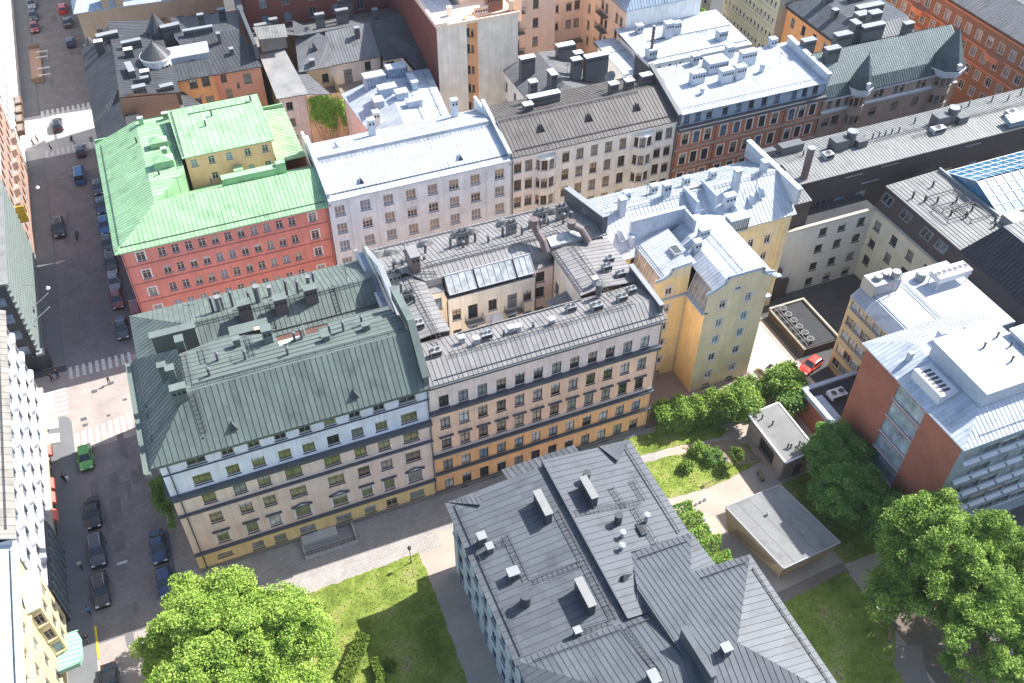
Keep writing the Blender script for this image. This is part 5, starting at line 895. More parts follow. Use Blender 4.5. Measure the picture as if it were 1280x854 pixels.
begin('ivy_house', 'cream courtyard house with grey roof and green creeper climbing its gable', 'building', 26, 158)
w = MB()
facade(w, (18.6, 151), (23.2, 151), 0, 13.8, grid([1.6], [11.9, 8.7, 5.2], 1.15, 1.5, S_BRN), m=0); facade(w, (23.2, 150.6), (29.5, 149.6), 0, 13.4, m=1); facade(w, (29.5, 149.6), (29.5, 157.5), 0, 12.5, m=1); facade(w, (18.6, 172), (18.6, 151), 0, 14, m=2)
facade(w, (24, 157.2), (29.2, 157.2), 0, 14.6, [(4.2, 12.4, 1.2, 1.7, S_BRN)], m=1); facade(w, (29.2, 157.2), (38.6, 157.2), 0, 14.6, [(3.2, 12, 1.5, 2.6, S_BRN), (7.0, 13.2, 1.1, 1.7, S_CRT)], m=3); facade(w, (38.6, 155.6), (42.2, 155.6), 0, 14.6, [(1.4, 13.2, 1.5, 1.8, S_BRN)], m=3); facade(w, (42.2, 155.6), (42.6, 150), 0, 14.6, [(2, 13, 1, 1.6, S_BRN)], m=3); facade(w, (42.6, 150), (48, 150), 0, 14.6, m=4); facade(w, (48, 150), (48, 173), 0, 14.6, m=4); facade(w, (48, 173), (18.6, 173), 0, 15, m=1)
w.build('wall', [W_CREAM, mat('honey plaster', (.90,.66,.38), streak=.08), mat('mossy olive plaster', (.20,.19,.07), var=.3), W_CREAM, W_RBRICK])
r = MB(); plane(r, [(18.2,150.5,14),(23.6,150.2,14),(22.5,170,16.4),(18.2,171,16.4)], rib=0, m=1); plane(r, [(23.6,150.2,14),(27.5,149.8,13.2),(24.6,158,14.4),(23.0,158,14.6)], rib=.5)
plane(r, [(23.6,156.6,14.8),(29.4,156.6,14.8),(30.4,161,18),(26,170,18)], rib=.55); plane(r, [(29,156.8,14.8),(38.8,156.8,14.8),(38.8,163.5,18.2),(30.4,163.2,18)], rib=.55); plane(r, [(26,163.4,18.1),(48.4,163.4,18.2),(48.4,173.4,15.4),(18.4,173.4,15.4)], rib=.55); plane(r, [(38.8,155.2,14.8),(42.6,155.2,14.8),(43,149.6,14.8),(48.4,149.6,14.8),(48.4,163.4,18.2),(38.8,163.4,18.2)], rib=.6, m=2)
r.build('roof', [R_GREY, roofm('lichen spotted felt', (.26,.26,.255), .9, .3), R_DARK])
t = MB(); plane(t, [(18.6,163.6,18.6),(23.6,162.8,18.6),(24.0,166.6,19.2),(18.4,167.4,19.2)], rib=.5); t.box(18.8, 163.8, 16, 23.4, 166.2, 18.5); t.build('dormer', R_PALE)
for x, y, lx, z in [(30.4, 166.4, 1.6, 20), (34.6, 166.6, 2.2, 20), (36.0, 169.6, 2.6, 20.6), (26.3, 157.5, .8, 16.2), (22.6, 170.5, 1.4, 18.6), (40.5, 165.4, .9, 19.6), (35.8, 161.2, .8, 18.8), (20.6, 170.4, 3.0, 18)]: chimney(x, y, 15, z, lx, .8, M_CHIM, M_CAP)
hatvent(27.5, 160.3, 17.2, 1.0, [R_GREY, M_DARK]); t = MB(); t.box(24, 151.5, 0, 39, 157, 10.6, 0); t.box(28, 151.2, 10.6, 39, 151.5, 11.5, 1); t.build('terrace_wall', [W_STONE, M_CAP])
begin('ice_roof_house', 'small pale house with stepped ice white metal roof full of hatches behind the white block', 'building', 36, 138)
w = MB(); w.prism([(29.2, 147.6), (30.6, 131.5), (42.6, 129.5), (44.6, 147.8)], 0, 14); w.build('wall', W_CREAM)
for k, y in enumerate((146, 142.5, 139, 135.5)): pass
r = MB(); plane(r, [(28.8,148,14),(30.2,131,14),(35,130.6,16.4),(36.6,147.4,16.4)], rib=.6); plane(r, [(35,130.6,16.4),(42.8,129.2,15.6),(44.9,148,15.6),(36.6,147.4,16.4)], rib=.6); r.build('roof', R_WHITE)
t = MB()
for x, y, lx, ly, z in [(38.5, 146.6, 3.2, 1.6, 18.2), (34.5, 146.2, 3.6, 1.8, 17.6), (35.4, 141.6, 3.0, 1.6, 17.6), (37.2, 139.2, 2, 1.6, 17.6), (38.4, 136.2, 2.6, 1.2, 17.4), (33.2, 139.8, 1.6, 2.4, 16.8), (40.2, 142.6, 1.0, 3.2, 17.6)]: t.box(x-lx/2, y-ly/2, 14, x+lx/2, y+ly/2, z-.15, 0); t.box(x-lx/2-.1, y-ly/2-.1, z-.15, x+lx/2+.1, y+ly/2+.1, z, 1)
for k in range(6): t.box(33.0+k*.55, 145.25, 15.6, 33.4+k*.55, 145.3, 17.2, 2); t.box(37.1+k*.5, 145.75, 16.2, 37.45+k*.5, 145.8, 17.8, 2)
t.build('dormer', [R_ICE, R_WHITE, G_BLUE]); chimney(31.6, 135.4, 13, 17, 1.0, 1.0, W_CREAM, R_WHITE)
guard((41.8, 131, 15.8), (43.4, 147, 15.8), M_CAP); guard((38.6, 131, 16.1), (40, 147, 16.1), M_CAP)

begin('pale_tower_house', 'tall house with blank pale end wall, brick side and apricot roof terrace', 'building', 52, 152)
w = MB(); facade(w, (45.3, 143.6), (50.6, 143.6), 0, 25.6, m=0); facade(w, (50.6, 143.6), (50.6, 145), 0, 25.6, m=1); facade(w, (50.6, 145), (52.6, 145), 0, 25.6, [(.65, z, .75, 1.6, S_BRN) for z in (22.6, 19.6, 15.6, 12, 8.4)]+[(1.5, z-.2, .5, 1.4, S_BRN) for z in (22.6, 19.6, 15.6, 12, 8.4)], m=1); facade(w, (52.6, 145), (52.6, 143.6), 0, 25.6, m=1); facade(w, (52.6, 143.6), (60, 143.6), 0, 25.6, m=0)
facade(w, (45.3, 185), (45.3, 143.6), 0, 25.4, m=2); facade(w, (60, 143.6), (60, 150.4), 0, 25.6, grid([2.2, 4.6], [22, 18.6, 15, 11.4], 1, 1.7, S_BRN), m=1)
facade(w, (51.8, 150.4), (63.5, 150.4), 20, 33, grid([2.6, 5.4, 8.8], [28.6], 1.2, 1.5, S_CRT)+grid([2.8, 5.6], [31.4], .8, .6, S_CRT), m=3); facade(w, (51.8, 185), (51.8, 150.4), 20, 33, m=3); w.poly([(51.8,150.4,33),(63.5,150.4,33),(63.5,185,33),(51.8,185,33)], 3); w.poly([(50.6,143.6,25.4),(50.6,145,25.4),(52.6,145,25.4),(52.6,143.6,25.4)], 3)
w.build('wall', [mat('weathered pale render', (.84,.73,.61), streak=.14, var=.18), W_APRI, W_MAROON, W_PINK])
t = MB(); t.box(45.4, 143.7, 25.0, 50.6, 185, 25.2, 0); t.box(50.6, 145, 25.0, 60, 150.4, 25.2, 1); t.box(45.1, 143.4, 25.2, 45.6, 185, 25.9, 1); t.box(45.6, 143.4, 25.2, 47.2, 143.9, 25.9, 1); t.box(47.2, 143.4, 25, 60.2, 143.8, 25.5, 1); t.build('flat_roof', [mat('patched pale felt', (.62,.60,.58), var=.3, scale=2.), W_PINK])
for x, y, lx, ly, z, m_ in [(56.6, 146.4, 2.8, 1.6, 27.8, M_CHR), (59.2, 145.0, .6, .9, 27, W_PINK), (54, 145.8, 2.4, .7, 26.4, W_PINK), (48.8, 147, .7, .7, 26.6, W_PINK)]: chimney(x, y, 25, z, lx, ly, m_, W_PINK)
begin('pink_courtyard_block', 'tall salmon pink block round a deep courtyard with iron balconies', 'building', 72, 160)
w = MB()
facade(w, (60.2, 158), (73.7, 158), 0, 30, grid([3.5, 9.4], [22.6, 18.9, 15.1, 11.3], 1.15, 1.9, S_BRN)+grid([5.5], [22.6, 19.1, 15, 11, 7.2], 1.15, 2.3, S_BRN), m=0); facade(w, (73.7, 158), (73.7, 164), 0, 30, m=0); facade(w, (73.7, 164), (82.4, 164), 0, 30, grid([2.9, 5.7, 7.5], [21.2, 17.6, 14, 10.3], 1.2, 1.8, S_BRN)+[(6.8, 4.9, 2.0, 2.8, S_BRN)], m=0)
facade(w, (82.4, 164), (82.4, 146), 0, 20.6, [(164-y, z, 1.1, 1.8, S_BRN) for y in (161, 155.5, 153.8, 149.6, 147.8) for z in (17.6, 14.4, 11, 7.6)], m=0); facade(w, (82.4, 146), (98, 146), 0, 20.6, [(5, 16, 1.1, 1.6, S_CRT)], m=1)
facade(w, (98, 146), (98, 175), 0, 20.6, m=1); facade(w, (98, 175), (60.2, 175), 0, 30, m=1); w.build('wall', [W_PINK, W_IVORY])
ledge((82.4, 164), (82.4, 146), 20.4, .3, .4, M_CAP)
for z in (18.0, 13.9, 9.9): 
    t = MB(); t.box(64.6, 156.8, z-.15, 67, 157.97, z)
    for k in range(10): t.bar((64.65+2.3*k/9, 156.85, z), (64.65+2.3*k/9, 156.85, z+1.1), .05)
    t.bar((64.6, 156.85, z+1.1), (67, 156.85, z+1.1), .07); t.build('balcony', M_CHIM)
for z in (16.2, 13.1, 9.7):
    t = MB(); t.box(81.2, 152.8, z-.15, 82.38, 156.2, z)
    for k in range(12): t.bar((81.25, 152.9+3.2*k/11, z), (81.25, 152.9+3.2*k/11, z+1.1), .05)
    t.bar((81.25, 152.8, z+1.1), (81.25, 156.2, z+1.1), .07); t.build('balcony', M_CHIM)
t = MB(); t.box(79, 162.6, 6.6, 82.2, 163.98, 6.9); t.box(78.9, 162.7, 0, 79.2, 163.9, 6.6); t.build('porch', M_CHIM)
r = MB(); plane(r, [(82,145.6,20.7),(82,164,20.7),(84.5,164,23.6),(84.5,147.5,23.6)], rib=.6); plane(r, [(84.5,147.5,23.6),(84.5,175,23.6),(98.2,175,24.2),(98.2,147.5,24.2)], rib=.6); plane(r, [(82,145.6,20.7),(84.5,147.5,23.6),(98.2,147.5,24.2),(98.2,145.6,20.9)], rib=.6); r.box(60, 158.1, 30, 82.4, 175, 30.2); r.build('roof', R_ICE)
for y in (161, 157, 153, 149): t = MB(); t.box(82.4, y-.5, 21.2, 84.2, y+.5, 22.9, 0); t.box(82.35, y-.38, 21.4, 82.4, y+.38, 22.6, 1); t.build('dormer', [R_ICE, G_DARK])
begin('white_annex', 'long low annex with blinding white sheet roof in two levels and a thin flue', 'building', 90, 138)
w = MB(); box_walls(w, 81, 101.5, 134, 146, 16, grid([2.2+2.15*k for k in range(9)], [15.0], .55, .9, S_OFF)); box_walls(w, 77, 80.98, 133.5, 146, 14.4); w.build('wall', W_IVORY)
r = MB(); plane(r, [(80.6,133.5,16.3),(102,133.5,16.3),(102,146.6,17.1),(80.6,146.6,17.1)], rib=.65); plane(r, [(76.7,133,14.6),(80.8,133,14.6),(80.8,147,15.2),(76.7,147,15.2)], rib=.65); ro = r.build('roof', R_WHITE)
guard((81.2, 134.6, 16.5), (101.4, 134.6, 16.5), M_DARK, parent=ro, h=.2); guard((84, 140.4, 16.8), (101.4, 140.4, 16.8), M_DARK, parent=ro, h=.2); guard((77.4, 142, 15.1), (80.4, 142, 15.1), M_CAP, parent=ro, h=.2)
for x, y, lx, ly, z in [(88.4, 140.8, 1.6, 1.2, 19.6), (90.5, 141.4, 1.4, 1.0, 19.0), (97.4, 137, 1.8, 1.4, 18.2), (82.2, 135.6, 1.6, 1.6, 18.2), (84.2, 144, 1.2, 1, 18.4)]: chimney(x, y, 15.5, z, lx, ly, R_WHITE, R_ICE)
t = MB(); t.cyl(82.2, 135.6, 18, 22.4, .28, 10, 0); t.cyl(82.2, 135.6, 22.4, 22.5, .32, 10, 1); t.build('flue', [M_PIPE, M_CAP])
t = MB(); plane(t, [(82.5,146.7,17.3),(92,146.7,17.3),(93,151,18.6),(83,151,18.6)], rib=.6); t.box(83, 146.7, 12, 92, 150.8, 17.2); t.box(83.6, 147.2, 17.4, 85, 148.6, 19.4); t.box(87, 147.6, 17.6, 88.2, 148.8, 19.2); t.box(90, 148, 17.8, 91.2, 149.2, 19.6); t.build('rear_roof', R_WHITE)
begin('olive_office', 'olive grey office with tight rows of small white windows in the far distance', 'building', 122, 155)
w = MB(); Wt = [(.9+1.35*k, z, .75, 1.15, sty('olv', M_WHITE, M_CAP, [G_DARK], nx=1, ny=[], b=.12)) for k in range(13) for z in (16.2, 13, 9.8, 6.6)]
facade(w, (115, 163), (115, 144.6), 0, 18, Wt); facade(w, (115, 144.6), (131, 144.6), 0, 18); facade(w, (131, 144.6), (131, 163), 0, 18); facade(w, (131, 163), (115, 163), 0, 18)
facade(w, (100.5, 163.2), (112, 163.2), 0, 18.5, grid([1.2+1.5*k for k in range(7)], [16.4, 13.2, 10, 6.6], .9, 1.2, sty('olv', M_WHITE, M_CAP, [G_DARK], nx=1, ny=[], b=.12))); facade(w, (112, 163.2), (112, 180), 0, 18.5)
for z in (14.6, 11.4, 8.2): w.box(114.9, 144.7, z, 114.98, 163, z+.12)
w.build('wall', W_OLIVE); t = MB(); t.box(114.6, 144.3, 18, 131.4, 163.4, 18.4); t.box(100.2, 162.8, 18.5, 112.3, 180, 18.8); t.build('roof', roofm('verdigris sheet', (.36,.52,.42)))
begin('maroon_brick_block', 'maroon brick block with white sash windows behind the dark courtyard roofs', 'building', 32, 182)
w = MB(); box_walls(w, 18.6, 45.2, 174.5, 190, 30, grid([3.2, 7.4, 12.2, 16.6, 21.4], [23.6, 20, 16.6], 1.3, 1.8, S_PLN), grid([3, 8, 12], [26, 22.5, 19], 1.2, 1.7, S_PLN)); w.build('wall', W_MAROON); t = MB(); t.box(18.3, 174.2, 30, 45.2, 190.3, 30.4); t.build('roof', R_DARK)
begin('blue_roof_house', 'sandy walled house with ice blue metal roofs up the street', 'building', 4, 195)
w = MB(); facade(w, (-10.6, 189), (16, 187), 0, 17.4, grid([3+3*k for k in range(8)], [13.4, 10], 1.1, 1.7, S_BRN)); facade(w, (16, 187), (17, 275), 0, 17.4); facade(w, (17, 275), (-10.6, 275), 0, 17.4); facade(w, (-10.6, 275), (-10.6, 189), 0, 17.4, grid([2+3*k for k in range(9)], [14, 10.6, 7], 1.1, 1.7, S_BRN)); w.build('wall', mat('sandy plaster', (.48,.36,.25), streak=.06))
r = MB(); plane(r, [(-11.2,188.2,17.6),(-2.6,188.6,17.4),(-3,200,22.4),(-6.6,200,22.4)], rib=.6); plane(r, [(-11.2,188.2,17.6),(-6.6,200,22.4),(-6.6,275,22.4),(-11.2,276,17.6)], rib=.6); plane(r, [(-2.6,188.6,17.4),(17,187,17.4),(17,200,22.4),(-3,200,22.4)], rib=.6); plane(r, [(-6.6,200,22.4),(17,200,22.4),(17,276,22.4),(-6.6,276,22.4)], rib=.6); r.build('roof', R_ICE)
for x in (.6, 6.2, 12.5):
    t = MB(); t.box(x-1.5, 190.2, 16.5, x+1.5, 194, 19.8, 0)
    plane(t, [(x-1.8,189.8,19.8),(x+1.8,189.8,19.8),(x+1.8,196,21.6),(x-1.8,196,21.6)], rib=.5, t=.12)
    for k in range(4): t.box(x-1.3+.68*k, 190.1, 17.4, x-.85+.68*k, 190.18, 19.2, 1)
    t.build('dormer', [R_ICE, G_DARK])
for x, y in ((-4.0, 188.8), (9.4, 187.9)): t = MB(); t.box(x-1.9, y-.1, 14, x+1.9, y+1.6, 20.4, 0); t.box(x-.5, y-.16, 17.2, x+.5, y-.1, 19.2, 1); t.build('gable', [MATS['sandy plaster'], G_BLUE])

# ================================================================== west side of the street
begin('cream_stone_house', 'cream stone facade with rows of white windows at the top left of the street', 'building', -30, 205)
w = MB(); facade(w, (-25.9, 168.5), (-25.9, 245), 0, 18.5, grid([2+2.7*k for k in range(28)], [16, 12.6, 9.2, 5.8], 1.2, 1.9, S_BRN)); facade(w, (-40, 168.5), (-25.9, 168.5), 0, 18.5); facade(w, (-25.9, 245), (-40, 245), 0, 18.5); w.build('wall', W_IVORY)
for z in (17.6, 14.2, 7.6): ledge((-25.9, 168.5), (-25.9, 245), z, .35, .45, W_IVORY)
for k in range(4): t = MB(); t.box(-25.88, 172+k*3.4, 4.2, -24.6, 174.6+k*3.4, 5.2, 0); t.box(-25.7, 172.2+k*3.4, 5.2, -24.8, 174.4+k*3.4, 5.25, 1); t.build('balcony', [M_BROWNF, W_STONE])
t = MB(); plane(t, [(-25.2,168,18.6),(-25.2,245,18.6),(-33,245,21),(-33,168,21)], rib=.6); t.box(-41, 168, 18.4, -33, 245, 20.8); t.build('roof', R_WARM)
begin('pink_brick_house', 'pink brick facade with copper roof edge and a yellow banner on the left kerb', 'building', -30, 152)
w = MB(); facade(w, (-25.7, 139.2), (-25.7, 166.5), 0, 16.8, grid([2+2.6*k for k in range(10)], [14, 10.6, 7.2, 3.8], 1.2, 1.8, S_BRN)); facade(w, (-40, 139.2), (-25.7, 139.2), 0, 16.8); facade(w, (-25.7, 166.5), (-40, 166.5), 0, 16.8); w.build('wall', W_PBRICK)
t = MB(); plane(t, [(-25.2,139,16.9),(-25.2,167,16.9),(-30,167,19.5),(-30,139,19.5)], rib=.6); t.box(-40, 139, 16.8, -30, 167, 19.4); t.build('roof', roofm('verdigris sheet', (.36,.52,.42)))
for k in range(6): t = MB(); t.prism([(-25.68, 142+k*4), (-24.9, 142.4+k*4), (-24.9, 143.6+k*4), (-25.68, 144+k*4)], 8.4, 9.6); t.build('balcony', W_PBRICK)
t = MB(); t.box(-25.6, 139.6, 7.6, -24.2, 139.75, 10.6); t.build('banner', mat('yellow banner cloth', (.8,.52,.05)))
begin('ribbed_office', 'modern office with grey-green ribbed facade and dark glazed end on the left pavement', 'building', -31, 126)
w = MB(); w.box(-40, 113.7, 0, -25.75, 139, 15.8, 0); w.build('wall', M_DARK)
t = MB()
for z in [1.6+1.02*k for k in range(15)]: t.box(-25.75, 113.6, z-.12, -25.3, 139, z+.1, 0)
for k in range(15):
    z0 = .6+1.02*k
    for q in range(43):
        y = 113.8+.59*q+(.29 if k % 2 else 0)
        t.poly([(-25.74, y, z0+.02), (-25.32, y+.14, z0+.5), (-25.74, y, z0+.98)], 0); t.poly([(-25.32, y+.14, z0+.5), (-25.74, y+.3, z0+.02), (-25.74, y+.3, z0+.98)], 0)
t.build('ribbed_screen', mat('grey green glazed rib', (.20,.24,.225), .4))
q = MB()
for z in (13.2, 10.2, 7.2, 4.2):
    for x in (-27.4, -29.6, -31.8, -34): q.box(x-.9, 113.62, z-.75, x+.9, 113.69, z+.75)
q.build('glazing', G_BLUE)
t = MB(); t.box(-40, 113.7, 15.8, -25.4, 139, 16.1); t.build('roof', R_FELT)
for y in (121.4, 118.2): t = MB(); t.bar((-25.6, y, 5.0), (-22.6, y-.4, 7.4), .1); t.build('flagpole', M_WHITE)
t = MB(); t.box(-26.4, 113.2, .3, -24.6, 114.6, 3.0, 0); t.box(-25.9, 113.1, 3.0, -24.8, 114.2, 3.4, 1); t.build('porch', [M_DARK, M_CAP])
W_SUN = mat('off white street plaster', (.46,.47,.50), streak=.08)
begin('white_balcony_house', 'white plastered street house with bays, coral awnings and a weathered grey roof edge', 'building', -30, 88)
w = MB(); ys = [2.2+3.0*k for k in range(12)]; S_W = sty('wbal', M_DARK, W_SUN, [G_DARK, G_BLUE, G_GREY], b=.09, sur=.08, surm=W_SUN)
facade(w, (-26, 70), (-26, 106), 0, 17.3, grid(ys, [15, 11.6, 8.2], 1.3, 1.9, S_W)+grid(ys, [4.6], 1.5, 1.6, S_W)+grid([1.8+3*k for k in range(11)], [1.7], 2.1, 2.6, S_OFF), [(3.4, 1), (30, 0)]); facade(w, (-26, 106), (-40, 106), 0, 17.3, grid([2.5, 6, 9.5], [15, 11.6, 8.2], 1.3, 1.9, S_W), [(3.4, 1), (30, 0)]); facade(w, (-40, 70), (-26, 70), 0, 17.3); w.build('wall', [W_SUN, mat('sand limestone', (.45,.40,.33))])
for z in (13.3, 9.9, 6.4): ledge((-26, 70), (-26, 106), z, .14, .35, W_SUN)
ledge((-26, 70), (-26, 106), 3.4, .4, .6, MATS['sand limestone']); ledge((-26, 70), (-26, 106), 17.1, .3, .55, W_SUN); ledge((-26, 84), (-26, 103), 13.1, .1, .1, M_DARK)
for z, p in ((11.6, .0), (8.2, .0), (15, 0)):
    for y in ys[1::2]:
        t = MB(); t.prism([(-25.98, 70+y-1.1), (-25.5, 70+y-.8), (-25.5, 70+y+.8), (-25.98, 70+y+1.1)], z-1.5, z-1.1, 0); t.build('balcony', W_SUN)
t = MB(); plane(t, [(-25.3,69.8,17.45),(-25.3,106.4,17.45),(-32,106.4,21),(-32,69.8,21)], rib=1.1); t.box(-40, 70, 17.4, -32, 106, 21); ro = t.build('roof', roofm('weathered beige grey sheet', (.25,.235,.21))); guard((-26, 71, 17.9), (-26, 105, 17.9), M_DARK, parent=ro, h=.25)
AW = mat('coral awning cloth', (.72,.17,.13), .8)
for y in (94.6, 88.9, 86.6, 83.8):
    t = MB(); n = 8; R_ = [(-25.95, 0)]
    for k in range(n):
        a0, a1 = math.pi/2*k/n, math.pi/2*(k+1)/n
        p = lambda a, s: (-25.95+1.0*math.cos(a), y+s*.85, 2.7+.85*math.sin(a))
        t.poly([p(a0, -1), p(a0, 1), p(a1, 1), p(a1, -1)])
        for s_ in (-1, 1): t.poly([(-25.95, y+s_*.85, 2.7), p(a0, s_), p(a1, s_)])
    t.build('awning', AW)
for y in (104.2, 102.3): t = MB(); t.obox((-25.2, y, 3.2), (.9, 0, -.25), (0, .8, 0), (0, 0, .05)); t.build('awning', M_WHITE)
for y in (99.4, 96.6): t = MB(); t.obox((-25.0, y, 2.9), (1.0, 0, -.2), (0, .9, 0), (0, 0, .05)); t.build('awning', mat('straw awning cloth', (.66,.6,.5)))
t = MB(); t.box(-25.95, 70.4, 0, -25.3, 80.5, 6.2, 0); t.box(-25.29, 70.6, .4, -25.25, 80.3, 5.9, 1)
for k in range(9): t.box(-25.26, 70.5+1.2*k, 0, -25.15, 70.66+1.2*k, 6.2, 2)
t.build('glass_bay', [M_DARK, glassmat('grey blue shop glass', (.09,.13,.17)), M_CAP])
M_BRNL = mat('beige window frame', (.4,.36,.3), .6)
begin('lemon_house', 'lemon yellow plastered house with oriel windows, pale copper oriel roof and white roof edge', 'building', -32, 55)
w = MB(); ys = [1.4+2.9*k for k in range(10)]; S_L = sty('lem', M_BRNL, W_LEMON, [G_DARK, G_BLUE, G_GREY], b=.1)
facade(w, (-26.1, 40), (-26.1, 69.6), 0, 16, grid(ys, [13.9, 10.4, 7, 3.4], 1.25, 1.9, S_L)); facade(w, (-26.1, 69.6), (-40, 69.6), 0, 16); facade(w, (-40, 40), (-26.1, 40), 0, 16); 
for xc in (66.6,):
    pts = [(-26.08, xc-2.6), (-24.9, xc-2.2), (-24.9, xc+2.2), (-26.08, xc+2.6)]
    for a, b in zip(pts, pts[1:]):
        L_ = math.hypot(b[0]-a[0], b[1]-a[1]); facade(w, a, b, 3.6, 12.6, [(u, z, .9 if L_ < 2 else 1.2, 1.8, S_L) for z in (10.6, 7.6, 5) for u in ([L_/2] if L_ < 2 else [L_/2-1, L_/2+1])])
    w.poly([(*p, 3.6) for p in pts][::-1])
w.build('wall', W_LEMON); ledge((-26.1, 40), (-26.1, 69.6), 12.2, .2, .3, W_LEMON); ledge((-26.1, 40), (-26.1, 69.6), 15.8, .3, .5, W_LEMON)
t = MB(); plane(t, [(-26.1,64,12.65),(-24.8,64.3,12.65),(-24.8,68.9,12.65),(-26.1,69.2,12.65)], rib=0); t.poly([(-26.09,63.9,12.7),(-24.7,64.2,12.7),(-26.09,65.4,14)]); t.poly([(-24.7,64.2,12.7),(-24.7,69,12.7),(-26.09,67.8,14),(-26.09,65.4,14)]); t.poly([(-24.7,69,12.7),(-26.09,69.3,12.7),(-26.09,67.8,14)]); t.build('oriel_roof', roofm('pale verdigris sheet', (.44,.55,.42)))
t = MB(); plane(t, [(-25.6,39.5,16.1),(-25.6,70,16.1),(-31,70,18.6),(-31,39.5,18.6)], rib=0); t.box(-40, 40, 16, -31, 69.8, 18.6); ro = t.build('roof', R_ICE); guard((-26.2, 40.5, 16.4), (-26.2, 69.4, 16.4), M_DARK, parent=ro, h=.2)
t = MB(); t.prism([(-26.05, 62.2), (-23.9, 62.4), (-23.6, 63.2), (-23.6, 65.6), (-23.9, 66.4), (-26.05, 66.6)], 2.9, 3.6)
for k in range(8): t.box(-25.9, 62.5+.55*k, 3.6, -23.7, 62.6+.55*k, 3.68)
t.build('canopy', roofm('copper green canopy', (.30,.52,.42)))
# ================================================================== ground, street, pavements, lawns
ASPH = mat('dark asphalt', (.075,.076,.08), .9, var=.2, scale=.4, bump=.1); PAVE = mat('grey asphalt pavement', (.17,.177,.183), .9, var=.15, scale=.3, fine=.1)
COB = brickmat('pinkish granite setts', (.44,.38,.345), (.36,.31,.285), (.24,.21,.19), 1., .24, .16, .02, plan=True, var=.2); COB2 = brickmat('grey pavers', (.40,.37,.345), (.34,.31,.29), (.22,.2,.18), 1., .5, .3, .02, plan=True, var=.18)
SAND = mat('pale sandy gravel', (.40,.335,.28), .95, var=.16, scale=.35, fine=.12); YARD = mat('pale concrete yard', (.44,.40,.36), .9, var=.15, scale=.3)
CONC = mat('granite kerb', (.45,.44,.42), .85); PAINT = mat('worn white road paint', (.62,.61,.58), .8, var=.25, scale=2.)
def grassmat():
    m = bpy.data.materials.new('mown lawn'); m.use_nodes = True; nt = m.node_tree; N = nt.nodes; L = nt.links; b = N['Principled BSDF']; b.inputs['Roughness'].default_value = .9; b.inputs['Specular IOR Level'].default_value = .15
    tc = N.new('ShaderNodeTexCoord'); mx = None
    def nz(s, d):
        n = N.new('ShaderNodeTexNoise'); n.inputs['Scale'].default_value = s; n.inputs['Detail'].default_value = d; n.inputs['Roughness'].default_value = .65; L.new(tc.outputs['Object'], n.inputs['Vector']); return n.outputs['Fac']
    r = N.new('ShaderNodeValToRGB'); e = r.color_ramp.elements; e[0].position = .36; e[0].color = (.11,.15,.026,1); e[1].position = .50; e[1].color = (.19,.25,.045,1)
    q = e.new(.6); q.color = (.26,.28,.08,1); q = e.new(.70); q.color = (.29,.235,.13,1); L.new(nz(.28, 6), r.inputs[0])
    f = N.new('ShaderNodeMath'); f.operation = 'MULTIPLY_ADD'; L.new(nz(5, 4), f.inputs[0]); f.inputs[1].default_value = 1.1; f.inputs[2].default_value = .45
    v = N.new('ShaderNodeVectorMath'); v.operation = 'SCALE'; L.new(r.outputs[0], v.inputs[0]); L.new(f.outputs[0], v.inputs['Scale']); L.new(v.outputs[0], b.inputs['Base Color'])
    bp = N.new('ShaderNodeBump'); bp.inputs['Strength'].default_value = .6; bp.inputs['Distance'].default_value = .08; L.new(nz(9, 3), bp.inputs['Height']); L.new(bp.outputs[0], b.inputs['Normal']); return m
GRASS = grassmat()
g = MB(); g.box(-700, -300, -1.2, 900, 1400, -.004, skip='b'); struct('ground', g, ASPH)
def sheet(name, polys, z, m):
    t = MB()
    for p in polys: t.poly([(a, b, z) for a, b in p])
    return struct(name, t, m)
rect = lambda x0, y0, x1, y1: [(x0, y0), (x1, y0), (x1, y1), (x0, y1)]
sheet('street', [rect(-22.9, 20, -13.2, 96), rect(-22.9, 112, -13.2, 420)], .0, mat('shade-darkened setts', (.205,.188,.192), .9, var=.24, scale=.45, fine=.2, bscale=2.2)); sheet('cross_street', [rect(-60, 96, 70, 112)], .0, COB)  # shaded street painted dark; sunlit stretches keep the pink setts
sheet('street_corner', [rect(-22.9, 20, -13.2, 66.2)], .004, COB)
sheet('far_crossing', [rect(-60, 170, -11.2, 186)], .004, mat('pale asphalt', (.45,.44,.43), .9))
def kerbed(name, pts, m, h=.12):
    t = MB(); t.prism(pts, -.5, h, 1, 0); return struct(name, t, [m, CONC])
kerbed('pavement', rect(-26.2, 20, -22.9, 96.4), PAVE); kerbed('pavement', rect(-13.2, 66, -10.3, 98.6), COB2); kerbed('pavement', rect(-26.2, 113.4, -22.9, 170), PAVE); kerbed('pavement', rect(-26.2, 186.4, -22.9, 400), PAVE)
kerbed('pavement', rect(-13.2, 112.6, -10.6, 172), PAVE); kerbed('pavement', rect(-13.2, 184.6, -10.6, 400), PAVE)
isl = [(-26.2, 96.4), (-22.9, 96.4)]+[(-24.2+1.3*math.cos(a), 101.2+1.9*math.sin(a)) for a in [math.pi*k/10 for k in range(11)]]+[(-26.2, 101.4)]
kerbed('pavement_corner', isl, PAVE)
kerbed('courtyard_ground', rect(-10.3, 98.2, 49.4, 98.7), COB2); kerbed('far_pavement', rect(-10.6, 112.3, 140, 112.75), COB2, .1)
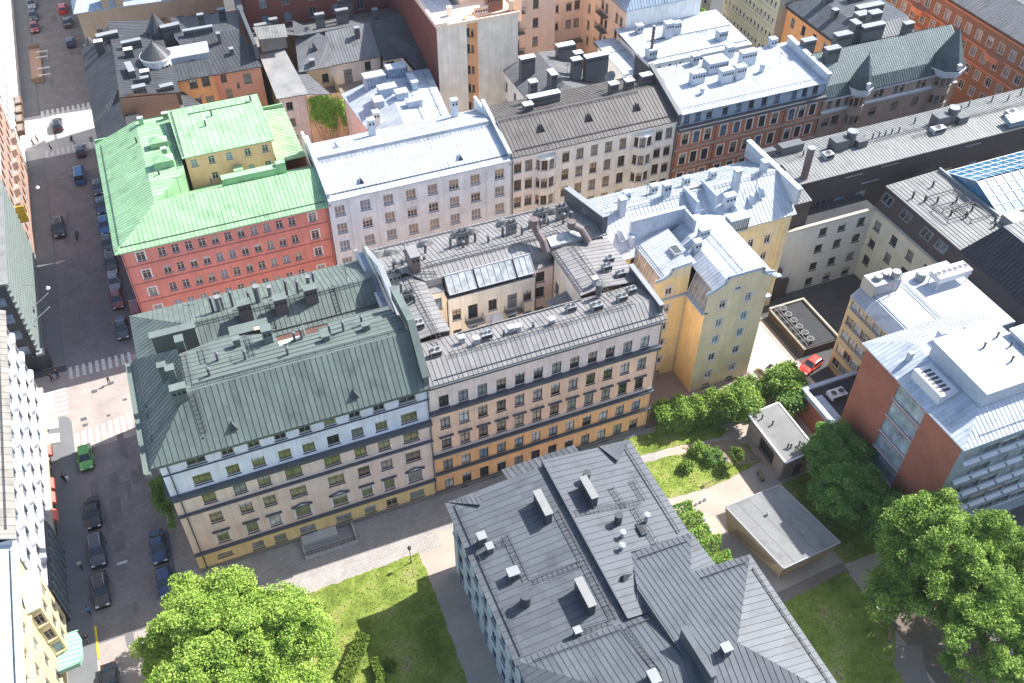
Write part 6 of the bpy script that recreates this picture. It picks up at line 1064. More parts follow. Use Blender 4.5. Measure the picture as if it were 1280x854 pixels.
# zebra crossings, parking lines, kerb line
def zebra(name, cells): 
    t = MB()
    for p in cells: t.poly([(a, b, .006) for a, b in p])
    struct(name, t, PAINT)
zebra('zebra_crossing', [rect(-22.7+.86*k, 96.4+.12*k, -22.25+.86*k, 99.3+.12*k) for k in range(11)])
zebra('zebra_crossing', [rect(-27.4, 103.5+.95*k, -23.2, 104.0+.95*k) for k in range(6)])
zebra('zebra_crossing', [rect(-22.6+.95*k, 184.6, -22.1+.95*k, 187.4) for k in range(10)]); zebra('zebra_crossing', [rect(-22.6+.95*k, 170.4, -22.1+.95*k, 172.6) for k in range(10)])
zebra('zebra_crossing', [rect(-22.6+.9*k, 110.2, -22.15+.9*k, 112.6) for k in range(10)])
zebra('road_marking', [rect(-18.9, 60+5*k, -18.75, 62+5*k) for k in range(0)]+[rect(-19.6, 76+6*k, -18.4, 76.35+6*k) for k in range(1)])
t = MB(); t.poly([(-22.85,64.4,.13),(-22.6,64.4,.13),(-22.6,68.6,.13),(-22.85,68.6,.13)]); struct('yellow_kerb_line', t, mat('yellow road paint', (.75,.55,.04)))
t = MB()
for x, y, s in [(-17.2, 107.2, .7), (-19.6, 106.4, .8), (-15.8, 103.2, .55), (-21.4, 101.6, .8), (-21.3, 100.4, .7), (-18.2, 101.0, .5)]: t.box(x-s/2, y-s*.4, .0, x+s/2, y+s*.4, .012)
struct('manhole_covers', t, M_CHIM)
t = MB()
for k in range(26):
    x, y = RN.uniform(-22.2, -14), RN.choice([RN.uniform(60, 95), RN.uniform(113, 240)]); sx, sy = RN.uniform(.4, 1.3), RN.uniform(.8, 4.5); t.poly([(x, y, .008+k*.0004), (x+sx, y+.05, .008+k*.0004), (x+sx, y+sy, .008+k*.0004), (x-.05, y+sy, .008+k*.0004)])
struct('asphalt_patches', t, mat('patched asphalt', (.16,.15,.154), .9, var=.25))
# park
kerbed('park_path', [(-10.3, 20), (61.8, 20), (61.8, 39.5), (69.9, 39.5), (69.9, 71.3), (-10.3, 71.3)], SAND, .06)
sheet('front_pavement', [rect(-10.3, 63.9, 17.4, 71.2), rect(17.4, 66.0, 49.2, 71.3)], .066, COB2)
LAWNS = []
def ragged(pts):
    out = []
    for (xa, ya), (xb, yb) in zip(pts, pts[1:]+pts[:1]):
        n = max(1, int(math.hypot(xb-xa, yb-ya)/.55))
        for k in range(n): f = k/n; j = .13 if 0 < k else 0; out.append((xa+(xb-xa)*f+RN.uniform(-j, j), ya+(yb-ya)*f+RN.uniform(-j, j)))
    return out
def lawn(name, pts): LAWNS.append(pts); pts = ragged(pts); t = MB(); t.prism(pts, 0, .11, 0); return struct(name, t, GRASS)
lawn('lawn', [(-10, 63.0), (-2.1, 63.55), (6, 63.8), (14.4, 64.2), (14.5, 59.4), (14.0, 40), (13.6, 26), (-10.2, 26)])
lawn('lawn', [(40.6, 71.0), (47.6, 70.6), (56, 69.4), (59.8, 67), (58, 66.2), (50, 67.2), (41, 67.9)]); lawn('lawn', [(41, 66.2), (49, 66.0), (56, 64.9), (60.6, 63.8), (60.4, 60.6), (55.9, 59.8), (52, 59.4), (46.2, 60.0), (41.2, 61)])
lawn('lawn', [(45.2, 41.2), (53, 41.9), (61, 42.6), (61.5, 34), (58.6, 30.5), (57.6, 20), (45.2, 20)]); lawn('lawn', [(61, 56.4), (69.8, 57), (69.8, 43.4), (61.4, 43.4)])
sheet('park_lane', [[(57.6, 20), (58.6, 30.5), (60.4, 32.6), (63, 31.5), (61.2, 28), (60.6, 20)]], .07, mat('brown lane gravel', (.24,.20,.175), .95)); sheet('gravel_yard', [rect(61.6, 22, 71, 40)], .068, mat('shade-dark trodden earth', (.16,.13,.095), .95, var=.25, scale=1.2)); sheet('pavilion_path', [[(44.8, 41.4), (52.5, 41.6), (61.4, 42.2), (61.2, 43.8), (52, 43.2), (45, 43.6)]], .07, mat('brown gravel', (.22,.18,.16), .95))  # gravel yard coloured dark, painting in the deep tree shade
sheet('dirt_under_trees', [[(52, 66.6), (59.5, 65.2), (61, 60.6), (58, 61), (54.5, 63.6)]], .12, mat('trodden earth', (.30,.235,.165), .95))
sheet('yard', [[(49.4, 71.4), (78, 71.4), (79, 87.4), (49.4, 79)]], .07, mat('brown yard paving', (.26,.21,.19), .9)); sheet('yard_path', [[(68, 72.4), (75.6, 69), (75.6, 85.4), (68, 86)]], .076, YARD); sheet('plant_yard', [rect(76, 67, 95.4, 87.6)], .072, ASPH)
# ================================================================== trees, hedges, shrubs
NR = np.random.default_rng(5)
def leaf_mesh(name, C, S, up=.35, m=None, fold=.25, L=(0, 0, 0)):
    """C (n,3) leaf centres, S (n,) sizes: one folded rhombic leaf spray per centre"""
    n = len(C); nrm = NR.normal(size=(n, 3)); nrm[:, 2] = np.abs(nrm[:, 2])+up; nrm /= np.linalg.norm(nrm, axis=1)[:, None]
    a = np.cross(nrm, NR.normal(size=(n, 3))); a /= np.linalg.norm(a, axis=1)[:, None]; b = np.cross(nrm, a); s = S[:, None]
    tip = C+a*s*.62; tail = C-a*s*.5; l = C+b*s*.36+nrm*s*fold*.5; r = C-b*s*.36+nrm*s*fold*.5
    V = np.stack([tail, r, tip, l], 1).reshape(-1, 3)-np.array(L)
    me = bpy.data.meshes.new(name); me.vertices.add(4*n); me.vertices.foreach_set('co', V.ravel().astype(np.float32))
    idx = np.arange(4*n).reshape(-1, 4); F = np.concatenate([idx[:, [0, 1, 2]], idx[:, [0, 2, 3]]], 1).reshape(-1, 3)
    me.loops.add(F.size); me.loops.foreach_set('vertex_index', F.ravel().astype(np.int32)); me.polygons.add(len(F)); me.polygons.foreach_set('loop_start', np.arange(0, F.size, 3, dtype=np.int32)); me.polygons.foreach_set('loop_total', np.full(len(F), 3, dtype=np.int32))
    me.materials.append(m); me.update(calc_edges=True); return me
BARK = mat('grey brown bark', (.13,.10,.075), .95, var=.25, scale=3., bump=.4)
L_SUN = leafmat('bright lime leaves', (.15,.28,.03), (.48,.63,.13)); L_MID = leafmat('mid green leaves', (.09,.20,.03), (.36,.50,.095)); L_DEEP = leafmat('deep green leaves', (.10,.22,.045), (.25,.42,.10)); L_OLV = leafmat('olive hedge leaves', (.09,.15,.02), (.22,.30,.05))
def tree(label, x, y, rx, ry, h, base, n_cl, per, size, lm, trunk_r=.3, name='tree', seed=1, group=None, lump=1.0, z0=.05, cl=1.15):
    global NR; NR = np.random.default_rng(seed); rnd = random.Random(seed)
    begin(name, label, 'tree', x, y, z0, group)
    cz = (base+h)/2; rz = (h-base)/2
    # clump centres: lobes on an uneven ellipsoid
    d = NR.normal(size=(n_cl, 3)); d[:, 2] = np.where(d[:, 2] < -.45, -d[:, 2], d[:, 2]); d /= np.linalg.norm(d, axis=1)[:, None]
    ph = NR.uniform(0, 6.28, 4); az = np.arctan2(d[:, 1], d[:, 0])
    bumpy = 1+lump*(.10*np.sin(3*az+ph[0])+.08*np.sin(5*az+ph[1]+3*d[:, 2])+.06*np.sin(9*az+ph[2])+.07*np.sin(6*d[:, 2]+ph[3]+2*az))
    rr = np.where(NR.random(n_cl) < .72, NR.uniform(.82, 1.0, n_cl), NR.uniform(.3, .82, n_cl))*bumpy
    cc = np.stack([x+d[:, 0]*rx*rr, y+d[:, 1]*ry*rr, cz+d[:, 2]*rz*rr], 1)
    cr = NR.uniform(.55, 1.0, n_cl)*cl
    off = NR.normal(size=(n_cl, per, 3)); off /= np.linalg.norm(off, axis=2)[..., None]; off *= (NR.random((n_cl, per, 1))**.4); off[..., 2] *= .62; off[..., 2] += .12
    C = (cc[:, None, :]+off*cr[:, None, None]).reshape(-1, 3); S = NR.uniform(.7, 1.3, len(C))*size
    keep = C[:, 2] > .3; C, S = C[keep], S[keep]
    link('crown', leaf_mesh('crown', C, S, .45, lm, L=(x, y, z0)), Ctx.root)
    t = MB(); top = base+(h-base)*.55
    t.tube([(x, y, z0-.2), (x+.05, y, base*.5), (x+.1, y+.1, base), (x, y+.05, top)], [trunk_r*1.35, trunk_r, trunk_r*.8, trunk_r*.25], 9)
    for k in range(9):
        a = 6.283*k/9+rnd.random(); e = .55+.35*rnd.random(); z1 = base*.8+(h-base)*(.05+.4*rnd.random()); zz = z1+(h-base)*(.2+.3*rnd.random())
        t.tube([(x, y, z1-.6), (x+rx*e*.45*math.cos(a), y+ry*e*.45*math.sin(a), (z1+zz)/2), (x+rx*e*math.cos(a), y+ry*e*math.sin(a), zz)], [trunk_r*.5, trunk_r*.3, trunk_r*.08], 6)
    t.build('trunk', BARK); return Ctx.root
def bush(label, x, y, rx, ry, h, n, size, lm, name='shrub', seed=1, rz=0., cat='shrub', group=None, z0=.1):
    global NR; NR = np.random.default_rng(seed); begin(name, label, cat, x, y, z0, group)
    d = NR.normal(size=(n, 3)); d /= np.linalg.norm(d, axis=1)[:, None]; d[:, 2] = np.abs(d[:, 2]); az = np.arctan2(d[:, 1], d[:, 0]); r_ = NR.uniform(.72, 1.05, n)*(1+.12*np.sin(4*az+seed)+.1*np.sin(7*az+5*d[:, 2]))
    lx, ly = d[:, 0]*rx*r_, d[:, 1]*ry*r_; c, s = math.cos(rz), math.sin(rz)
    C = np.stack([x+lx*c-ly*s, y+lx*s+ly*c, z0+d[:, 2]*h*r_], 1)
    link('foliage', leaf_mesh('foliage', C, NR.uniform(.7, 1.3, n)*size, .4, lm, L=(x, y, z0)), Ctx.root)
    t = MB()
    for k in range(7): a = 6.28*k/7; t.tube([(x, y, z0-.1), (x+.5*rx*math.cos(a), y+.5*ry*math.sin(a), z0+h*.7)], [.06, .02], 5)
    t.build('stem', BARK)
def hedge(label, pts, wd, h, n_per_m, size, lm, seed=1, z0=.1, lump=.25, name='hedge'):
    """clipped row along a line of points"""
    global NR; NR = np.random.default_rng(seed); x, y = pts[0]; begin(name, label, 'hedge', x, y, z0); CC = []; t = MB()
    for (xa, ya), (xb, yb) in zip(pts, pts[1:]):
        Ln = math.hypot(xb-xa, yb-ya); n = int(Ln*n_per_m); u = NR.random(n); ux, uy = (xb-xa)/Ln, (yb-ya)/Ln
        a = NR.uniform(0, math.pi, n); bl = 1+lump*np.sin(u*Ln*1.9+seed)*np.sin(u*Ln*.83+2)+NR.normal(0, .07, n); sx = np.clip(np.cos(a)*1.35, -1, 1)*wd/2*bl; sz = np.clip(np.sin(a)*1.35, 0, 1)*h*bl
        CC.append(np.stack([xa+(xb-xa)*u-uy*sx, ya+(yb-ya)*u+ux*sx, z0+sz], 1))
        for k in range(int(Ln/1.2)+1): f = k*1.2/Ln; t.tube([(xa+(xb-xa)*f, ya+(yb-ya)*f, z0-.1), (xa+(xb-xa)*f+.1, ya+(yb-ya)*f, z0+h*.7)], [.05, .02], 5)
    C = np.concatenate(CC); link('foliage', leaf_mesh('foliage', C, NR.uniform(.7, 1.3, len(C))*size, .45, lm, L=(x, y, z0)), Ctx.root); t.build('stem', BARK)
tree('huge bright lime green tree on the lawn by the street corner', -8.4, 54.4, 9.0, 8.8, 13.2, 2.6, 640, 330, .215, L_SUN, .45, seed=3, lump=1.35, cl=1.3)
tree('tall fresh green tree in front of the brick tower', 65.4, 36.4, 6.3, 6.0, 16.4, 4.0, 430, 210, .23, L_MID, .38, seed=8, lump=1.5, cl=1.2)
tree('broad green tree over the gravel at the lower right', 65.6, 27.2, 6.0, 6.0, 14.6, 3.4, 370, 200, .23, L_MID, .36, seed=12, lump=1.6, cl=1.2)
tree('green tree cut by the right edge of the frame', 73.4, 30.4, 4.4, 4.6, 12.6, 3.2, 230, 185, .23, L_MID, .3, seed=13, lump=1.5, cl=1.15)
tree('small sparse tree beside the park lane', 60.4, 35.4, 3.2, 3.0, 9.4, 2.6, 110, 100, .27, L_MID, .2, seed=14, lump=1.4)
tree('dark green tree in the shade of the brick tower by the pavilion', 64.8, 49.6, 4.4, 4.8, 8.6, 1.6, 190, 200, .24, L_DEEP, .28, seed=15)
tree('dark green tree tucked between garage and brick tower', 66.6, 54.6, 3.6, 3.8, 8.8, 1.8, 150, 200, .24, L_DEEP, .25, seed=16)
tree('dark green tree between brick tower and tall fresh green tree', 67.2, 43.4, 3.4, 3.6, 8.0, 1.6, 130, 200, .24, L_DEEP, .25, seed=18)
tree('rounded garden tree at the right end of the hedge row', 61.2, 67.6, 2.5, 2.4, 6.2, 1.3, 110, 80, .33, L_MID, .18, seed=21)
tree('bright garden tree between hedge and plant yard', 69.0, 69.2, 2.9, 2.4, 5.4, .8, 120, 80, .33, L_MID, .18, seed=22)
tree('shaded garden tree beside the brick annex', 68.4, 66.6, 1.9, 1.8, 4.4, .8, 70, 70, .33, L_DEEP, .15, seed=23)
hedge('bushy bright green hedge row running from the peach block to the garden trees', [(50.2, 71.2), (55, 70.2), (60, 69.6), (66, 70.2)], 3.4, 3.3, 1000, .28, L_MID, 4, lump=.16)
tree('slim lollipop tree on the small lawn', 57.0, 61.4, .9, .9, 3.2, 1.2, 28, 50, .24, L_OLV, .08, seed=31, cl=.5)
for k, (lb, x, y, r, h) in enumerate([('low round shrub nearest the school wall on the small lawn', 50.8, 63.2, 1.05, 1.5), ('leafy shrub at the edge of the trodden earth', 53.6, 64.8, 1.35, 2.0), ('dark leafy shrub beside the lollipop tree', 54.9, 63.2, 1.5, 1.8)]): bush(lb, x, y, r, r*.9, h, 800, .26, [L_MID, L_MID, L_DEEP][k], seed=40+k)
hedge('loose hedge along the school east wall by the sandy path', [(46.2, 57.4), (46.3, 53.5), (46.7, 49.3), (47.0, 47.2)], 2.2, 2.3, 520, .28, L_MID, 6, lump=.45)
hedge('curved clipped hedge on the front lawn', [(5.2, 55.6), (4.4, 54.6), (3.2, 53.2), (2.0, 51.4), (1.4, 49), (1.6, 46)], 1.3, 1.3, 560, .22, L_OLV, 7, lump=.12)
hedge('inner curved hedge beside the garden seat', [(5.4, 52.4), (5.6, 50.6), (5.0, 48.4)], .9, 1.1, 460, .22, L_OLV, 9, lump=.2)
bush('pale green shrub at the bottom edge of the front lawn', 8.6, 45.6, 1.6, 1.4, 2.2, 900, .26, L_SUN, seed=50); bush('small shrub between the curved hedges', 6.9, 51.4, .7, .8, 1.2, 300, .24, L_OLV, seed=51)
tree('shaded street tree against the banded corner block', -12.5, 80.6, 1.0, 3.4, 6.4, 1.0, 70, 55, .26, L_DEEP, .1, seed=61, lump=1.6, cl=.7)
tree('green tree glimpsed behind the white annex', 100, 152.5, 5, 4.5, 15, 3, 170, 70, .5, L_MID, .3, seed=63)
bush('potted shrub on the grey-green roof terrace', 6.6, 80.6, .8, .7, 1.3, 320, .26, L_SUN, 'potted_plant', 70, cat='plant', z0=22.6)
bush('pale yellow-green shrub on the shaded lawn by the school', 49.6, 35.2, 1.1, 1.0, 1.6, 420, .26, L_SUN, seed=71)
# creeper on the gable of the ivy house
NR = np.random.default_rng(9); begin('ivy_creeper', 'green climbing creeper spreading over the apricot gable wall', 'creeper', 26, 150); CC = []
for cx, cz, sx, sz, n in [(24.6, 10.6, 1.2, 2.2, 900), (26.6, 9.6, 1.2, 2.8, 1100), (28.4, 10.4, .9, 1.8, 420), (25.2, 12.6, 1.3, .8, 300), (29.0, 8.2, .4, 1.6, 160), (27.2, 7.6, .5, 1.6, 200)]:
    u = NR.normal(cx, sx*.55, n); v = NR.normal(cz, sz*.5, n); k = (u > 23.3) & (u < 29.5) & (v < 13.3) & (v > 3); u, v = u[k], v[k]
    CC.append(np.stack([u, 150.6-(u-23.2)*.1587-NR.uniform(.05, .3, len(u)), v], 1))
C = np.concatenate(CC); link('foliage', leaf_mesh('foliage', C, NR.uniform(.7, 1.3, len(C))*.36, .0, leafmat('spring creeper leaves', (.22,.50,.06), (.46,.80,.12)), L=(26, 150, 0)), Ctx.root)
t = MB()
for k in range(9): a = 23.6+.66*k; t.tube([(26.4, 150.02, 1), ((26.4+a)/2, 150.6-((26.4+a)/2-23.2)*.1587-.06, 4.5), (a, 150.6-(a-23.2)*.1587-.06, 8.5+RN.random()*2)], [.05, .04, .02], 5)
t.build('stem', BARK)

# grass tufts and weeds over the lawns
def inside(pts, x, y):
    r = False
    for (xa, ya), (xb, yb) in zip(pts, pts[1:]+pts[:1]):
        if (ya > y) != (yb > y) and x < (xb-xa)*(y-ya)/(yb-ya)+xa: r = not r
    return r
NR = np.random.default_rng(77); P_ = []
for pts in LAWNS:
    x0, x1 = min(q[0] for q in pts), max(q[0] for q in pts); y0, y1 = max(24, min(q[1] for q in pts)), max(q[1] for q in pts); ar = (x1-x0)*(y1-y0)
    for x, y in zip(NR.uniform(x0, x1, int(ar*16)), NR.uniform(y0, y1, int(ar*16))):
        if inside(pts, x, y): P_.append((x, y, .11+.05*NR.random()))
P_ = np.array(P_); tg = bpy.data.objects.new('grass', leaf_mesh('grass', P_, NR.uniform(.08, .22, len(P_)), .2, leafmat('grass blades', (.075,.12,.02), (.24,.27,.06), .2))); COL.objects.link(tg); tg['kind'] = 'stuff'; tg['label'] = 'short uneven grass tufts over the park lawns'
# ================================================================== vehicles
RUB = mat('black rubber tyre', (.015,.015,.016), .9); RIM = mat('alloy wheel rim', (.45,.46,.48), .35, .6); CGL = glassmat('car window glass', (.02,.026,.032), .04, .9); HL = mat('headlamp lens', (.75,.77,.8), .15); TL = mat('tail lamp lens', (.4,.02,.015), .25); PLATE = mat('number plate', (.7,.7,.68))
def paint(n, c): 
    m = mat(n, c, .28, 0, .03, .5, spec=.6, fine=.02); m.node_tree.nodes['Principled BSDF'].inputs['Coat Weight'].default_value = .6; return m
SH = {  # length, width, height, stations (x, z of body top), cabin: (rear base, rear top, front top, front base)
 'hatch': (4.1, 1.78, 1.47, [(-2.05,.55),(-1.98,.95),(-1.2,.98),(.75,.95),(1.6,.84),(2.0,.66),(2.05,.48)], (-1.95,-1.45,.15,.95)),
 'sedan': (4.7, 1.82, 1.44, [(-2.35,.6),(-2.28,.98),(-1.3,1.0),(.8,.96),(1.9,.82),(2.3,.66),(2.35,.48)], (-1.65,-.85,.2,1.05)),
 'wagon': (4.75, 1.84, 1.5, [(-2.37,.6),(-2.3,1.0),(-1.3,1.02),(.8,.98),(1.9,.84),(2.32,.68),(2.37,.48)], (-2.25,-1.8,.2,1.05)),
 'suv': (4.75, 1.92, 1.72, [(-2.37,.7),(-2.3,1.08),(-1.3,1.12),(.85,1.1),(1.9,1.0),(2.3,.8),(2.37,.55)], (-2.25,-1.85,.3,1.1)),
 'van': (5.0, 1.98, 2.05, [(-2.5,.7),(-2.46,1.15),(-1.3,1.18),(1.1,1.15),(2.1,1.02),(2.45,.8),(2.5,.55)], (-2.42,-2.3,.95,1.75)),
}
def car(label, x, y, kind, pm, head=-1, yaw=0., cat='car', name='parked_car', group='cars parked along the kerbs', z=0.):
    """head -1: nose towards the viewer end of the street"""
    Ln, Wd, H, stn, cab = SH[kind]; o = begin(name, label, cat, x, y, z, group); hw = Wd/2
    def sec(px, zt, zb=.22): 
        e = abs(px)/(Ln/2); w_ = hw*(1-.10*max(0, e-.7)/.3); return [(w_*.93, zb), (w_, zb+.22), (w_, zt-.22), (w_*.9, zt-.03), (w_*.5, zt+.015), (-w_*.5, zt+.015), (-w_*.9, zt-.03), (-w_, zt-.22), (-w_, zb+.22), (-w_*.93, zb)]
    b = MB(); S_ = [[(px, q[0], q[1]) for q in sec(px, zt)] for px, zt in stn]
    for A, B in zip(S_, S_[1:]):
        for k in range(10): b.poly([A[k], A[(k+1) % 10], B[(k+1) % 10], B[k]])
    b.poly(S_[0]); b.poly(S_[-1][::-1])
    r0, r1, f1, f0 = cab; zb = 1.0*stn[2][1]-.03; zt = H; wb, wt = hw*.93, hw*.72
    lower = [(r0, wb, zb), (f0, wb, zb-.03), (f0, -wb, zb-.03), (r0, -wb, zb)]; upper = [(r1, wt, zt-.04), (f1, wt, zt-.05), (f1, -wt, zt-.05), (r1, -wt, zt-.04)]
    mid = (r1+f1)/2; crown = [(r1+.2, wt*.8, zt), (f1-.25, wt*.8, zt), (f1-.25, -wt*.8, zt), (r1+.2, -wt*.8, zt)]
    b.poly(crown)
    for k in range(4): b.poly([upper[k], upper[(k+1) % 4], crown[(k+1) % 4], crown[k]])
    def lerp(p, q, f): return tuple(p[i]+(q[i]-p[i])*f for i in range(3))
    # pillars: the cabin shell minus glass, as bars
    for k in range(4): b.bar(lower[k], upper[k], .09)
    for s in (1, -1): m0 = ((r0+f0)/2, s*wb, zb); m1 = (mid, s*wt, zt-.05); b.bar(m0, m1, .08)
    me = b.mesh('body', pm, (0, 0, 0)); body = link('body', me, o)
    def glass(nm, quad):
        g_ = MB(); c_ = Vector((sum(p[0] for p in quad)/4, sum(p[1] for p in quad)/4, sum(p[2] for p in quad)/4)); q = [c_+(Vector(p)-c_)*.965 for p in quad]; g_.poly(q); inn = [p+(Vector((0, 0, zb))-c_).normalized()*.03 for p in q]; g_.poly(inn[::-1])
        for k in range(4): g_.poly([q[k], inn[k], inn[(k+1) % 4], q[(k+1) % 4]])
        link(nm, g_.mesh(nm, CGL, (0, 0, 0)), o)
    glass('rear_window', [lower[0], lower[3], upper[3], upper[0]]); glass('windscreen', [lower[1], lower[2], upper[2], upper[1]])
    for s in (1, -1):
        m0 = ((r0+f0)/2, s*wb, zb); m1 = (mid, s*wt, zt-.05); L0 = (r0, s*wb, zb); L1 = (f0, s*wb, zb-.03); U0 = (r1, s*wt, zt-.04); U1 = (f1, s*wt, zt-.05)
        glass('side_window', [L0, m0, m1, U0]); glass('side_window', [m0, L1, U1, m1])
    wr = .33 if kind != 'suv' else .37
    for sx in (-Ln*.30, Ln*.315):
        for s in (1, -1):
            w_ = MB(); n = 16; yy = s*(hw-.02)
            ring = lambda r_, y_: [(sx+r_*math.cos(6.2832*k/n), y_, wr+r_*math.sin(6.2832*k/n)) for k in range(n)]
            a, c_ = ring(wr, yy-s*.2), ring(wr, yy+s*.03)
            for k in range(n): w_.poly([a[k], a[(k+1) % n], c_[(k+1) % n], c_[k]])
            w_.poly(c_); w_.poly(a[::-1]); wo = link('wheel', w_.mesh('wheel', RUB, (0, 0, 0)), o)
            q = MB(); q.poly(ring(wr*.62, yy+s*.036)); link('rim', q.mesh('rim', RIM, (0, 0, 0)), wo)
    for s in (1, -1):
        q = MB(); q.box(Ln/2-.22, s*hw*.62-.2, stn[-2][1]-.14, Ln/2-.02, s*hw*.62+.2, stn[-2][1]+.03); link('headlight', q.mesh('headlight', HL, (0, 0, 0)), o)
        q = MB(); q.box(-Ln/2-.005, s*hw*.68-.17, stn[1][1]-.25, -Ln/2+.12, s*hw*.68+.17, stn[1][1]-.05); link('tail_light', q.mesh('tail_light', TL, (0, 0, 0)), o)
        q = MB(); q.box(f0-.35, s*(hw+.1)-.1, zb, f0-.18, s*(hw+.1)+.1, zb+.16); link('mirror', q.mesh('mirror', pm, (0, 0, 0)), o)
    if kind in ('wagon', 'suv'):
        for s in (1, -1): q = MB(); q.bar((r1+.2, s*wt*.86, zt+.05), (f1-.3, s*wt*.86, zt+.05), .05); q.bar((r1+.3, s*wt*.86, zt-.05), (r1+.3, s*wt*.86, zt+.05), .05); q.bar((f1-.4, s*wt*.86, zt-.05), (f1-.4, s*wt*.86, zt+.05), .05); link('roof_rail', q.mesh('roof_rail', RIM, (0, 0, 0)), o)
    o.rotation_euler = (0, 0, head*math.pi/2+yaw); return o
C_GRN = paint('lime green car paint', (.10,.36,.06)); C_BLK = paint('black car paint', (.012,.013,.015)); C_DBR = paint('dark brown car paint', (.05,.038,.03)); C_SIL = paint('silver grey car paint', (.30,.31,.33)); C_NVY = paint('navy blue car paint', (.018,.04,.12)); C_BLU = paint('bright blue car paint', (.02,.13,.36)); C_RED = paint('dark red car paint', (.28,.03,.025)); C_WHT = paint('white car paint', (.7,.7,.7)); C_GRY = paint('slate car paint', (.06,.068,.08)); C_SCR = paint('scarlet car paint', (.7,.04,.02))
car('lime green hatchback in the sun at the zebra crossing', -21.6, 94.0, 'hatch', C_GRN)
car('black saloon just behind the lime green hatchback, left kerb', -21.5, 84.5, 'sedan', C_BLK)
car('dark grey off-roader with roof rails, between black and brown cars', -21.5, 78.6, 'suv', C_GRY)
car('dark brown estate car, last of the left kerb row in shade', -21.6, 72.9, 'wagon', C_DBR)
car('black car half in the frame at the bottom of the street', -21.7, 60.6, 'sedan', C_BLK)
car('navy saloon at the right kerb by the banded corner block', -14.6, 76.4, 'sedan', C_NVY)
car('navy hatchback partly under the huge tree', -14.5, 71.2, 'hatch', C_NVY)
car('bright blue van driving up the street beside the mint roof', -17.2, 161.0, 'van', C_BLU, 1, cat='van', name='delivery_van', group=None)
car('dark car at the shadow edge behind the bright blue van', -16.4, 169.4, 'hatch', C_GRY, 1, group=None, name='car')
for lb, y, k_, c_ in [('slate car beside the mint roof, farthest of the right row', 156.0, 'hatch', C_GRY), ('navy saloon second from the far end of the right row', 150.4, 'sedan', C_NVY), ('blue estate third from the far end of the right row', 144.4, 'wagon', C_BLU), ('grey hatchback fourth from the far end of the right row', 139.2, 'hatch', C_GRY), ('dark red estate below the corner of the mint roof', 134.0, 'wagon', C_DBR), ('silver car catching the sun beside the red house', 129.0, 'sedan', C_SIL), ('red hatchback beside the red house', 124.4, 'hatch', C_RED), ('blue grey car nearest the grey-green roof', 117.6, 'sedan', C_GRY)]: car(lb, -14.5, y, k_, c_)
car('red and yellow van at the corner of the red house', -12.1, 120.6, 'van', C_RED, 1, cat='van', name='delivery_van', group=None, z=.12)
car('dark flat-bed pick-up halfway along the left kerb', -21.6, 146.4, 'suv', C_BLK)
car('black car crossing the sunny far junction', -19.8, 180.2, 'wagon', C_BLK, 1, group=None, name='car')
car('bright blue car far up the street', -15.1, 213.5, 'hatch', C_NVY, 1); car('dark car beyond the far blue car', -15.1, 223.5, 'sedan', C_GRY, 1); car('red car at the very top of the street', -15.6, 231, 'wagon', C_SCR, 1)
car('silver car at the far left kerb', -21.9, 236, 'wagon', C_SIL); car('slate car at the far left kerb next to the silver one', -21.9, 229.5, 'hatch', C_GRY); car('dark red car at the far left kerb', -21.9, 223.5, 'hatch', C_RED)
car('scarlet car in the yard by the plant room', 76.6, 72.6, 'hatch', C_SCR, 1, 1.9, group=None, z=.08); car('white car behind the garden tree in the yard', 70.6, 73.6, 'hatch', C_WHT, 1, .4, group=None, z=.08)

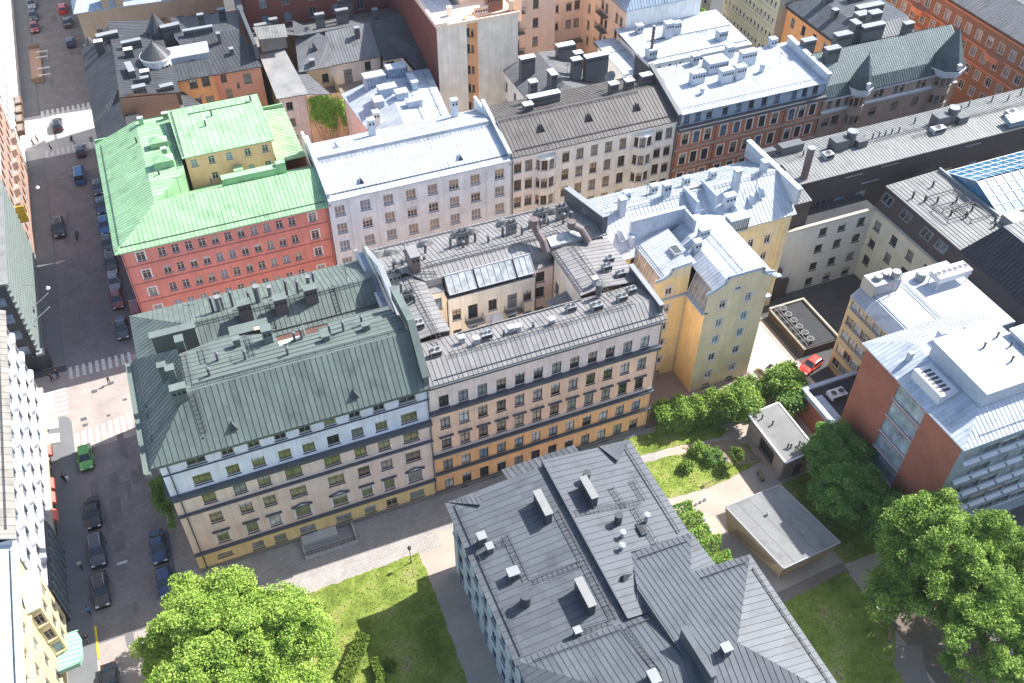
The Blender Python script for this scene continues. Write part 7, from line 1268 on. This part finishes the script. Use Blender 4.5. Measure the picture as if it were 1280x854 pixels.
# ================================================================== people
SKIN = mat('skin', (.45,.28,.20), .6)
def person(label, x, y, yaw, shirt, trousers, hair, z=.12, pose='walk', group=None):
    o = begin('person', label, 'person', x, y, z, group); bm_v = []; E_ = []; R_ = []
    def v(p, r): bm_v.append(p); R_.append(r); return len(bm_v)-1
    sit = pose == 'ride'; st = .22 if pose == 'walk' else .06
    pel = v((0, 0, .95), .15); ab = v((.0, 0, 1.15), .135); ch = v((.01, 0, 1.36), .165); nk = v((.02, 0, 1.5), .062); hd = v((.03, 0, 1.6), .09); tp = v((.03, 0, 1.72), .085)
    E_ += [(pel, ab), (ab, ch), (ch, nk), (nk, hd), (hd, tp)]
    for s in (1, -1):
        f_ = s*st; sh = v((0, s*.19, 1.42), .07); el = v((-.04-f_*.4, s*.25, 1.15), .048); wr = v((.06-f_*.7, s*.25, .92), .036); hn = v((.08-f_*.8, s*.25, .83), .04); E_ += [(ch, sh), (sh, el), (el, wr), (wr, hn)]
        if sit: hp = v((.05, s*.11, .9), .11); kn = v((.42, s*.13, .72), .075); an = v((.28, s*.12, .3), .048); to = v((.42, s*.12, .26), .04)
        else: hp = v((0, s*.1, .86), .11); kn = v((.05+f_*.5, s*.1, .48), .072); an = v((-.02+f_, s*.1, .08), .048); to = v((.13+f_, s*.1, .045), .04)
        E_ += [(pel, hp), (hp, kn), (kn, an), (an, to)]
    me = bpy.data.meshes.new('person'); me.from_pydata(bm_v, E_, []); ob = bpy.data.objects.new('tmp', me); COL.objects.link(ob)
    ob.modifiers.new('s', 'SKIN'); ob.modifiers.new('u', 'SUBSURF').levels = 1
    for k, r in enumerate(R_): me.skin_vertices[0].data[k].radius = (r, r)
    me.skin_vertices[0].data[0].use_root = True
    dg = bpy.context.evaluated_depsgraph_get(); dg.update(); new = bpy.data.meshes.new_from_object(ob.evaluated_get(dg)); bpy.data.objects.remove(ob); bpy.data.meshes.remove(me)
    new.materials.clear()
    for m_ in (SKIN, shirt, trousers, M_BLACK): new.materials.append(m_)
    for p in new.polygons:
        c_ = p.center; p.material_index = 0 if c_.z > 1.47 or (abs(c_.y) > .2 and c_.z < .93 and c_.z > .75) else 1 if c_.z > .96 or abs(c_.y) > .215 else 3 if (c_.z < .1 and not sit) else 2; p.use_smooth = True
    new.name = 'body'; link('body', new, o)
    q = MB(); n = 10
    for j in range(4):
        for k in range(n):
            P = lambda jj, kk: (.015+.112*math.cos(1.5*jj/4)*math.cos(6.2832*kk/n)-.012, .108*math.cos(1.5*jj/4)*math.sin(6.2832*kk/n), 1.66+.12*math.sin(1.5*jj/4))
            q.poly([P(j, k), P(j, k+1), P(j+1, k+1), P(j+1, k)])
    link('hair', q.mesh('hair', hair, (0, 0, 0)), o); q = MB(); q.box(.105, -.018, 1.595, .15, .018, 1.64)
    for s in (-1, 1): q.box(.1, s*.036-.012, 1.645, .122, s*.036+.012, 1.66)
    link('face', q.mesh('face', SKIN, (0, 0, 0)), o); o.rotation_euler = (0, 0, yaw); return o
K_BLK = mat('black cloth', (.02,.02,.023)); K_NVY = mat('navy cloth', (.03,.04,.08)); K_WHT = mat('white cloth', (.7,.7,.7)); K_BLU = mat('bright blue cloth', (.03,.25,.5)); K_GRY = mat('grey cloth', (.2,.2,.2)); K_RED = mat('red cloth', (.4,.03,.03)); H_DK = mat('dark hair', (.03,.02,.015)); H_FR = mat('fair hair', (.35,.24,.12))
person('pedestrian in black with a white bag on the shaded left pavement', -24.4, 91.2, -1.6, K_BLK, K_BLK, H_DK)
q = MB(); q.box(-24.15, 90.9, .7, -23.85, 91.25, 1.15); q.tube([(-24.1, 91.05, 1.15), (-24.2, 91.05, 1.5), (-24.2, 91.1, 1.55)], .02, 5); solo('shoulder_bag', q, K_WHT, 'white bag beside the pedestrian in black', 'bag', -24, 91, .12)
person('pedestrian in grey walking in the shade beside the brown estate', -23.5, 77.0, 1.5, K_WHT, K_BLK, H_FR)
person('pedestrian in bright blue on the left pavement edge', -23.1, 70.3, -1.4, K_BLU, K_NVY, H_DK); person('dark clothed pedestrian near the yellow kerb line', -23.6, 66.8, 1.6, K_BLK, K_GRY, H_DK)
person('left walker of the pair at the shadow edge of the crossing', -24.9, 110.6, .4, K_BLK, K_BLK, H_DK, .0); person('right walker of the pair at the shadow edge of the crossing', -24.1, 111.0, .4, K_BLK, K_NVY, H_FR, .0)
person('lone walker on the sunny pink setts', -17.4, 107.0, 2.4, K_BLK, K_GRY, H_DK, 0.)
person('pedestrian in red on the far left corner', -23.6, 175.8, .3, K_RED, K_BLK, H_DK, .02); person('pedestrian in black on the far left corner', -24.4, 174.9, .3, K_BLK, K_BLK, H_DK, .02); person('dark clothed pedestrian by the far zebra', -21.4, 171.8, .3, K_NVY, K_BLK, H_DK, .02)
# two-wheelers
def bicycle(label, x, y, yaw):
    o = begin('bicycle', label, 'bicycle', x, y, .02)
    for sx in (-.52, .52):
        w_ = MB(); n = 18; pts = [(sx+.33*math.cos(6.2832*k/n), 0, .34+.33*math.sin(6.2832*k/n)) for k in range(n+1)]; w_.tube(pts, .022, 5)
        for k in range(8): w_.bar((sx, 0, .34), pts[k*2], .008)
        link('wheel', w_.mesh('wheel', RUB, (0, 0, 0)), o)
    f_ = MB()
    for a, b in [((-.52, 0, .34), (-.1, 0, .3)), ((-.52, 0, .34), (-.2, 0, .82)), ((-.1, 0, .3), (-.24, 0, .92)), ((-.1, 0, .3), (.34, 0, .8)), ((-.2, 0, .8), (.34, 0, .84)), ((.34, 0, .9), (.52, 0, .34))]: f_.bar(a, b, .035)
    link('frame', f_.mesh('frame', M_BLACK, (0, 0, 0)), o); q = MB(); q.box(-.36, -.07, .92, -.12, .07, .98); link('saddle', q.mesh('saddle', M_BLACK, (0, 0, 0)), o); q = MB(); q.bar((.3, -.28, 1.0), (.3, .28, 1.0), .03); q.bar((.34, 0, .88), (.3, 0, 1.0), .03); link('handlebar', q.mesh('handlebar', M_DARK, (0, 0, 0)), o); o.rotation_euler = (0, 0, yaw)
bicycle('black bicycle ridden over the sunny far junction', -17.6, 173.4, 2.2); person('cyclist in dark clothes riding over the far junction', -17.55, 173.3, 2.2, K_NVY, K_BLK, H_DK, .02, 'ride')
o = begin('motorcycle', 'black motorcycle standing in the middle of the shaded street', 'motorcycle', -19.0, 143.6)
for sx in (-.7, .7):
    w_ = MB(); n = 16; w_.tube([(sx+.28*math.cos(6.2832*k/n), 0, .3+.28*math.sin(6.2832*k/n)) for k in range(n+1)], .07, 6); link('wheel', w_.mesh('wheel', RUB, (0, 0, 0)), o)
q = MB(); q.obox((0, 0, .62), (.55, 0, .05), (0, .16, 0), (0, 0, .16)); q.obox((.2, 0, .86), (.28, 0, .03), (0, .15, 0), (0, 0, .12)); q.bar((.42, 0, .9), (.7, 0, .3), .08); q.bar((-.4, 0, .6), (-.7, 0, .3), .07); link('body', q.mesh('body', C_BLK, (0, 0, 0)), o)
q = MB(); q.obox((-.35, 0, .84), (.36, 0, .04), (0, .14, 0), (0, 0, .06)); link('saddle', q.mesh('saddle', M_BLACK, (0, 0, 0)), o); q = MB(); q.bar((.4, -.36, 1.05), (.4, .36, 1.05), .04); q.bar((.42, 0, .9), (.4, 0, 1.05), .05); link('handlebar', q.mesh('handlebar', M_CAP, (0, 0, 0)), o); o.rotation_euler = (0, 0, 1.4)

# ================================================================== street and garden furniture
def lamp_post(label, x, y, h):
    begin('park_lamp', label, 'lamp', x, y, .1, 'slim black park lamps'); t = MB(); t.cyl(x, y, 0.05, h-.45, .05, 8, 0, .035); t.cyl(x, y, .05, .5, .08, 8); t.build('pole', M_BLACK)
    t = MB(); t.cyl(x, y, h-.45, h-.4, .2, 10); t.cyl(x, y, h-.1, h-.02, .24, 10, 0, .1); t.build('lamp_head', M_BLACK); t = MB(); t.cyl(x, y, h-.4, h-.1, .14, 10); t.build('lamp_shade', M_WHITE)
lamp_post('slim black park lamp on the corner of the big lawn', 13.15, 63.15, 3.4); lamp_post('slim black park lamp beside the small lawn path', 54.55, 60.5, 3.8)
lamp_post('slim black park lamp by the school gable', 41.6, 68.2, 3.0)
def hung_lamp(label, x, y, x0, x1):
    begin('street_lamp', label, 'lamp', x, y, 7.5, 'street lamps hung on wires'); t = MB(); t.bar((x0, y, 9.2), (x, y, 8.1), .03); t.bar((x, y, 8.1), (x1, y, 9.2), .03); t.build('wire', M_DARK)
    t = MB(); t.cyl(x, y, 7.7, 8.0, .36, 12, 0, .1); t.build('lamp_shade', M_WHITE); t = MB(); t.cyl(x, y, 7.5, 7.7, .22, 12); t.build('lamp_bowl', M_WHITE)
hung_lamp('white wire hung lamp over the left pavement by the pink brick house', -22.6, 148.5, -25.7, -10.7); hung_lamp('white wire hung lamp over the left pavement by the ribbed office', -22.5, 121.8, -25.4, -10.7); 
o = begin('flagpole', 'thin white pole with a red pennant on the big lawn', 'flagpole', .4, 58.3, .1); t = MB(); t.cyl(.4, 58.3, .1, 5.4, .05, 8, 0, .03); t.build('pole', M_WHITE); t = MB(); t.poly([(.42, 58.3, 5.3), (.9, 58.1, 4.9), (.75, 58.2, 4.1), (.42, 58.3, 4.2)]); t.poly([(.42, 58.32, 4.2), (.75, 58.22, 4.1), (.9, 58.12, 4.9), (.42, 58.32, 5.3)]); t.build('pennant', mat('red pennant cloth', (.7,.06,.03)))
for k, (x, y) in enumerate([(48.6, 57.7), (49.3, 57.8), (50.0, 57.9), (50.7, 58.0), (48.9, 54.4), (49.0, 55.3), (48.8, 53.5)]):
    t = MB(); t.cyl(x, y, .06, .5, .2, 10, 0, .17); t.cyl(x, y, .5, .56, .17, 10, 0, .08); solo('stone_bollard', t, M_WHITE, ['white stone bollard in the row across the sandy path', 'white stone bollard in the file beside the loose hedge'][k > 3], 'bollard', x, y, .06, ['bollards across the sandy path', 'bollards beside the loose hedge'][k > 3])
def bench(label, x, y, rz):
    o = begin('park_bench', label, 'bench', x, y, .08)
    for nm, bx in (('seat', (-.8, -.22, .42, .8, .22, .47)), ('backrest', (-.8, .2, .55, .8, .26, .9))): q = MB(); q.box(*bx); link(nm, q.mesh(nm, W_WOOD, (0, 0, 0)), o)
    for s in (-.65, .65): q = MB(); q.box(s-.04, -.2, 0, s+.04, .24, .42); q.box(s-.04, .2, .42, s+.04, .25, .85); link('leg', q.mesh('leg', M_DARK, (0, 0, 0)), o)
    o.rotation_euler = (0, 0, rz)
bench('wooden bench on the lane under the right hand trees', 60.4, 33.6, .9); bench('wooden bench by the curved hedge', 3.6, 49.6, 2.2); bench('wooden bench on the brown gravel by the pavilion', 47.6, 42.6, .1); bench('wooden bench in the shade beside the garage', 59.2, 58.4, 1.4)
# restaurant terrace built out over the far left kerb
begin('street_terrace', 'wooden pavement terrace with white benches and planters on the far left kerb', 'terrace', -22.5, 206); t = MB(); t.box(-23.6, 199, .12, -21.4, 214, .3); t.build('deck', mat('pinkish deck boards', (.42,.27,.2), var=.2))
t = MB()
for y in (199.2, 214): t.box(-23.6, y-.1, .3, -21.4, y+.1, 1.1)
t.build('planter_box', W_WOOD)
for y in (200.5, 203.5, 208.5, 211): t = MB(); t.box(-22.2, y-.15, .75, -19.8, y+.15, .85); t.box(-22, y-.05, .3, -21.9, y+.05, .75); t.box(-20.1, y-.05, .0, -20, y+.05, .75); t.build('table', M_WHITE)
# ================================================================== sun, sky, camera
EL, AZ = rad(46), rad(11.8)          # sun height; direction measured from +X towards +Y
su = bpy.data.lights.new('sun', 'SUN'); su.energy = 4.6; su.angle = rad(.53); su.color = (1, .97, .93); so = bpy.data.objects.new('sun', su); COL.objects.link(so)
so.rotation_euler = Vector((-math.cos(EL)*math.cos(AZ), -math.cos(EL)*math.sin(AZ), -math.sin(EL))).to_track_quat('-Z', 'Y').to_euler(); so.location = (100, 60, 120)
wd = bpy.data.worlds.new('World'); SC.world = wd; wd.use_nodes = True; nt = wd.node_tree; bg = nt.nodes['Background']; sk = nt.nodes.new('ShaderNodeTexSky'); sk.sky_type = 'NISHITA'; sk.sun_disc = False; sk.sun_elevation = EL; sk.sun_rotation = rad(90)-AZ; sk.dust_density = 1.5
nt.links.new(sk.outputs[0], bg.inputs['Color']); bg.inputs['Strength'].default_value = .125
cd = bpy.data.cameras.new('camera'); co = bpy.data.objects.new('camera', cd); COL.objects.link(co); cd.sensor_width = 36; cd.lens = 1199.1*36/1280; cd.clip_end = 4000; cd.clip_start = 1
pi_, ro_, ya_ = rad(44.589), rad(.389), rad(22.426)
fwd = Vector((math.sin(ya_)*math.cos(pi_), math.cos(ya_)*math.cos(pi_), -math.sin(pi_))); rgt = Vector((math.cos(ya_), -math.sin(ya_), 0)); upv = rgt.cross(fwd); c, s = math.cos(ro_), math.sin(ro_); rgt, upv = rgt*c+upv*s, upv*c-rgt*s
M = Matrix((rgt, upv, -fwd)).transposed().to_4x4(); M.translation = (0, 0, 100); co.matrix_world = M; SC.camera = co
vs = SC.view_settings; SC.display_settings.display_device = 'sRGB'; vs.view_transform = 'Standard'; vs.look = 'None'; vs.gamma = 1; vs.use_curve_mapping = False; vs.exposure = 1.1
SC.render.resolution_x = 1024; SC.render.resolution_y = 683
SC.cycles.use_denoising = True; SC.cycles.max_bounces = 8; SC.cycles.diffuse_bounces = 4; SC.cycles.caustics_reflective = False; SC.cycles.caustics_refractive = False

# thin summer haze over the whole town
hz = MB(); hz.box(-760, -360, -2.3, 960, 1460, 118); HM = bpy.data.materials.new('summer haze'); HM.use_nodes = True; HM.node_tree.nodes.remove(HM.node_tree.nodes['Principled BSDF']); pv = HM.node_tree.nodes.new('ShaderNodeVolumePrincipled'); pv.inputs['Color'].default_value = (.93, .96, 1, 1); pv.inputs['Density'].default_value = .0001; pv.inputs['Anisotropy'].default_value = .2
HM.node_tree.links.new(pv.outputs[0], HM.node_tree.nodes['Material Output'].inputs['Volume']); ho = bpy.data.objects.new('haze', hz.mesh('haze', HM, (0, 0, 0))); COL.objects.link(ho); ho['kind'] = 'stuff'
